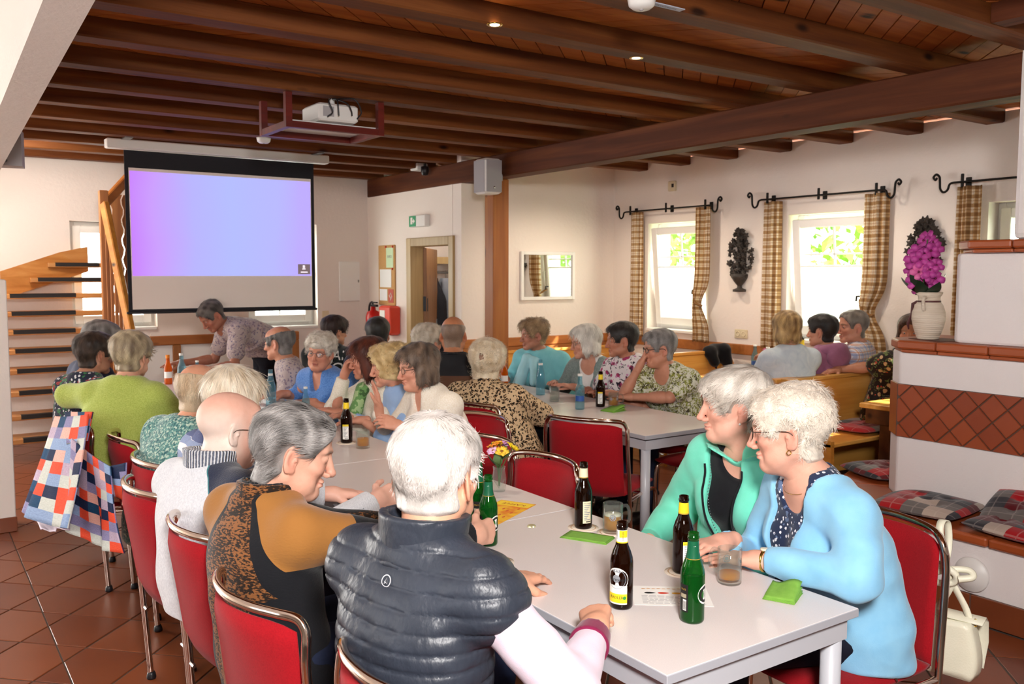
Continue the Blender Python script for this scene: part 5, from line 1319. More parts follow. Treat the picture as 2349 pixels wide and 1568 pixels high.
def zchain(sec, infl=0.0):
    """torso as smoothly interpolated elliptic slices over height"""
    z = np.array([q[0][2] for q in sec]); cx = np.array([q[0][0] for q in sec]); cy = np.array([q[0][1] for q in sec]); w = np.array([q[1] for q in sec]); d = np.array([q[2] for q in sec])
    zt = np.linspace(z[0], z[-1], 80); ker = np.hanning(15); ker /= ker.sum()
    def sm(v): q = np.interp(zt, z, v); return np.convolve(np.pad(q, 7, 'edge'), ker, 'valid')
    cx, cy, w, d = sm(cx), sm(cy), sm(w), sm(d); sl = np.gradient(cy, zt); d = d*np.sqrt(1+np.clip(sl, -1, 1)**2)
    def f(X, Y, Z):
        zz = np.clip(Z, zt[0], zt[-1]); W = np.interp(zz, zt, w)+infl; D = np.interp(zz, zt, d)+infl
        u = (X-np.interp(zz, zt, cx))/W; v = (Y-np.interp(zz, zt, cy))/D
        r = (np.abs(u)**2.35+np.abs(v)**2.35)**(1/2.35); q = (r-1)*np.minimum(W, D)*.92; ez = np.abs(Z-zz)
        return np.where(ez > 0, np.sqrt(np.maximum(q+.02, 0)**2+ez*ez)-.02, q).astype(np.float32)
    m = w.max()+infl+.03
    return f, A_((cx.min()-m, cy.min()-m, z[0]-infl-.03)), A_((cx.max()+m, cy.max()+m, z[-1]+infl+.03))
def Rz(a): c, s = math.cos(a), math.sin(a); return np.array([[c, -s, 0], [s, c, 0], [0, 0, 1]])
def Rx(a): c, s = math.cos(a), math.sin(a); return np.array([[1, 0, 0], [0, c, -s], [0, s, c]])
def Ry(a): c, s = math.cos(a), math.sin(a); return np.array([[c, 0, s], [0, 1, 0], [-s, 0, c]])
def unit(v): v = A_(v); return v/max(np.linalg.norm(v), 1e-9)
class Waves:
    def __init__(s, seed, n=9, lo=.6, hi=1.6):
        r = np.random.RandomState(seed); d = r.randn(n, 3); d /= np.linalg.norm(d, axis=1, keepdims=True); s.k = d*(r.uniform(lo, hi, (n, 1))); s.p = r.uniform(0, 6.28, n)
    def __call__(s, P, f): return np.sin((P*f)@s.k.T+s.p).mean(1)
def sstep(a, b, x): t = np.clip((x-a)/(b-a), 0, 1); return t*t*(3-2*t)
RES = {'near': dict(head=.0030, hair=.0038, body=.013, hand=.0030, cloth=.0062), 'mid': dict(head=.0046, hair=.006, body=.018, hand=.0048, cloth=.011), 'far': dict(head=.0062, hair=.008, body=.022, hand=.007, cloth=.015)}

# ---- head
def head_field(sp, h):
    jaw = sp.get('jaw', 1.0); ns = sp.get('nose', 1.0); fem = sp['fem']; jl = sp.get('jowl', .5)
    G = Fld((-.105, -.125, -.19), (.105, .145, .135), h)
    G.add(ell((0, -.014, .036), (.0765, .098, .083)), .01)
    G.add(ell((0, .018, -.018), (.066, .076, .092)), .02)
    G.add(ell((0, .052, .045), (.058, .042, .05)), .02)                                  # forehead
    for s in (-1, 1):
        G.add(cap((s*.05*jaw, -.012, -.055), (s*.018, .066, -.098), .024*jaw, .020), .02)
        G.add(cap((s*.012, .094, .0215), (s*.047, .076, .023), .0085, .006), .014)        # brow
        G.add(ell((s*.043, .058, -.026), (.024, .024, .021)), .02)                        # cheek
        if jl: G.add(ell((s*.045*jaw, .035, -.072), (.022, .032, .022*jl+.012)), .02)
    G.add(ell((0, .073, -.100), (.021, .019, .017)), .016)                               # chin
    G.add(cap((0, -.018, -.05), (0, -.05, -.20), .050 if fem else .058, .054 if fem else .062), .025)
    if jl > .6: G.add(ell((0, .03, -.105), (.04, .04, .025)), .03)
    for s in (-1, 1): G.sub(ell((s*.0325, .099, .003), (.0185, .016, .0125)), .014)       # sockets
    for s in (-1, 1):
        G.add(ell((s*.0325, .0765, .0025), (.0165, .0155, .0125)), .006)                  # lids
        G.sub(ell((s*.0325, .095, .0015), (.0118, .010, .0026+.0012*sp.get('eyes', 1))), .0015)
    G.add(cap((0, .094, .012), (0, .112*1, -.036), .0075, .0105*ns), .010)                # nose
    G.add(ell((0, .113+.004*(ns-1), -.040), (.0115*ns, .0125*ns, .0105*ns)), .006)
    for s in (-1, 1):
        G.add(ell((s*.0125*ns, .100, -.045), (.0082*ns, .0115, .0078)), .005); G.sub(ell((s*.0065, .108, -.0535), (.0038, .0055, .004)), .002)
        G.sub(cap((s*.021, .098, -.046), (s*.032, .079, -.078), .0022, .0016), .010)      # fold beside the mouth
    G.add(ell((0, .0895, -.0655), (.0225, .0105, .0062)), .006); G.add(ell((0, .0885, -.0765), (.0195, .0105, .0070)), .006)
    G.sub(ell((0, .102, -.0708), (.0215, .011, .0011)), .0025)
    if sp.get('mouth'): G.sub(ell((0, .1, -.0715), (.013, .014, .004)), .003)
    for s in (-1, 1):                                                                     # ears
        M = Rz(s*.42)@Ry(s*-.12)@Rx(-.16); es = sp.get('ear', 1.0)
        G.add(ell((s*.0785, -.014, -.010), (.0072, .0185*es, .0325*es), M), .006)
        G.add(ell((s*.074, -.008, -.037), (.008, .010, .011)), .006)
        G.sub(ell((s*.0880, -.011, -.006), (.0085, .0120*es, .0215*es), M), .002); G.add(ell((s*.0805, -.001, -.012), (.004, .005, .008), M), .003); G.sub(ell((s*.083, .001, -.018), (.006, .006, .007)), .004)
    return G
def hair_field(sp, h):
    """shell around the skull, thick inside the hair line and sunk below the skin outside it"""
    st = sp['hair']; kind = st.get('kind', 'short'); t0 = st.get('t', .014); W = Waves(st.get('seed', 1), 14)
    m = .15 if kind in ('bob', 'long') else .14
    G = Fld((-m, -.16, -.17 if kind in ('bob', 'long') else -.12), (m, .14, .165), h)
    H = Fld(G.lo, G.lo+np.array(G.d.shape)*h-h, h)
    H.d = H.d[:G.d.shape[0], :G.d.shape[1], :G.d.shape[2]]
    for i in range(3): H.ax[i] = G.ax[i]; 
    H.d = np.full(G.d.shape, 1.0, np.float32)
    H.add(ell((0, -.014, .036), (.0765, .098, .083)), .01); H.add(ell((0, .018, -.018), (.066, .076, .092)), .02); H.add(ell((0, .052, .045), (.058, .042, .05)), .02)
    H.add(cap((0, -.018, -.05), (0, -.05, -.20), .050 if sp['fem'] else .057, .054), .025)
    x, y, z = G.ax[0][:, None, None], G.ax[1][None, :, None], G.ax[2][None, None, :]
    hl = st.get('line', .0)                     # recession of the front hair line
    face = ell((0, .128-hl*.6, -.035-hl*.3), (.090+hl*.2, .102, .108+hl*.4))[0](x, y, z)
    nape = z+.088-st.get('nape', 0)-.25*np.maximum(0, y+.02)-(-.04)*(np.abs(x) < -1)
    g = np.minimum(face, nape)
    ear = np.sqrt((np.abs(x)-.08)**2+((y+.006)/.9)**2+((z+.012)/1.25)**2)-.031
    if kind in ('short', 'back', 'buzz', 'ring', 'curl_s'): g = np.minimum(g, ear*.9)
    if kind in ('short', 'back', 'buzz', 'ring', 'curl_s'): g = np.minimum(g, (z+st.get('burn', .016))+1.3*np.maximum(0, .012-y))
    if kind == 'ring':
        top = ell((0, .03, .115), (.088, .135, .078+.02*st.get('bald', 1)))[0](x, y, z); g = np.minimum(g, top)
    vol = 1+.5*sstep(.02, .1, z)*st.get('lift', 1.0)
    t = t0*vol*sstep(-.001, .016, g)-.010*(1-sstep(-.004, .004, g))
    fr = st.get('fringe', 0)
    d = H.d-t
    if fr:                                      # hair swept over the forehead
        q = ell((st.get('part', .0), .055, .066), (.062, .056, .045))[0](x, y, z); d = smin(d, np.maximum(q, -(face+.03)), .012)
    if kind in ('bob', 'long'):
        zz = st.get('len', .11)
        for s in (-1, 1):
            q = ell((s*.066, -.018, -.035-zz*.25), (.038, .066, .055+zz*.5))[0](x, y, z); d = smin(d, np.maximum(q, -face*1.0-.004), .02)
        q = ell((0, -.075, -.03-zz*.2), (.075, .045, .06+zz*.45))[0](x, y, z); d = smin(d, q, .02)
        d = np.maximum(d, -(z+.03+zz+.01*np.sin(x*70)+.006*np.sin(y*110)))
    if st.get('bulk'):                          # a fuller crown and back
        b = st['bulk']; q = ell((0, -.03, .05), (.08+b, .095+b, .082+b))[0](x, y, z); d = smin(d, np.maximum(q, -face+.004), .015)
    P = np.stack(np.broadcast_arrays(x, y, z), -1).reshape(-1, 3); band = np.abs(d.reshape(-1)) < .035
    disp = np.zeros(len(P), np.float32); Pb = P[band]; rough = st.get('rough', .003)
    if kind in ('curl', 'curl_s'):
        a = np.abs(W(Pb, 78)); b = np.abs(Waves(st.get('seed', 1)+5, 12)(Pb, 150)); disp[band] = -(a*2.6+b*1.4-.55)*rough*2.2
    else:
        a = W(Pb*np.array([1, 1, .45]), 120); b = Waves(st.get('seed', 1)+9, 12)(Pb*np.array([1, .8, .3]), 260); disp[band] = (a*1.8+b*1.2)*rough
    inside = sstep(.0, .012, g+0*d).reshape(-1)
    G.d = (d+(disp*inside).reshape(d.shape)).astype(np.float32)
    G.ell_face = face
    return G
def hair_strands(V, N, sp, count, rng):
    """tapering locks lying on the hair surface"""
    st = sp['hair']; comb = st.get('comb', 'crown'); comb = 'bobdown' if st.get('kind') == 'bob' else comb; L = st.get('slen', .035); wd = st.get('sw', .0016)
    ok = np.where(N@np.array([0, .35, .2]) > -2)[0]; ii = rng.choice(ok, count); p = V[ii]+N[ii]*-.001; n = N[ii]
    crown = np.array([.012, -.045, .125])
    if comb == 'crown': d = p-crown; d[:, 2] -= .03
    elif comb == 'back': d = np.tile([0.0, -1.0, -.25], (count, 1)); d[:, 2] -= sstep(.0, .12, -p[:, 1])*1.6; d[:, 0] += p[:, 0]*3
    elif comb == 'bobdown': d = (p-crown); d[:, 2] -= .05+.25*sstep(.06, -.02, p[:, 2])
    elif comb == 'fwd': d = (p-crown)+np.array([0, .06, -.02])
    else: d = np.tile([0.0, 0, -1.0], (count, 1))
    d = d+rng.randn(count, 3)*np.linalg.norm(d, axis=1, keepdims=True)*st.get('mess', .22)
    d -= n*(d*n).sum(1, keepdims=True); d /= np.maximum(np.linalg.norm(d, axis=1, keepdims=True), 1e-6); s = np.cross(n, d)
    ln = L*rng.uniform(.5, 1.15, (count, 1)); lift = rng.uniform(.0005, st.get('fly', .0035), (count, 1)); cur = rng.uniform(-1, 1, (count, 1))*st.get('curl', .12)
    kn = 5; VV = np.zeros((count, kn*2, 3)); sag = st.get('sag', .35)
    for k in range(kn):
        t = k/(kn-1); ang = cur*t*3
        c = p+d*ln*(np.sin(ang)/np.where(np.abs(ang) < 1e-3, 1, ang) if k and False else t)+s*ln*cur*t*t*1.2+n*(lift*np.sin(t*2.2)*1.2)-n*ln*sag*t*t*.35
        if st.get('kind') in ('curl', 'curl_s') and not st.get('flat'): c = p+d*ln*.55*np.sin(t*2.6)*.8+s*ln*.4*(1-np.cos(t*2.6))*np.sign(cur)+n*(lift*2.0*np.sin(t*3.0))
        wv = wd*(1-.85*t**2)*rng.uniform(.7, 1.3, (count, 1)); VV[:, 2*k] = c-s*wv; VV[:, 2*k+1] = c+s*wv
    F = []
    base = (np.arange(count)*kn*2)[:, None]
    for k in range(kn-1): F.append(base+np.array([2*k, 2*k+1, 2*k+3, 2*k+2]))
    vr = st.get('var', .24); sh = np.repeat(rng.uniform(1-vr, 1+vr*.8, count), kn*2)
    return VV.reshape(-1, 3), np.concatenate(F), sh
# ---- hand
def hand_field(W, d, n, side, curl, h, sc=1.0, spread=.12, thumb=.6, fl=None):
    """d: pointing direction, n: palm normal; side +1 right hand"""
    d = unit(d); n = A_(n); n = unit(n-d*(n@d)); s = np.cross(d, n)*side
    W = A_(W); pr = []; r = sc
    bases = [(.029, .086, .074), (.0095, .091, .081), (-.010, .086, .075), (-.028, .076, .06)]
    for k, (so, do, ln) in enumerate(bases):
        K = W+s*so*sc+d*do*sc-n*.002*sc*(1 if k in (1, 2) else 0)
        pr.append((cap(W+s*so*.55*sc+d*.01*sc, K, .0155*sc, .0118*sc), .014*sc))
        c = curl if not isinstance(curl, (list, tuple)) else curl[k]; a = 0.0; p = K; dd = unit(d+s*(so*spread*14))
        for q, (f, ang) in enumerate(((.45, (.35, 1.35)), (.31, (.35, 1.55)), (.24, (.2, 1.0)))):
            a += ang[0]*min(c, .35)/.35*.6+(ang[1]-ang[0]*.6)*max(0, (c-.35)/.65) if c > .35 else ang[0]*c/.35*.6
            e = p+(dd*math.cos(a)+n*math.sin(a))*ln*f*sc; ra = (.0092-.0012*q)*sc*(.88 if k == 3 else 1); pr.append((cap(p, e, ra, ra-.0010*sc), .004*sc)); p = e
    T0 = W+d*.024*sc+s*.021*sc+n*.006*sc; td = unit(d*.62+s*(.75*thumb+.15)+n*.38)
    T1 = T0+td*.043*sc; T2 = T1+unit(td+d*.5-s*.25+n*.1)*.033*sc; T3 = T2+unit(td+d*.9-s*.5+n*.15)*.026*sc
    pr += [(cap(T0, T1, .0155*sc, .0115*sc), .012*sc), (cap(T1, T2, .0108*sc, .0098*sc), .005*sc), (cap(T2, T3, .0098*sc, .0078*sc), .004*sc)]
    pr.append((cap(W-d*.03*sc, W+d*.02*sc, .0265*sc, .024*sc), .02*sc))
    lo = np.min([q[0][1] for q in pr], 0)-.012; hi = np.max([q[0][2] for q in pr], 0)+.012
    G = Fld(lo, hi, h)
    for q, k in pr: G.add(q, k)
    return G

SKIN = {}
def skin_mat():
    return mat('skin', rough=.5, spec=.35, build=lambda nt: {'Base Color': mix(nt, .16, attr(nt, 'Col'), nd(nt, 'TexNoise', Vector=coords(nt), Scale=55.0, Detail=4.0), 'SOFT_LIGHT'), 'height': nd(nt, 'TexNoise', Vector=coords(nt), Scale=240.0, Detail=3.0), 'hstr': (.22, .002)}, Subsurface_Weight=.0)
def hair_mat():
    return mat('hair', rough=.48, spec=.35, build=lambda nt: {'Base Color': attr(nt, 'Col'), 'height': nd(nt, 'TexNoise', Vector=coords(nt, (1, 1, .35)), Scale=420.0, Detail=2.0), 'hstr': (.5, .002)}, Sheen_Weight=.15)
def ik(S, W, L1, L2, hint):
    S, W = A_(S), A_(W); D = W-S; L = np.linalg.norm(D); k = max(1.0, L/(L1+L2)*1.005); L1 *= k; L2 *= k
    a = (L1*L1-L2*L2+L*L)/(2*L); hh = math.sqrt(max(0, L1*L1-a*a)); u = D/L; hn = A_(hint); hn = unit(hn-u*(hn@u)); return S+u*a+hn*hh

class Person:
    """a seated or standing figure; arrays are in the person's own frame: x right, y forward, z up"""
    def __init__(s, label, pelvis, body, top, face, pitch=0, roll=0, sex='f', size=1.0, girth=1.0, res='mid', arms=None, stand=False, hs=None, hunch=.03, skin='#dba58a', legs=True, **kw):
        s.kw = dict(kw); s.kw['fem'] = sex == 'f'; s.res = RES[res]; s.resname = res; s.body = body; s.P0 = A_((*pelvis, 0)); s.Rb = Rz(R(body-90)); s.skin = np.array(lin(skin)[:3]); s.size = size; s.stand = stand
        s.root = empty('person', (pelvis[0], pelvis[1], 0), R(body-90), label, 'person'); fem = sex == 'f'; g = girth; s.g = g
        s.hs = hs or (.97 if fem else 1.03); s.Rh = Rz(R(face-body))@Rx(R(-pitch))@Ry(R(roll))
        T = s.loc(top); st_ = kw.get('hair') or {}; T[2] -= (st_.get('t', .014)*(1+.5*st_.get('lift', 1.0))*.8+st_.get('bulk', 0)*.7)*(0 if st_.get('kind') == 'ring' else 1); s.Hc = T-s.Rh@A_((0, -.01, .117))*s.hs; s.Hc[2] = T[2]-.117*s.hs*(abs(s.Rh[2, 2])*.6+.4)
        s.N = s.Hc+s.Rh@A_((0, -.045, -.085))*s.hs+A_((0, -.012, -.052))*size
        pz = .93 if stand else .50; s.pz = pz; B = A_((0, -.02, pz)); N = s.N; ax = N-B; mid = A_((0, -hunch, 0))
        def sp(t): return B+ax*t+mid*4*t*(1-t)*(1 if not stand else .8)
        w = size*(1.0 if fem else 1.06); s.sp = sp
        s.sec = [(B+A_((0, 0, -.03 if not stand else -.1)), .176*g*w, .118*g), (sp(.12), .182*g*w, .122*g), (sp(.38), .158*g*w, .116*g), (sp(.66), .164*w*(.5+.5*g), .112*(.5+.5*g)), (sp(.84), .160*w, .092), (sp(.94), .110*w, .072), (sp(1.0), .062*w, .058)]
        sh = sp(.885); X = A_((1, 0, 0)); s.sh = {}; s.joint = {}
        tw = s.kw.get('twist', 0); rt = Rz(R(tw))@X
        for nm_, sg in (('R', 1), ('L', -1)): s.sh[nm_] = sh+rt*sg*.168*w+A_((0, 0, -.008))
        L1, L2 = .285*size, .25*size; s.armr = (.053, .043, .040, .028) if not fem else (.050, .042, .038, .026); s.armr = tuple(q*(.6+.4*g) for q in s.armr)
        for nm_, sg in (('R', 1), ('L', -1)):
            a = dict((arms or {}).get(nm_, {})); Wp = a.get('w'); Wl = s.loc(Wp) if Wp is not None else A_((sg*.13, .30, pz+.13)) if not stand else A_((sg*.22, .1, pz-.1))
            E_ = s.loc(a['e']) if a.get('e') is not None else ik(s.sh[nm_], Wl, L1, L2, a.get('hint', (sg*.6, -.35, -.8)))
            if a.get('hd') is not None: hd = s.Rb.T@A_((*a['hd'],)) if len(a['hd']) == 3 else unit(Wl-E_)
            else: hd = unit(Wl-E_)*1.0; hd[2] *= .35
            nn = s.Rb.T@A_(a['n']) if a.get('n') is not None else A_((0, 0, -1))
            s.joint[nm_] = (s.sh[nm_], E_, Wl, unit(hd), nn, a)
        if stand: s.legs = [[A_((q*.10, .0, .90)), A_((q*.11, .02, .49)), A_((q*.11, -.02, .08)), A_((q*.12, .13, .045))] for q in (1, -1)]
        else: s.legs = [[A_((q*.088, .0, .545)), A_((q*.11, .42*size, .545)), A_((q*.11, .40*size, .09)), A_((q*.12, .53*size, .045))] for q in (1, -1)]
        s.fem = fem; s.dolegs = legs; s.build_body(); s.build_hair(); s.build_eyes()
        if legs: s.build_legs()
    def loc(s, p): return s.Rb.T@(A_(p)-s.P0)
    def h2l(s, V): return (V*s.hs)@s.Rh.T+s.Hc
    def torso(s, G, infl, k=.03, arms=('R', 'L'), fore=1.0, upper=1.0, sleeve_infl=None, bust=True):
        G.add(chain(s.sec, (1, 0, 0), infl) if s.stand else zchain(s.sec, infl), .03)
        if s.fem and bust:
            c = s.sp(.64); f = unit(np.cross(A_((1, 0, 0)), unit(s.N-s.sec[0][0]))) * -1; f = f if f[1] > 0 else -f
            for q in (1, -1): G.add(ell(c+f*.095*(.5+.5*s.g)+A_((q*.072, 0, 0)), A_((.068, .062, .066))+infl), .045)
        if s.g > 1.1:
            c = s.sp(.3); G.add(ell(c+A_((0, .075*s.g, 0)), A_((.14*s.g, .10*s.g, .12))+infl), .05)
        si = infl if sleeve_infl is None else sleeve_infl; a = s.armr
        # shoulder slope
        for nm_ in ('R', 'L'): G.add(cap(s.sp(.96), s.sh[nm_], .052+infl*.7, .054+infl*.7), .05)
        for nm_ in arms:
            S, E_, W, *_ = s.joint[nm_]
            if upper >= .99: G.add(cap(S, E_, a[0]+si, a[1]+si), .04)
            else: G.add(cap(S, S+(E_-S)*upper, a[0]+si, a[0]+(a[1]-a[0])*upper+si*1.25), .04)
            if fore > 0 and upper >= .99: e = E_+(W-E_)*fore; G.add(cap(E_, e, a[2]+si*.95, a[2]+(a[3]-a[2])*fore+si*.9), .028)
        return G
    def bounds(s, m=.12):
        P = [q[0] for q in s.sec]+[q for nm_ in ('R', 'L') for q in s.joint[nm_][:3]]; P = np.array(P); lo = P.min(0)-m; hi = P.max(0)+m
        lo = np.minimum(lo, [-.27*s.g, -.27*s.g, 9]); hi = np.maximum(hi, [.27*s.g, .30*s.g, -9]); return lo, hi
    def build_body(s):
        # head
        Gh = head_field(s.kw, s.res['head']); V, F = Gh.mesh()
        W = Waves(s.kw.get('seed', 3)+int(abs(s.P0[0]*97+s.P0[1]*31)), 10)
        col = np.tile(s.skin, (len(V), 1)); x, y, z = V.T; ax = np.abs(x)
        def tint(m, c, k): 
            nonlocal col
            m = (m*k)[:, None]; col = col*(1-m)+np.array(lin(c)[:3])*m
        blob = lambda c, r: np.exp(-(((ax-c[0])/r[0])**2+((y-c[1])/r[1])**2+((z-c[2])/r[2])**2))
        tint(blob((.045, .07, -.03), (.03, .04, .026)), '#d07a66', .32*s.kw.get('ruddy', 1)); tint(blob((0, .115, -.04), (.016, .02, .016)), '#c96f5e', .35*s.kw.get('ruddy', 1)); tint(blob((.085, -.01, -.01), (.012, .03, .04)), '#d0725f', .4)
        lipm = np.clip(np.exp(-((ax/.023)**2*1.2+((z+.0705)/.0105)**2*1.3)**2)*(y > .078), 0, 1); tint(lipm, s.kw.get('lips', '#b3645a'), .65)
        brow = np.exp(-(((z-.0225-.16*(ax-.03)*(ax < .035)+.35*np.maximum(0, ax-.04))/.0048)**2))*sstep(.012, .018, ax)*(1-sstep(.048, .058, ax))*(y > .05); tint(brow, s.kw.get('brow', '#8a7a68'), .6)
        tint(np.exp(-(((ax-.0325)/.015)**2+((z+.0105)/.006)**2))*(y > .05), '#a8705c', .3)
        if s.kw.get('fuzz'): tint(sstep(.085, .0, z)*sstep(.045, -.02, y)*sstep(-.10, -.07, z), '#eadcd0', .75)
        V2 = V+vnormals(V, F)*(W(V, 210)*.0006+W(V, 90)*.0008)[:, None]
        Vs, Fs, Cs = [s.h2l(V2)], [F], [col]; o = len(V)
        # body
        lo, hi = s.bounds(.1); lo[2] = s.pz-.18; hi[2] = s.N[2]+.12
        G = Fld(lo, hi, s.res['body']); s.torso(G, -.006, bust=True); G.add(cap(s.N+A_((0, 0, -.03)), s.Hc+s.Rh@A_((0, -.03, -.07))*s.hs, .060 if not s.fem else .055, .052 if not s.fem else .047), .03)
        V, F = G.mesh(); Vs.append(V); Fs.append(F+o); Cs.append(np.tile(s.skin*.98, (len(V), 1))); o += len(V)
        # forearms and hands at their own resolution
        for nm_, sg in (('R', 1), ('L', -1)):
            S, E_, Wp, hd, nn, a = s.joint[nm_]
            if a.get('hide'): continue
            lo = np.minimum(E_, Wp)-.07; hi = np.maximum(E_, Wp)+.07; r = s.armr
            G = Fld(lo, hi, s.res['hand']*1.7); G.add(cap(E_, Wp, r[2]-.002, r[3]-.002), .01); G.add(cap(E_+(Wp-E_)*.22, E_+(Wp-E_)*.4, r[2]+.002, r[2]-.003), .02)
            V, F = G.mesh(); Vs.append(V); Fs.append(F+o); Cs.append(np.tile(s.skin, (len(V), 1))); o += len(V)
            Gx = hand_field(Wp, hd, nn, sg, a.get('curl', .3), s.res['hand'], s.size*(1.0 if s.fem else 1.07), a.get('spread', .1), a.get('thumb', .6))
            V, F = Gx.mesh(); c = np.tile(s.skin, (len(V), 1)); kk = np.clip(((V-Wp)@unit(hd)-.07)/.1, 0, 1)[:, None]*.25; c = c*(1-kk)+np.array(lin('#d88a74')[:3])*kk
            Vs.append(V); Fs.append(F+o); Cs.append(c); o += len(V)
        s.bodyo = npobj('body', np.concatenate(Vs), np.concatenate(Fs), skin_mat(), s.root); set_col(s.bodyo, np.concatenate(Cs))
    def build_hair(s):
        st = s.kw.get('hair')
        if not st: return
        rng = np.random.RandomState(st.get('seed', 1)+11); G = hair_field(s.kw, s.res['hair']); V, F = G.mesh()
        N = vnormals(V, F); c1, c2 = (np.array(lin(q)[:3]) for q in st['col']); W = Waves(st.get('seed', 1), 12)
        def colour(P, sh=1.0):
            t = np.clip(.5+1.1*W(P*np.array([1, 1, .4]), 130)+st.get('grad', 0)*(P[:, 2]-.03)*6, 0, 1)[:, None]; return (c1*(1-t)+c2*t)*np.asarray(sh).reshape(-1, 1)
        cols = colour(V)*(.82 if s.resname == 'near' else .92)
        n = st.get('n', {'near': 5200, 'mid': 1100, 'far': 0}[s.resname])
        if n:
            Vh = ell((0, -.014, .036), (.0765, .098, .083))[0](V[:, 0], V[:, 1], V[:, 2]); thick = np.where(Vh > .002)[0]
            Hs = head_probe(s.kw, V); rad = V-A_((0, -.014, .03)); rad = rad/np.linalg.norm(rad, axis=1, keepdims=True); good = np.where((Hs > .0015) & ((N*rad).sum(1) > .5) & (V[:, 2] > (-.068+st.get('nape', 0)+st.get('slen', .035)*.45 if st.get('kind') not in ('bob', 'long') else -9)))[0]
            if len(good) > 20:
                VV, FF, sh = hair_strands(V[good], N[good], s.kw, n, rng); cols = np.concatenate([cols, colour(VV, sh)]); F = np.concatenate([F, FF+len(V)]); V = np.concatenate([V, VV])
        s.hairo = npobj('hair', s.h2l(V), F, hair_mat(), s.root); set_col(s.hairo, np.clip(cols, 0, 1))
    def build_eyes(s):
        em = mat('eye', rough=.12, build=lambda nt: attr(nt, 'Col')); n, m = 16, 14
        for sg in (-1, 1):
            V = []; C = []
            gaze = unit(A_((0, 1, -.12)))
            for j in range(m+1):
                for i in range(n):
                    a, b = 2*math.pi*i/n, math.pi*j/m; q = A_((math.sin(b)*math.cos(a), math.cos(b), math.sin(b)*math.sin(a))); V.append(A_((sg*.0325, .0775, .0015))+q*.0125)
                    t = math.acos(np.clip(q@gaze, -1, 1)); C.append((.01, .01, .01) if t < .22 else lin(s.kw.get('iris', '#5a7080'))[:3] if t < .46 else (.72, .68, .65))
            F = [(j*n+i, j*n+(i+1) % n, (j+1)*n+(i+1) % n, (j+1)*n+i) for j in range(m) for i in range(n)]
            o = npobj('eye', s.h2l(np.array(V)), np.array(F), em, s.root); set_col(o, np.array(C))
    def build_legs(s):
        lo = np.min([np.min(l, 0) for l in s.legs], 0)-.2; hi = np.max([np.max(l, 0) for l in s.legs], 0)+.2; g = .7+.3*s.g
        G = Fld(lo, hi, max(.014, s.res['cloth'])); G.add(chain(s.sec[:3], (1, 0, 0), -.004), .03)
        for a, b, c, d in s.legs: G.add(cap(a, b, .088*g, .066*g), .04).add(cap(b, c, .064*g, .052*g), .03)
        V, F = G.mesh(); c = s.kw.get('trousers', '#20263a')
        npobj('trousers', V, F, mat('trousers'+c, rough=.9, spec=.15, build=lambda nt: {'Base Color': mix(nt, nd(nt, 'TexNoise', Vector=coords(nt), Scale=200.0), c, tuple(q*1.3 for q in lin(c)[:3])), 'height': nd(nt, 'TexNoise', Vector=coords(nt), Scale=14.0, Detail=3.0), 'hstr': (.4, .02)}), s.root)
        for a, b, c, d in s.legs:
            lo = np.minimum(c, d)-.12; hi = np.maximum(c, d)+.12; G = Fld(lo, hi, .012); G.add(cap(c+A_((0, -.03, -.03)), d, .04, .036), .03).add(ell(d+A_((0, .03, 0)), (.046, .07, .04)), .03); G.cut((0, 0, -1), 0.0)
            V, F = G.mesh(); npobj('shoe', V, F, mat('shoe_leather', '#1d1916', rough=.45), s.root)
    # ---- clothing
    def top(s, name, material, t=.012, sleeve='long', neck=None, folds=.004, hem=None, cuts=(), attrs=None, disp=None, arms=('R', 'L'), seed=1, sleeve_t=None, h=None, open_front=None, label=None, ff=22, shoulder_only=False):
        lo, hi = s.bounds(.13); lo[2] = s.pz-.17; G = Fld(lo, hi, h or s.res['cloth'])
        fore, upper = {'long': (.93, 1), '34': (.55, 1), 'short': (0, .62), 'none': (0, .13)}[sleeve]
        s.torso(G, t, fore=fore, upper=upper, sleeve_infl=sleeve_t, arms=arms)
        a = unit(s.Hc-s.N)
        if neck == 'v' or neck == 'scoop':
            f = s.N+A_((0, .085, -.03)); r = (.075, .10, .085) if neck == 'scoop' else (.045, .10, .095); G.sub(ell(f, r), .008)
        G.sub(cap(s.N-a*.02, s.N+a*.2, .060 if s.fem else .066, .075), .008)
        for pr in cuts: G.sub(pr, .006)
        if open_front is not None:
            w0, w1, z0 = open_front        # wedge that opens from the waist towards the neck
            def f(x, y, z): q = np.clip((z-z0)/max(.05, s.N[2]-z0), 0, 1.1); return np.where(y > .0, np.abs(x)-(w0+(w1-w0)*q), .2+0*x)
            G.sub((f, lo, hi), .004)
        G.cut((0, 0, -1), -(hem if hem is not None else s.pz-.05))
        if sleeve in ('long', '34'):
            for nm_ in arms:
                S, E_, W, *_ = s.joint[nm_]; e = E_+(W-E_)*fore; d = unit(W-E_); c = e
                def cutf(x, y, z, d=d, c=c): px, py, pz = x-c[0], y-c[1], z-c[2]; r2 = px*px+py*py+pz*pz; return np.where(r2 < .13**2, -(px*d[0]+py*d[1]+pz*d[2]), .5)
                G.sub((cutf, c-.13, c+.13), .002)
        V, F = G.mesh(); N = vnormals(V, F); W = Waves(seed, 10); W2 = Waves(seed+50, 10)
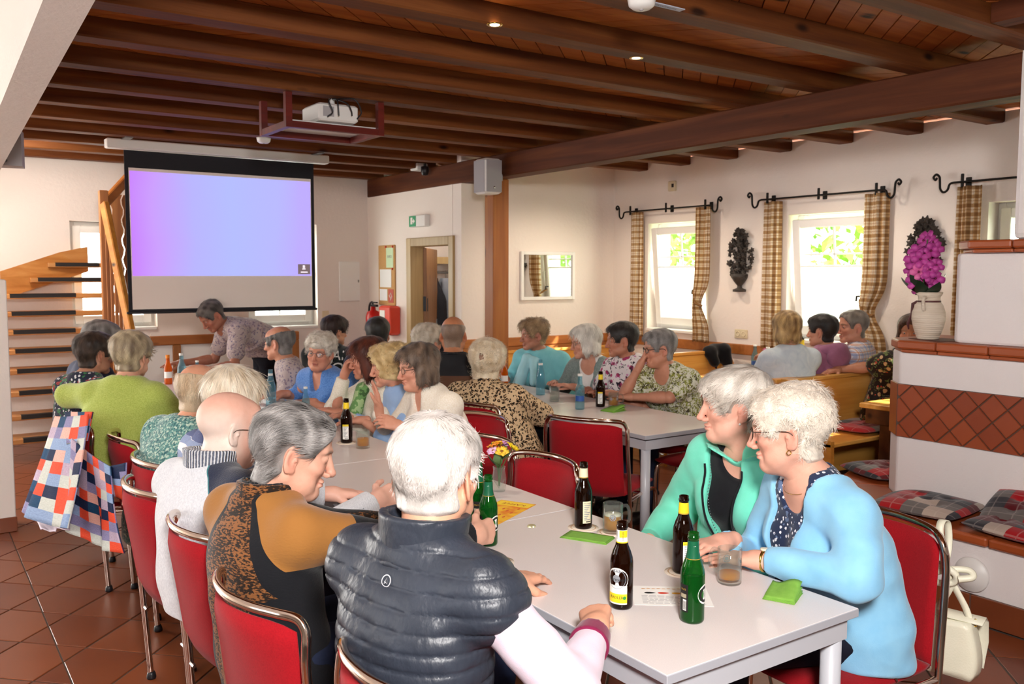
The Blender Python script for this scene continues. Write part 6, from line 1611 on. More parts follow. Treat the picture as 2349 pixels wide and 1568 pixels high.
        if folds:
            Wt = np.array([1, 1, 1.6]); a1 = W(V*Wt, ff); a2 = W2(V, ff*2.4); ridg = (1-np.abs(W2(V*Wt, ff*.9))*3.2)
            near_el = np.zeros(len(V))
            for nm_ in ('R', 'L'): near_el += np.exp(-(np.linalg.norm(V-s.joint[nm_][1], axis=1)/.12)**2)+.5*np.exp(-(np.linalg.norm(V-s.joint[nm_][0], axis=1)/.12)**2)
            V = V+N*((a1*1.6+a2*.8+ridg*.35*(1+1.5*near_el))*folds)[:, None]
        ex = {}
        if disp is not None:
            dd, ex = disp(s, V, N); V = V+N*dd[:, None]
        o = npobj(name, V, F, material, s.root)
        if attrs: ex.update(attrs(s, V))
        for k, v in ex.items(): set_val(o, v, k)
        if label: o['label'] = label
        return o
    def collar(s, material, r=.066, hgt=.06, th=.008, flare=.01, tilt=None, gap=None, name='collar', h=None, lower=.02, fold=False):
        c = s.N-A_((0, 0, lower)); a = unit((s.Hc+s.Rh@A_((0, -.05, -.08))*s.hs)-c) if tilt is None else unit(tilt); lo = c-.17; hi = c+.17+a*hgt; G = Fld(lo, hi, h or min(s.res['cloth'], .006) if s.resname == 'near' else s.res['cloth']*.8)
        rt = unit(A_((1, 0, 0))-a*a[0]); fw = np.cross(a, rt)
        def f(x, y, z):
            px, py, pz = x-c[0], y-c[1], z-c[2]; t = px*a[0]+py*a[1]+pz*a[2]; u = px*rt[0]+py*rt[1]+pz*rt[2]; v = px*fw[0]+py*fw[1]+pz*fw[2]
            rr = np.sqrt(u*u+(v*1.0)**2); base = r+flare*(t/hgt)+.02*np.clip(-t/.04, 0, 1.5)
            q = np.abs(rr-base)-th; q = np.maximum(q, np.maximum(-t-.03, t-hgt))
            if gap: q = np.maximum(q, np.where(v > 0, gap*(.25+.9*np.clip(t/hgt, -.3, 1.2))-np.abs(u), -1.0))
            return q
        G.add((f, lo, hi), .001); G.d = G.d.astype(np.float32); V, F = G.mesh()
        if len(V) == 0: return None
        ang = np.arctan2((V-c)@rt, (V-c)@fw); hh = (V-c)@a; o = npobj(name, V, F, material, s.root); set_val(o, ang, 'ang'); set_val(o, hh, 'hgt'); return o
    def cuff(s, nm_, material, t=.014, l=.05, name='cuff', off=.0):
        S, E_, W, *_ = s.joint[nm_]; d = unit(W-E_); e = E_+(W-E_)*(.93+off); r = s.armr[3]+t
        b = e-d*l; G = Fld(np.minimum(b, e)-.07, np.maximum(b, e)+.07, min(s.res['cloth'], .006)); G.add(cap(b, e, r+.008, r), .001)
        G.cut(d, float(d@e)); G.cut(-d, float(-d@b)); V, F = G.mesh(); o = npobj(name, V, F, material, s.root); set_val(o, np.arctan2(V[:, 0]-e[0], V[:, 2]-e[2]), 'ang'); return o
    def glasses(s, color='#3a2a20', w=.0225, hgt=.018, rim=.0013):
        m = mat('spectacle'+color, color, rough=.3, metal=.3); g = MB(); P = lambda q: tuple(s.h2l(A_(q)[None])[0])
        for sg in (-1, 1):
            pts = [P((sg*.034+w*math.cos(a), .103-.006*abs(math.cos(a))*(1 if sg*math.cos(a) > 0 else .2), .000+hgt*math.sin(a))) for a in np.linspace(0, 2*math.pi, 22)[:-1]]
            g.tube(pts, rim*s.hs, 6, closed=True); g.tube(smooth_path([P((sg*.056, .098, .006)), P((sg*.075, .07, .008)), P((sg*.0815, .0, .008)), P((sg*.082, -.022, -.006))], 5), rim*1.1, 6)
        g.tube(smooth_path([P((-.012, .105, .004)), P((0, .111, .007)), P((.012, .105, .004))], 4), rim, 6); o = g.build('spectacles', m, s.root)
        for sg in (-1, 1):
            pts = [P((sg*.034+w*.97*math.cos(a), .1025-.006*abs(math.cos(a))*(1 if sg*math.cos(a) > 0 else .2), hgt*.97*math.sin(a))) for a in np.linspace(0, 2*math.pi, 22)[:-1]]
            MB().add(pts, [tuple(range(len(pts)))]).build('spectacle_lens', glass_pane, o)
    def earring(s, color='#e8e4dc', side=(-1, 1), hoop=False):
        for sg in side:
            c = s.h2l(A_((sg*.080, -.004, -.048))[None])[0]
            if hoop: MB().tube([tuple(c+A_((0, .007*math.cos(a), .007*math.sin(a)-.004))) for a in np.linspace(0, 6.28, 14)[:-1]], .0014, 6, closed=True).build('earring', brass, s.root)
            else: MB().lathe([(0, -.0045), (.0032, -.003), (.0045, 0), (.0032, .003), (0, .0045)], c=tuple(c), n=10).build('earring', mat('pearl', '#ece8e0', rough=.2), s.root)
    def necklace(s, m, r=.072, drop=.035, th=.0018, beads=False):
        c = s.N+A_((0, .012, -.012)); pts = []
        for a in np.linspace(0, 2*math.pi, 40)[:-1]: pts.append(tuple(c+A_((r*math.sin(a), r*.95*math.cos(a), -drop*(.5+.5*math.cos(a))**1.3+.012*(.5-.5*math.cos(a))))))
        MB().tube(pts, th, 6, closed=True).build('necklace', m, s.root)
def head_probe(sp, V):
    x, y, z = V.T; d = ell((0, -.014, .036), (.0765, .098, .083))[0](x, y, z); d = smin(d, ell((0, .018, -.018), (.066, .076, .092))[0](x, y, z), .02); d = smin(d, ell((0, .052, .045), (.058, .042, .05))[0](x, y, z), .02)
    return smin(d, cap((0, -.018, -.05), (0, -.05, -.20), .050 if sp['fem'] else .057, .054)[0](x, y, z), .025)
# ------------------------------------------------------------------ cloth
def b_knit(c1, c2, sc=140.0, st=.5, fleck=None):
    def f(nt):
        n = nd(nt, 'TexNoise', Vector=coords(nt), Scale=sc, Detail=2.0); c = mix(nt, ramp(nt, n, [(.35, '#000000'), (.65, '#ffffff')]), c1, c2)
        if fleck: c = mix(nt, ramp(nt, nd(nt, 'TexNoise', Vector=coords(nt), Scale=90.0, Detail=3.0), [(.52, '#000000'), (.6, '#ffffff')]), c, fleck)
        return {'Base Color': c, 'height': n, 'hstr': (st, .004)}
    return f
def knit(nm_, c1, c2, **k): return mat('knit_'+nm_, rough=.92, spec=.1, build=b_knit(c1, c2, **k), Sheen_Weight=.25)
def cloth(nm_, c, sc=300.0): return mat('cloth_'+nm_, rough=.85, spec=.15, build=lambda nt: {'Base Color': mix(nt, .3, c, nd(nt, 'TexNoise', Vector=coords(nt), Scale=18.0, Detail=4.0), 'SOFT_LIGHT'), 'height': nd(nt, 'TexNoise', Vector=coords(nt), Scale=sc), 'hstr': (.2, .002)}, Sheen_Weight=.2)
def b_layers(base, layers, warp=.0):
    """layers: (scale, lo, hi, colour, kind)"""
    def f(nt):
        co = coords(nt); c = lin4(base)
        for i, (sc, lo, hi, col, kind) in enumerate(layers):
            mp = nd(nt, 'Mapping', Vector=co, Location=(i*3.1, i*1.7, i*2.3))
            if kind == 'n': v = nd(nt, 'TexNoise', Vector=mp, Scale=sc, Detail=2.0, Distortion=warp)
            else: v = nd(nt, 'TexVoronoi', Vector=nd(nt, 'VectorMath', _p={'operation': 'ADD'}, i0=mp, i1=nd(nt, 'VectorMath', _p={'operation': 'SCALE'}, i0=nd(nt, 'TexNoise', _out=1, Vector=mp, Scale=sc*.9), Scale=.5/sc)), Scale=sc)
            k = math_(nt, 'MULTIPLY', math_(nt, 'GREATER_THAN', v, lo), math_(nt, 'LESS_THAN', v, hi)); c = mix(nt, k, c, col)
        return c
    return f
def printed(nm_, base, layers, warp=0.0): return mat('print_'+nm_, rough=.85, spec=.12, build=b_layers(base, layers, warp), Sheen_Weight=.15)
def b_stripe(c1, c2, per, axis=2, third=None):
    def f(nt):
        s = nd(nt, 'SeparateXYZ', _out=None, Vector=coords(nt)); n = nd(nt, 'TexNoise', Vector=coords(nt), Scale=7.0)
        fr = math_(nt, 'FRACT', math_(nt, 'MULTIPLY', math_(nt, 'ADD', s.outputs[axis], math_(nt, 'MULTIPLY', n, .012)), 1/per))
        c = mix(nt, math_(nt, 'GREATER_THAN', fr, .5), c1, c2)
        if third: c = mix(nt, math_(nt, 'LESS_THAN', math_(nt, 'FRACT', math_(nt, 'MULTIPLY', s.outputs[axis], .37/per)), .28), c, third)
        n2 = nd(nt, 'TexNoise', Vector=coords(nt), Scale=160.0); return {'Base Color': mix(nt, .25, c, n2, 'OVERLAY'), 'height': n2, 'hstr': (.4, .003)}
    return f
def b_rib(c1, c2, k=46.0):
    def f(nt):
        a = attr(nt, 'ang', 'Fac'); w_ = math_(nt, 'SINE', math_(nt, 'MULTIPLY', a, k)); n = nd(nt, 'TexNoise', Vector=coords(nt), Scale=130.0, Detail=2.0)
        t = math_(nt, 'ADD', math_(nt, 'MULTIPLY', w_, .38), math_(nt, 'MULTIPLY_ADD', n, .9, -.05))
        return {'Base Color': ramp(nt, t, [(.2, c1), (.6, c2)]), 'height': w_, 'hstr': (.8, .006)}
    return f
GREY = ('#b9b6b0', '#f2f0ec'); WHITE = ('#e4ddd4', '#fffdf8')
# ------------------------------------------------------------------ the man in the quilted vest
vest_m = mat('vest_nylon', rough=.42, spec=.45, build=lambda nt: {'Base Color': mix(nt, nd(nt, 'TexNoise', Vector=coords(nt), Scale=12.0), '#252a33', '#343a46'), 'height': nd(nt, 'TexNoise', Vector=coords(nt, (1, 1, .5)), Scale=60.0, Detail=3.0), 'hstr': (.28, .010)})
def quilt(per, amp, seed=1):
    def f(s, V, N):
        W = Waves(seed, 10); z = V[:, 2]+.010*np.sin(V[:, 0]*9+1)+.25*(V[:, 1]*.15)
        ph = z/per; fr = np.abs(np.sin(math.pi*ph)); d = amp*(.55*fr**.6+.45*(1-np.exp(-(fr/.16)**2)))-amp*.6
        pk = W(V*np.array([1, 1, .25]), 150)*(1-fr)**.8; d = d+pk*amp*.7+W(V, 60)*amp*.2
        return d, {'seam': fr}
    return f
p1 = Person('white-haired man in a dark quilted vest seen from behind, fist on the table', (.93, 1.68), 22, (.985, 1.735, 1.300), 34, pitch=4, sex='m', size=.95, girth=.97, res='near', skin='#d9a083', hs=1.08, trousers='#26304a', ear=1.15,
    hair=dict(kind='short', col=('#bfb7b0', '#efe8e2'), t=.013, comb='crown', slen=.026, sw=.0009, fly=.0025, mess=.14, seed=2, lift=.6, nape=.012, n=11000, rough=.003, var=.12),
    arms={'L': dict(w=(1.325, 1.925, .785), hd=(.85, .35, -.1), n=(.05, .1, -1), curl=(.32, .3, .35, .45), hint=(-.8, -.2, -.6)), 'R': dict(w=(1.285, 1.525, .80), hd=(.62, .75, .12), n=(.35, -.1, -.9), curl=.92, thumb=.3, e=(1.09, 1.375, .765))})
shirt_m = cloth('pale_pink', '#d9c7d4'); bordeaux = cloth('bordeaux', '#7c1c42')
p1.top('shirt', shirt_m, t=.008, folds=.0045, seed=3, sleeve_t=.012, ff=26)
p1.cuff('R', bordeaux, t=.012, l=.055, name='shirt_cuff'); p1.cuff('L', bordeaux, t=.012, l=.045, name='shirt_cuff')
p1.top('quilted_vest', vest_m, t=.023, sleeve='none', folds=.0016, disp=quilt(.0385, .0062), seed=4, hem=.42, h=.0052)
p1.collar(vest_m, r=.086, hgt=.078, th=.011, flare=.006, gap=.035, name='vest_collar', lower=.012); p1.collar(shirt_m, r=.070, hgt=.050, th=.003, gap=.02, name='shirt_collar', lower=.008)
cc = p1.sp(.90)+A_((.0, -.12, .0))
o = MB().add(*(lambda n: ([(.0125*math.cos(2*math.pi*i/n), 0, .0125*math.sin(2*math.pi*i/n)) for i in range(n)]+[(.0105*math.cos(2*math.pi*i/n), 0, .0105*math.sin(2*math.pi*i/n)) for i in range(n)], [(i, (i+1) % n, n+(i+1) % n, n+i) for i in range(n)]))(28)).tube([(-.004, 0, -.006), (0, 0, .007), (.004, 0, -.006), (-.004, 0, -.001)], .0009, 5).build('emblem', mat('emblem_white', '#d8d8de', rough=.4), p1.root)
md = o.modifiers.new('w', 'SHRINKWRAP'); md.target = [q for q in p1.root.children if q.name.startswith('quilted_vest')][0]; md.offset = .004; md.wrap_method = 'PROJECT'; md.use_project_y = True; md.use_negative_direction = True; md.use_positive_direction = True; o.location = tuple(cc)

# ------------------------------------------------------------------ the man in the brown patterned jacket
def b_heather(nt):
    co = coords(nt, (1, 1, 2.6), rot=(0, R(18), 0)); n = nd(nt, 'TexNoise', Vector=co, Scale=85.0, Detail=3.0); n2 = nd(nt, 'TexNoise', Vector=co, Scale=12.0)
    k = ramp(nt, math_(nt, 'ADD', math_(nt, 'MULTIPLY', n, .8), math_(nt, 'MULTIPLY', n2, .3)), [(.52, '#251c16'), (.60, '#875731')])
    b = math_(nt, 'GREATER_THAN', attr(nt, 'black', 'Fac'), 0.0); t = math_(nt, 'GREATER_THAN', attr(nt, 'tan', 'Fac'), 0.0)
    c = mix(nt, b, k, '#17181c'); c = mix(nt, t, c, '#9c6a34'); return {'Base Color': c, 'height': n, 'hstr': (.35, .003)}
jacket_m = mat('brown_patterned_jacket', rough=.85, spec=.15, build=b_heather, Sheen_Weight=.15)
def raglan(off=.05, slope=.5, bw0=.012, bws=.22, tanlen=.135):
    def f(s, V):
        z = V[:, 2]; x = np.abs(V[:, 0]-s.N[0]*np.clip((z-s.pz)/(s.N[2]-s.pz), 0, 1)); m = x-(off+slope*(s.N[2]+.01-z)*(1+.4*(z < s.N[2]-.2))); al = np.full(len(V), 9.0)
        for nm_ in ('R', 'L'):
            S, E_ = s.joint[nm_][:2]; al = np.where((V[:, 0] > 0) == (nm_ == 'R'), (V-S)@unit(E_-S), al)
        ax = unit(s.N-s.sec[0][0]); td = (s.N-V)@ax; m = x-(.05+.42*np.maximum(0, td)+.25*np.maximum(0, td-.22)); m = np.where((x > .13) & (al > .03), np.maximum(m, .02+(al-.03)*.6), m)
        m = np.where(td > .26, np.maximum(m, x-.10), m); bw = bw0+bws*np.maximum(0, td)
        return {'black': m, 'tan': np.minimum(np.minimum(m-bw, tanlen-al), .19-td)}
    return f
p2 = Person('grey-haired man in a brown, tan and black zip jacket looking down', (.855, 2.36), 14, (.935, 2.44, 1.235), -14, pitch=14, sex='m', size=.98, girth=.97, res='near', skin='#d8a58e', hs=1.06, nose=1.12, jowl=.8, ear=1.12, brow='#6e655c', eyes=.1,
    hair=dict(kind='back', col=('#514c49', '#b9b5b2'), t=.012, comb='back', slen=.042, sw=.0009, mess=.12, fly=.004, seed=4, line=.022, lift=.9, burn=.0, n=8000, nape=-.015),
    arms={'R': dict(w=(1.44, 2.30, .80), hd=(.9, .35, -.05), n=(.2, .9, -.2), curl=.62, spread=.04, hint=(.3, -.3, -.9)), 'L': dict(w=(1.30, 2.62, .775), hd=(.8, -.5, -.1), curl=.4)})
p2.top('jacket', jacket_m, t=.020, folds=.0045, attrs=raglan(), seed=6, h=.006, hem=.43); co_ = p2.collar(jacket_m, r=.074, hgt=.07, th=.009, flare=.006, gap=.03, name='jacket_collar')
set_val(co_, np.full(len(co_.data.vertices), -1.0), 'black'); set_val(co_, np.full(len(co_.data.vertices), -1.0), 'tan')
p2.collar(cloth('black_trim', '#15161a'), r=.066, hgt=.075, th=.003, gap=.03, name='collar_lining')

# ------------------------------------------------------------------ the bald man in grey knit
def b_yoke(nt):
    n = nd(nt, 'TexNoise', Vector=coords(nt, (1, 1, .5)), Scale=210.0, Detail=2.0); c = mix(nt, n, '#b9bcc4', '#eceef2'); k = math_(nt, 'GREATER_THAN', attr(nt, 'black', 'Fac'), 0.0)
    e = math_(nt, 'LESS_THAN', math_(nt, 'ABSOLUTE', attr(nt, 'black', 'Fac')), .0025); return {'Base Color': mix(nt, e, mix(nt, k, c, '#2d3346'), '#3f7a80'), 'height': n, 'hstr': (.5, .004)}
grey_knit = mat('grey_knit_jacket', rough=.92, spec=.1, build=b_yoke, Sheen_Weight=.3); rib_m = mat('marled_rib', rough=.92, spec=.1, build=b_rib('#6f7688', '#eceef2', 52.0))
def yoke(s, V):
    x, z = V[:, 0], V[:, 2]; m = x-(.035+.75*(s.N[2]-.0-z)); S, E_ = s.joint['R'][:2]; return {'black': np.where(x > 0, np.minimum(m, .16-(V-S)@unit(E_-S)), -1)}
p3 = Person('bald man with thin glasses in a pale grey knit jacket with ribbed collar', (.87, 3.03), 20, (.94, 3.10, 1.212), 3, pitch=9, sex='m', size=1.03, girth=1.0, res='near', skin='#e4b09c', hs=1.08, ruddy=1.5, ear=1.1, jowl=.9,
    fuzz=1,
    arms={'L': dict(w=(1.31, 3.14, .775), hd=(.95, -.12, -.08), n=(0, 0, -1), curl=.22), 'R': dict(w=(1.38, 2.88, .79), hd=(.9, .3, .1), n=(.1, .8, -.4), curl=.55)})
p3.top('knit_jacket', grey_knit, t=.022, folds=.004, attrs=yoke, seed=9, h=.0065, hem=.44); p3.collar(rib_m, r=.078, hgt=.088, th=.011, flare=.008, name='rib_collar', lower=.012)
for q in ('L', 'R'): p3.cuff(q, rib_m, t=.016, l=.08, name='rib_cuff')
p3.glasses('#3c2a22', rim=.0011)

# ------------------------------------------------------------------ rest of the near row
p4 = Person('woman with a smooth pale blonde bob and a blue-white striped top', (.90, 3.42), 5, (1.04, 3.40, 1.268), 18, pitch=4, res='mid', size=1.0, hair=dict(kind='bob',  col=('#cdb99c', '#f3ead8'), t=.020, len=.075, comb='bobdown', slen=.07, sw=.0014, mess=.08, fly=.003, seed=9, n=3200, bulk=.01), girth=1.02)
p4.top('striped_top', mat('blue_white_stripe', rough=.9, build=b_stripe('#e8e8ee', '#8d9dc0', .052, third='#5c6894')), t=.016, folds=.004, seed=11)
p5 = Person('balding man with reddish crown in a green speckled jumper', (.93, 3.98), 18, (1.075, 4.0, 1.208), 32, pitch=6, sex='m', res='mid', size=1.02, girth=1.08, skin='#dd9f80', hair=dict(kind='ring', col=('#b79a78', '#dcc8aa'), t=.010, comb='crown', slen=.03, seed=10, bald=.9))
p5.top('speckled_jumper', knit('teal', '#2f5f66', '#6fa39a', sc=85.0, fleck='#b9cfbf'), t=.024, folds=.004, seed=12)
p6 = Person('stout woman in a lime green sweater seen from behind, elbow on the chair back', (.90, 4.93), 44, (1.0, 5.05, 1.315), 48, pitch=3, res='mid', size=1.08, girth=1.22, trousers='#3a4a72', hair=dict(kind='short', col=('#6e5c48', '#d9c7a4'), t=.020, comb='crown', slen=.045, sw=.0014, seed=12, bulk=.012, n=2600, grad=.3), arms={'L': dict(w=(.80, 5.62, .93), e=(.72, 5.28, .95), curl=.4), 'R': dict(w=(1.33, 5.12, .84), hint=(.6, -.3, -.6), curl=.5)})
p6.top('sweater', knit('lime', '#a3b452', '#bac96a', sc=180.0), t=.018, folds=.006, seed=13, neck=None, hem=.60)
p7 = Person('dark-haired woman in a navy and white patterned blouse by the staircase', (.86, 5.62), 25, (.925, 5.70, 1.268), 22, pitch=4, res='mid', hair=dict(kind='short', col=('#1f1713', '#4a382c'), t=.020, comb='crown', slen=.04, seed=13, n=900), skin='#b98468')
p7.top('blouse', printed('zigzag', '#23283c', [(38, .0, .28, '#d4d6da', 'v'), (22, .58, .66, '#3f7a4c', 'n'), (24, .62, .7, '#a03a3c', 'n')]), t=.014, sleeve='short', folds=.004, seed=14)
p8 = Person('grey-haired man at the stair end of the long table, behind the dark-haired woman', (1.0, 6.2), 10, (1.05, 6.19, 1.308), 6, pitch=4, sex='m', res='mid', hair=dict(kind='short', col=('#5a5552', '#9a9692'), t=.012, seed=14, n=700), skin='#b98a72')
p8.top('polo_shirt', cloth('dusk_blue', '#3c4560'), t=.016, sleeve='short', folds=.004, seed=15)

# ------------------------------------------------------------------ the two women at the near table corner
fleck_m = printed('navy_fleck', '#27324e', [(62, .0, .30, '#e6e8ee', 'v'), (48, .62, .75, '#5f7396', 'n')])
blue_m = cloth('sky_blue', '#8cc6e8'); mint_m = cloth('mint', '#74dcc0'); pipe = cloth('piping', '#15181c')
r1 = Person('woman with white curls and glasses in a light blue cardigan, arm on the table', (2.36, 1.63), 158, (2.20, 1.715, 1.287), 122, pitch=6, res='near', size=1.05, girth=1.16, skin='#dfa892', hs=1.04, jowl=.8, trousers='#171a26', iris='#62727c', ear=1.1, ruddy=1.4,
    hair=dict(kind='curl_s', col=('#dccfbf', '#f6ecdd'), var=.06, t=.014, comb='crown', slen=.032, sw=.0008, mess=.55, curl=.5, fly=.0022, flat=1, seed=20, bulk=.009, n=8000, rough=.0036, lift=.6, nape=-.005),
    arms={'L': dict(w=(2.035, 1.665, .785), e=(2.10, 1.395, .80), hd=(-.45, .85, -.05), n=(0, 0, -1), curl=.2), 'R': dict(w=(2.085, 1.85, .785), hd=(-.9, .1, 0), curl=.35)})
r1.top('print_top', fleck_m, t=.005, sleeve_t=-.001, sleeve='short', folds=.004, seed=21, neck='scoop', h=.0065)
r1.top('cardigan', blue_m, t=.018, folds=.0078, seed=22, open_front=(.02, .105, .55), hem=.40, ff=23, h=.0058, sleeve_t=.013)
r1.glasses('#4a342a', rim=.0014); r1.earring(hoop=True); r1.necklace(brass, r=.070, drop=.035, th=.0009)
E_, W_ = r1.joint['L'][1:3]; d = unit(W_-E_); pts = []
u = unit(np.cross(d, A_((0, 0, 1)))); v = np.cross(d, u)
for a in np.linspace(0, 2*math.pi, 22)[:-1]: pts.append(tuple(W_-d*.006+(u*math.cos(a)+v*math.sin(a))*.0295))
wt = MB().tube(pts, .0045, 8, closed=True).build('wrist_watch', brass, r1.root); cdial = W_-d*.006-v*.031*np.sign(v[2]) if False else W_-d*.006+A_((0, 0, .031))
MB().lathe([(0, 0), (.013, 0), (.013, .005), (.011, .006), (0, .006)], c=tuple(cdial), n=20).build('watch_face', mat('watch_dial', '#e8e0c8', rough=.3), wt)
zp = r1.sp(.05)+A_((-.215, .02, -.02)); MB().tube(smooth_path([tuple(zp+A_((0, .02, .05))), tuple(zp+A_((-.01, -.01, 0))), tuple(zp+A_((-.005, -.05, -.06)))]), .003, 6).build('pocket_zip', steel, r1.root)
r2 = Person('woman with short silver hair and pearl earring in a mint green zip jacket', (2.50, 2.10), 188, (2.365, 2.06, 1.300), 142, pitch=0, res='near', size=1.03, girth=1.10, skin='#dfa892', hs=1.02, nose=1.05, jowl=.8, iris='#5a6c74', trousers='#1b1d28',
    hair=dict(kind='short', col=('#b0a294', '#f2ebe0'), var=.16, t=.015, comb='fwd', slen=.045, sw=.0010, mess=.16, fly=.003, seed=23, bulk=.004, fringe=1, part=-.01, n=8500, nape=.0),
    arms={'L': dict(w=(2.22, 1.98, .62), curl=.4, hint=(-.6, -.2, -.7)), 'R': dict(w=(2.20, 2.32, .64), curl=.4, hint=(.5, -.3, -.6))})
r2.top('black_top', cloth('black_jersey', '#16161a'), t=.007, sleeve_t=-.001, sleeve='short', neck='scoop', folds=.003, seed=24, h=.008)
r2.top('zip_jacket', mint_m, t=.026, folds=.0070, seed=25, open_front=(.025, .085, .60), hem=.40, ff=22, h=.0060); r2.collar(mint_m, r=.084, hgt=.038, th=.009, flare=.055, gap=.07, name='jacket_collar', lower=.03)
def front_y(o, x, z, r=.012):
    co = np.zeros(len(o.data.vertices)*3, np.float32); o.data.vertices.foreach_get('co', co); co = co.reshape(-1, 3)
    m = (np.abs(co[:, 0]-x) < r) & (np.abs(co[:, 2]-z) < r) & (co[:, 1] > 0); return float(co[m, 1].max()) if m.any() else None
jk = [q for q in r2.root.children if q.name.startswith('zip_jacket')][0]
for sg in (-1, 1):
    pts = []
    for z in np.linspace(.62, r2.N[2]-.07, 12):
        q = np.clip((z-.60)/(r2.N[2]-.60), 0, 1); xx = sg*(.025+.06*q+.009); y = front_y(jk, xx, z)
        if y is not None: pts.append((xx-sg*.004, y+.001, z))
    if len(pts) > 3: MB().tube(smooth_path(pts, 3), .0042, 6).build('piping', pipe, r2.root)
    if sg == 1 and len(pts) > 3:
        q = MB()
        for x, y, z in smooth_path(pts, 3)[6:]: q.lathe([(0, -.0022), (.0024, 0), (0, .0022)], c=(x-.016, y-.012, z), n=6)
        o = q.build('bead_trim', mat('beads', '#d8d8e0', rough=.15, metal=.8), r2.root); o['kind'] = 'stuff'
r2.earring(side=(1, -1)); r2.necklace(mat('silver', '#d8d8d4', rough=.2, metal=1.0), r=.069, drop=.03, th=.0016)

# ------------------------------------------------------------------ the far side of the long table
r3 = Person('brown-haired woman with glasses in a cream cardigan gesturing with raised hand', (2.45, 4.20), 182, (2.31, 4.27, 1.238), 172, pitch=6, res='mid', size=.98, girth=1.0, skin='#dd9f85', nose=1.1, jowl=.7, mouth=1, hair=dict(kind='bob',  col=('#3f3128', '#8a7462'), t=.020, len=.05, comb='bobdown', slen=.05, sw=.0014, mess=.35, seed=31, bulk=.006, n=2600, rough=.005, line=.035), brow='#4a3a2e',
    arms={'R': dict(w=(2.15, 4.42, .86), hd=(-.1, .1, 1), n=(-.8, .2, 0), curl=.25, spread=.2, hint=(.5, -.3, -.8)), 'L': dict(w=(2.16, 4.18, .80), hd=(-.8, .3, .3), n=(.1, .7, -.5), curl=.5)})
r3.top('cardigan', knit('cream', '#ece2d0', '#f8f2e6', sc=150.0), t=.018, folds=.004, seed=32, neck='v'); r3.glasses('#4a3428')
r4 = Person('blonde woman with curls in a light blue cotton shirt beside the gesturing woman', (2.47, 4.68), 178, (2.32, 4.63, 1.226), 152, pitch=6, res='mid', size=.94, girth=.9, skin='#d99b80', hair=dict(kind='curl', col=('#b8955c', '#ecd29c'), t=.026, comb='crown', slen=.03, mess=.8, seed=33, bulk=.012, n=1600, rough=.006), arms={'R': dict(w=(2.12, 4.82, .775), curl=.3), 'L': dict(w=(2.14, 4.62, .775), hd=(-.9, .2, 0), curl=.3)})
r4.top('shirt', cloth('pale_blue', '#9dbde8'), t=.016, sleeve='34', folds=.005, seed=34); r4.collar(MATS['cloth_pale_blue'], r=.07, hgt=.03, th=.005, flare=.02, gap=.03, name='shirt_collar')
r5 = Person('woman with auburn hair and a green scarf, hand at her chin', (2.46, 4.95), 178, (2.32, 4.92, 1.235), 158, pitch=5, res='mid', skin='#c98a70', hair=dict(kind='bob',  col=('#32130c', '#6e3420'), t=.020, len=.085, comb='bobdown', slen=.07, mess=.15, seed=35, bulk=.01, n=2000), arms={'R': dict(w=(2.20, 5.00, .99), e=(2.16, 5.06, .78), hd=(.2, -.2, 1), n=(.6, -.6, 0), curl=.6), 'L': dict(w=(2.14, 4.92, .775), curl=.3)})
r5.top('knit_top', knit('ivory', '#e4dcc8', '#f2ecdc'), t=.016, folds=.004, seed=36)
def blob(p, name, prims, material, h=.01, disp=None, k=.02):
    lo = np.min([q[1] for q in prims], 0)-.03; hi = np.max([q[2] for q in prims], 0)+.03; G = Fld(lo, hi, h)
    for q in prims: G.add(q, k)
    V, F = G.mesh(); N = vnormals(V, F); W = Waves(5, 10); V = V+N*(W(V, 45)*.006)[:, None]; return npobj(name, V, F, material, p.root)
n_ = r5.N
blob(r5, 'scarf', [cap(n_+A_((.07*math.sin(a), .07*math.cos(a), -.02-.03*math.cos(a))), n_+A_((.07*math.sin(a+.5), .07*math.cos(a+.5), -.02-.03*math.cos(a+.5))), .027) for a in np.arange(0, 6.2, .5)]+[cap(n_+A_((.02, .09, -.05)), n_+A_((.06, .15, -.25)), .04, .045), cap(n_+A_((.05, .09, -.05)), n_+A_((.11, .12, -.28)), .035, .04)], printed('green_scarf', '#6d9a5c', [(26, .55, .8, '#a9c48e', 'n'), (18, .6, .8, '#48683e', 'n')]))
r6 = Person('white-haired woman with glasses in a blue V-neck sweater facing the room', (2.45, 5.58), 205, (2.31, 5.60, 1.232), 226, pitch=2, roll=-6, res='mid', size=1.04, girth=1.22, skin='#d08f74', jowl=.9, mouth=1, lips='#8a3a40', hair=dict(kind='curl_s', col=('#cbbfae', '#f6efe2'), t=.024, comb='crown', slen=.035, mess=.5, seed=37, bulk=.012, n=2200, rough=.004, fringe=1), arms={'R': dict(w=(2.13, 5.86, .785), hd=(-.95, .1, 0), curl=.3, hint=(.7, -.2, -.6)), 'L': dict(w=(2.16, 5.46, .775), hd=(-.8, .5, 0), curl=.3, hint=(-.8, 0, -.5))})
r6.top('sweater', knit('azure', '#4a78c0', '#6b98d8', sc=170.0), t=.018, sleeve='34', neck='v', folds=.005, seed=38); r6.glasses('#2a4a66', rim=.0011)
shirt_pr = printed('paisley', '#b8aaa8', [(44, .0, .25, '#6c6c8c', 'v'), (36, .58, .7, '#8a7a88', 'n'), (30, .0, .16, '#d9cfc8', 'v')], 1.0)
r7 = Person('balding man with grey hair in a muted paisley shirt seated near the screen', (2.42, 6.30), 160, (2.26, 6.28, 1.222), 128, pitch=3, sex='m', res='mid', girth=1.12, skin='#c58a6e', hair=dict(kind='ring', col=('#4e4a47', '#94908c'), t=.012, comb='crown', slen=.03, seed=39, bald=.6))
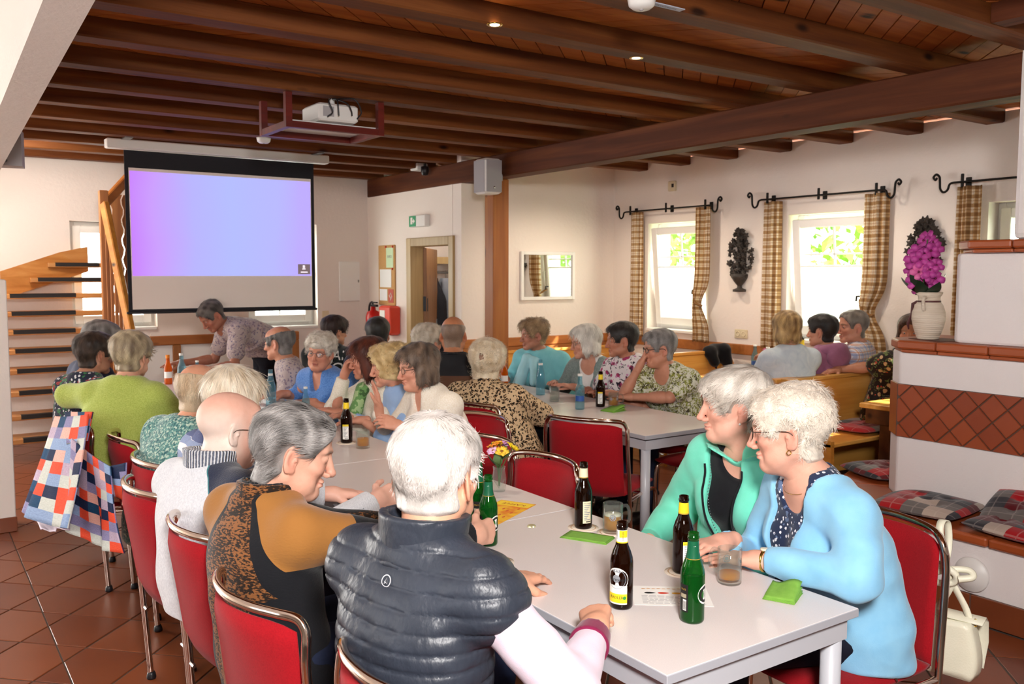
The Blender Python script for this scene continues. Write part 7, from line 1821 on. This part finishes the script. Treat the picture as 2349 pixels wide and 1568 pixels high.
r7.top('shirt', shirt_pr, t=.018, folds=.005, seed=40); r7.collar(shirt_pr, r=.07, hgt=.03, th=.005, flare=.015, name='shirt_collar')
r8 = Person('man in a paisley short-sleeved shirt standing bent over beneath the screen', (2.72, 7.92), 176, (2.12, 7.70, 1.362), 192, pitch=38, sex='m', res='mid', size=1.08, girth=1.12, stand=True, hunch=.10, skin='#a8705a', trousers='#1e2028', hair=dict(kind='short', col=('#3c3836', '#7c7670'), t=.010, comb='crown', slen=.025, seed=41), arms={'R': dict(w=(2.02, 8.05, .82), hint=(.3, -.2, -.8)), 'L': dict(w=(2.02, 7.45, .80), hint=(-.3, -.2, -.8))})
r8.top('shirt', shirt_pr, t=.022, sleeve='short', folds=.006, seed=42, hem=.86)

# ------------------------------------------------------------------ second row, backs to the camera
q1 = Person('dark-haired woman with glasses in a black top printed with white letters and rings', (2.98, 6.92), 40, (3.0, 7.0, 1.265), 12, pitch=4, res='mid', size=1.06, girth=1.1, skin='#c08a6c', hair=dict(kind='short', col=('#1a1110', '#3a2620'), t=.020, comb='crown', slen=.045, seed=51, bulk=.008, n=1200)); q1.glasses('#1a1a1a')
tp = q1.top('printed_top', cloth('black_green', '#141c1c'), t=.018, folds=.003, seed=52)
def decal(p, target, verts, faces, m, name, x0, z0):
    o = MB().add([(x0+x, -.45, z0+y) for x, y, *_ in verts], faces).build(name, m, p.root); md = o.modifiers.new('w', 'SHRINKWRAP'); md.target = target; md.wrap_method = 'PROJECT'; md.use_project_y = True; md.use_negative_direction = True; md.use_positive_direction = True; md.offset = .004; return o
wp = mat('print_white', '#d8d8d4', rough=.8)
for txt, x0, z0, sz in (('MAI', .02, .93, .11), ('CO', .03, .83, .12), ('VOL', .02, .72, .10)):
    V, F = text_verts(txt, sz); decal(q1, tp, V, F, wp, 'letter_print', x0, z0)
q2 = Person('man with short black hair seen from behind, near the fire extinguisher', (3.0, 6.12), 55, (3.0, 6.18, 1.278), 62, sex='m', res='far', hair=dict(kind='short', col=('#17140f', '#33302c'), t=.016, seed=53, n=500), skin='#c08a6c')
q2.top('jumper', cloth('dark_navy', '#23283a'), t=.018, seed=54)
q3 = Person('grey-haired person with wavy hair beside the bald man in black and brown', (3.0, 5.40), 40, (3.0, 5.40, 1.277), 22, res='mid', hair=dict(kind='curl_s', col=('#a89a86', '#dcd2c0'), t=.024, comb='crown', slen=.035, mess=.5, seed=55, bulk=.01, n=900), skin='#c89078')
q3.top('jumper', cloth('brown_grey', '#5a5450'), t=.018, seed=56)
q4 = Person('bald man seen from behind in a black jacket with brown lower half', (2.98, 5.0), 48, (3.0, 5.045, 1.325), 55, sex='m', res='mid', size=1.08, girth=1.1, skin='#c0805c', hair=dict(kind='ring', col=('#7a6252', '#9a806c'), t=.003, slen=.012, sw=.0008, seed=57, bald=1.3, rough=.001))
def b_two(nt): 
    s = nd(nt, 'SeparateXYZ', _out=None, Vector=coords(nt)); return mix(nt, math_(nt, 'GREATER_THAN', s.outputs[2], .955), '#5c3a24', '#121318')
q4.top('jacket', mat('black_brown_jacket', rough=.8, build=b_two), t=.022, folds=.004, seed=58); q4.collar(cloth('black_collar', '#121318'), r=.07, hgt=.05, th=.01, name='jacket_collar')
def b_leo(nt):
    co = coords(nt); wob = nd(nt, 'VectorMath', _p={'operation': 'SCALE'}, i0=nd(nt, 'TexNoise', _out=1, Vector=co, Scale=45.0), Scale=.014)
    p_ = nd(nt, 'VectorMath', _p={'operation': 'ADD'}, i0=co, i1=wob); v = nd(nt, 'TexVoronoi', Vector=p_, Scale=58.0); gap = nd(nt, 'TexNoise', Vector=co, Scale=70.0)
    ring = math_(nt, 'MULTIPLY', math_(nt, 'MULTIPLY', math_(nt, 'GREATER_THAN', v, .22), math_(nt, 'LESS_THAN', v, .50)), math_(nt, 'GREATER_THAN', gap, .42)); core = math_(nt, 'LESS_THAN', v, .22)
    return mix(nt, ring, mix(nt, core, '#dabd96', '#b08a62'), '#1a1310')
q5 = Person('woman with a cream bouffant in a leopard print blouse seen from behind', (3.03, 4.47), 34, (2.95, 4.535, 1.24), 42, pitch=3, roll=4, res='mid', size=1.06, girth=1.25, trousers='#15151c', hair=dict(kind='curl_s', col=('#dcc6a0', '#fdf0d8'), t=.032, comb='crown', slen=.05, sw=.0014, mess=.15, seed=59, bulk=.036, n=3000, nape=-.035, rough=.002, fly=.003), arms={'R': dict(w=(3.33, 4.66, .80), hint=(.8, -.2, -.5), curl=.3)})
q5.top('leopard_blouse', mat('leopard_print', rough=.8, spec=.15, build=b_leo), t=.024, sleeve='34', folds=.006, seed=60, hem=.44, h=.009)

# ------------------------------------------------------------------ second row, facing the screen
s1 = Person('woman in profile, chin on hand, in an olive and white leaf print top with glasses', (4.36, 4.33), 186, (4.2, 4.345, 1.243), 154, pitch=4, res='mid', size=1.0, girth=1.06, skin='#c98d72', jowl=.7, hair=dict(kind='short', col=('#5e5a58', '#aaa6a2'), t=.018, comb='crown', slen=.03, mess=.35, seed=61, n=1800, lift=1.3), arms={'R': dict(w=(4.09, 4.42, .99), e=(4.02, 4.50, .79), hd=(.35, -.2, .8), n=(.7, -.5, .1), curl=.7), 'L': dict(w=(4.02, 4.42, .785), e=(4.14, 4.18, .80), hd=(-.6, .8, 0), curl=.3)})
s1.top('leaf_print_top', printed('olive_leaf', '#dfe0cc', [(20, .52, .62, '#9aa04a', 'n'), (26, .56, .66, '#6a6a30', 'n'), (34, .0, .18, '#8c8a4c', 'v'), (16, .62, .7, '#504a38', 'n')], 2.0), t=.018, sleeve='short', folds=.005, seed=62, neck='scoop'); s1.glasses('#14161e', rim=.002)
s2 = Person('short dark-haired woman in a white top with pink and black floral print', (4.37, 4.72), 190, (4.2, 4.72, 1.275), 150, pitch=2, res='mid', skin='#b87c62', hair=dict(kind='short', col=('#14110f', '#3c3632'), t=.018, comb='crown', slen=.04, seed=63, n=1300), arms={'R': dict(w=(4.0, 4.85, .785), curl=.3), 'L': dict(w=(4.02, 4.62, .785), curl=.3)})
s2.top('floral_top', printed('rose_floral', '#e6dede', [(18, .0, .30, '#a83a64', 'v'), (24, .57, .64, '#2a2430', 'n'), (22, .0, .2, '#c98ab0', 'v')], 1.0), t=.016, sleeve='short', folds=.005, seed=64)
s3 = Person('woman with a white bob in a sage grey cardigan at the second table', (4.36, 5.14), 192, (4.2, 5.13, 1.243), 160, pitch=4, res='mid', skin='#c89078', hair=dict(kind='bob',  col=('#c2bdb2', '#f0ece2'), t=.020, len=.05, comb='bobdown', slen=.055, mess=.15, seed=65, bulk=.012, n=1800), arms={'R': dict(w=(4.02, 5.28, .785), curl=.3), 'L': dict(w=(4.02, 5.02, .785), curl=.3)})
s3.top('tee', cloth('white_tee', '#e6e4e0'), t=.008, sleeve='short', neck='scoop', folds=.002, seed=66); s3.top('cardigan', knit('sage', '#6f7f7c', '#8b9a96'), t=.018, folds=.005, seed=67, open_front=(.02, .08, .6)); s3.glasses('#6a4a30')
s4 = Person('woman with tousled light brown hair in a turquoise top and pale scarf', (4.34, 5.74), 205, (4.16, 5.73, 1.262), 168, pitch=2, res='mid', size=1.04, girth=1.1, skin='#b07a62', hair=dict(kind='short', col=('#6c5238', '#b89a74'), t=.022, comb='crown', slen=.05, mess=.6, fly=.012, seed=69, n=1700, lift=1.4), arms={'R': dict(w=(4.0, 5.92, .785), curl=.3)})
s4.top('turquoise_top', cloth('turquoise', '#7cc4cc'), t=.020, folds=.005, seed=70); n_ = s4.N
blob(s4, 'scarf', [cap(n_+A_((.072*math.sin(a), .07*math.cos(a), -.03-.03*math.cos(a))), n_+A_((.072*math.sin(a+.5), .07*math.cos(a+.5), -.03-.03*math.cos(a+.5))), .026) for a in np.arange(0, 6.2, .5)]+[cap(n_+A_((.06, .09, -.05)), n_+A_((.12, .13, -.26)), .045, .05), cap(n_+A_((.0, .1, -.06)), n_+A_((-.02, .14, -.24)), .03, .03)], cloth('pale_aqua', '#a8dce6'))

# ------------------------------------------------------------------ the alcove
t1 = Person('blonde woman in a pale blue top with yellow-green print on the pine bench', (5.34, 4.24), 72, (5.33, 4.19, 1.350), 70, res='mid', size=1.04, girth=1.08, hair=dict(kind='bob',  col=('#7a5a34', '#d2ae74'), t=.020, len=.045, comb='bobdown', slen=.06, mess=.3, seed=81, bulk=.008, n=1800), skin='#d0987c')
def b_sky(nt):
    s = nd(nt, 'SeparateXYZ', _out=None, Vector=coords(nt)); n = nd(nt, 'TexNoise', Vector=coords(nt), Scale=14.0, Detail=3.0, Distortion=1.5); h_ = math_(nt, 'ADD', s.outputs[2], math_(nt, 'MULTIPLY', n, .22))
    return mix(nt, math_(nt, 'MULTIPLY', math_(nt, 'LESS_THAN', h_, .96), math_(nt, 'GREATER_THAN', nd(nt, 'TexNoise', Vector=coords(nt), Scale=30.0), .5)), mix(nt, n, '#aebfce', '#dfe6ea'), '#8f9a58')
t1.top('print_top', mat('sky_print', rough=.85, build=b_sky), t=.018, sleeve='short', folds=.004, seed=82)
t2 = Person('black-haired person in a mauve hooded sweatshirt on the pine bench', (5.77, 4.24), 80, (5.76, 4.195, 1.312), 104, res='mid', hair=dict(kind='short', col=('#0c0a0a', '#26201e'), t=.018, seed=83, n=900), skin='#c08a70', arms={'L': dict(w=(5.6, 4.6, .95), e=(5.52, 4.36, .82), curl=.5)})
t2.top('hooded_top', cloth('mauve', '#94607e'), t=.022, folds=.006, seed=84); n_ = t2.N
blob(t2, 'hood', [cap(n_+A_((.09*math.sin(a), .07*math.cos(a)-.03, -.01-.03*math.cos(a))), n_+A_((.09*math.sin(a+.5), .07*math.cos(a+.5)-.03, -.01-.03*math.cos(a+.5))), .036) for a in np.arange(0, 6.2, .5)]+[ell(n_+A_((0, -.11, -.05)), (.11, .05, .085))], MATS['cloth_mauve'])
t3 = Person('grey-haired man in a plaid shirt looking at the window side of the alcove', (6.08, 4.26), 110, (6.05, 4.13, 1.338), 150, sex='m', res='mid', girth=1.08, hair=dict(kind='short', col=('#5a524c', '#8c847c'), t=.010, slen=.02, line=.02, seed=85, n=800), skin='#c48a72')
def b_pl(nt):
    s = nd(nt, 'SeparateXYZ', _out=None, Vector=coords(nt)); c = lin4('#d8d4dc')
    for ax, per, lo, hi, col in ((2, .05, .0, .3, '#7c8cb8'), (0, .05, .0, .3, '#7c8cb8'), (2, .05, .45, .6, '#c8864c'), (0, .05, .45, .6, '#c8864c'), (0, .05, .8, .86, '#4a4a6a')):
        fr = math_(nt, 'FRACT', math_(nt, 'MULTIPLY', s.outputs[ax], 1/per)); k = math_(nt, 'MULTIPLY', math_(nt, 'GREATER_THAN', fr, lo), math_(nt, 'LESS_THAN', fr, hi)); c = mix(nt, math_(nt, 'MULTIPLY', k, .6), c, col)
    return c
t3.top('plaid_shirt', mat('plaid_shirt', rough=.85, build=b_pl), t=.018, folds=.004, seed=86); t3.collar(MATS['plaid_shirt'], r=.068, hgt=.035, th=.005, flare=.012, name='shirt_collar')
t4 = Person('woman half hidden by the stove, floral sleeve and arm on the bench back', (6.02, 3.78), 262, (6.0, 3.63, 1.326), 205, res='mid', size=1.05, girth=1.1, hair=dict(kind='bob',  col=('#2a1a16', '#5c3c30'), t=.018, len=.06, seed=87, n=900), skin='#b98064', arms={'R': dict(w=(5.72, 4.02, .905), e=(5.86, 3.86, .93), hd=(-.95, .2, -.1), n=(0, 0, -1), curl=.3)})
t4.top('floral_blouse', printed('dark_floral', '#2c2420', [(22, .0, .34, '#c8a880', 'v'), (26, .0, .22, '#b8483c', 'v'), (30, .58, .68, '#6c7a48', 'n')], 1.0), t=.020, sleeve='short', folds=.005, seed=88)
# straw bag beside her
sb = empty('straw_bag', (6.15, 3.70, .525), label='beige straw bag hanging over the end of the pine bench', cat='bag')
straw = mat('straw_weave', rough=.85, build=lambda nt: {'Base Color': mix(nt, nd(nt, 'TexNoise', Vector=coords(nt, (1, 1, 6)), Scale=40.0), '#a98a64', '#dcc6a0'), 'height': nd(nt, 'TexWave', Vector=coords(nt), Scale=60.0, Distortion=2.0), 'hstr': (.5, .004)})
V, F = bag_body(.26, .12, .26); MB().add(V, F, True).build('bag_body', straw, sb); MB().tube(smooth_path([(-.09, 0, .24), (-.07, 0, .36), (0, 0, .41), (.07, 0, .36), (.09, 0, .24)]), .01, 8).build('handle', straw, sb)
# black jacket on the bench beyond
bj = empty('black_jacket', (6.25, 5.70, 0), label='black jacket thrown over the corner of the far pine bench', cat='jacket')
P = [cap((-.12, .0, .90), (.10, .0, .915), .045, .05), cap((-.12, -.03, .88), (-.09, -.05, .80), .05, .05), cap((.06, -.04, .89), (.07, -.06, .78), .06, .05), cap((-.02, .04, .89), (0, .06, .72), .06, .06)]
G = Fld((-.3, -.2, .5), (.3, .2, 1.05), .014)
for q in P: G.add(q, .05)
V, F = G.mesh(); V = V+vnormals(V, F)*(Waves(8)(V, 40)*.012)[:, None]; npobj('jacket_body', V, F, cloth('black_wool', '#101014'), bj)

# ------------------------------------------------------------------ garden behind the windows
gl = MB(); rg = random.Random(9); rs = np.random.RandomState(4)
n = 9000; c = np.stack([rs.uniform(9.2, 10.6, n), rs.uniform(1.0, 13.5, n), rs.uniform(.1, 3.4, n)], 1); c = c[(np.sin(c[:, 1]*1.7)+np.sin(c[:, 2]*2.9+c[:, 1]))*.35+c[:, 2]*.18 < .85]
k = len(c); d = rs.randn(k, 3); d /= np.linalg.norm(d, axis=1, keepdims=True); e = np.cross(d, rs.randn(k, 3)); e /= np.linalg.norm(e, axis=1, keepdims=True); L_ = rs.uniform(.06, .14, (k, 1))
V = np.stack([c-d*L_, c+e*L_*.45, c+d*L_, c-e*L_*.45], 1).reshape(-1, 3); F = np.arange(4*k).reshape(-1, 4)
o = npobj('garden_hedge', V, F, mat('hedge_leaf', rough=.6, build=lambda nt: mix(nt, nd(nt, 'TexNoise', Vector=coords(nt), Scale=2.5), '#3f6a22', '#9aba4a')), None, False); tag(o, 'leafy green hedge outside the alcove windows', 'hedge', kind='stuff')
o = MB().b2((7.0, -6, -.2), (16, 16, -.02)).build('garden_ground', mat('lawn', '#6c8a4a', rough=.9)); o['kind'] = 'structure'
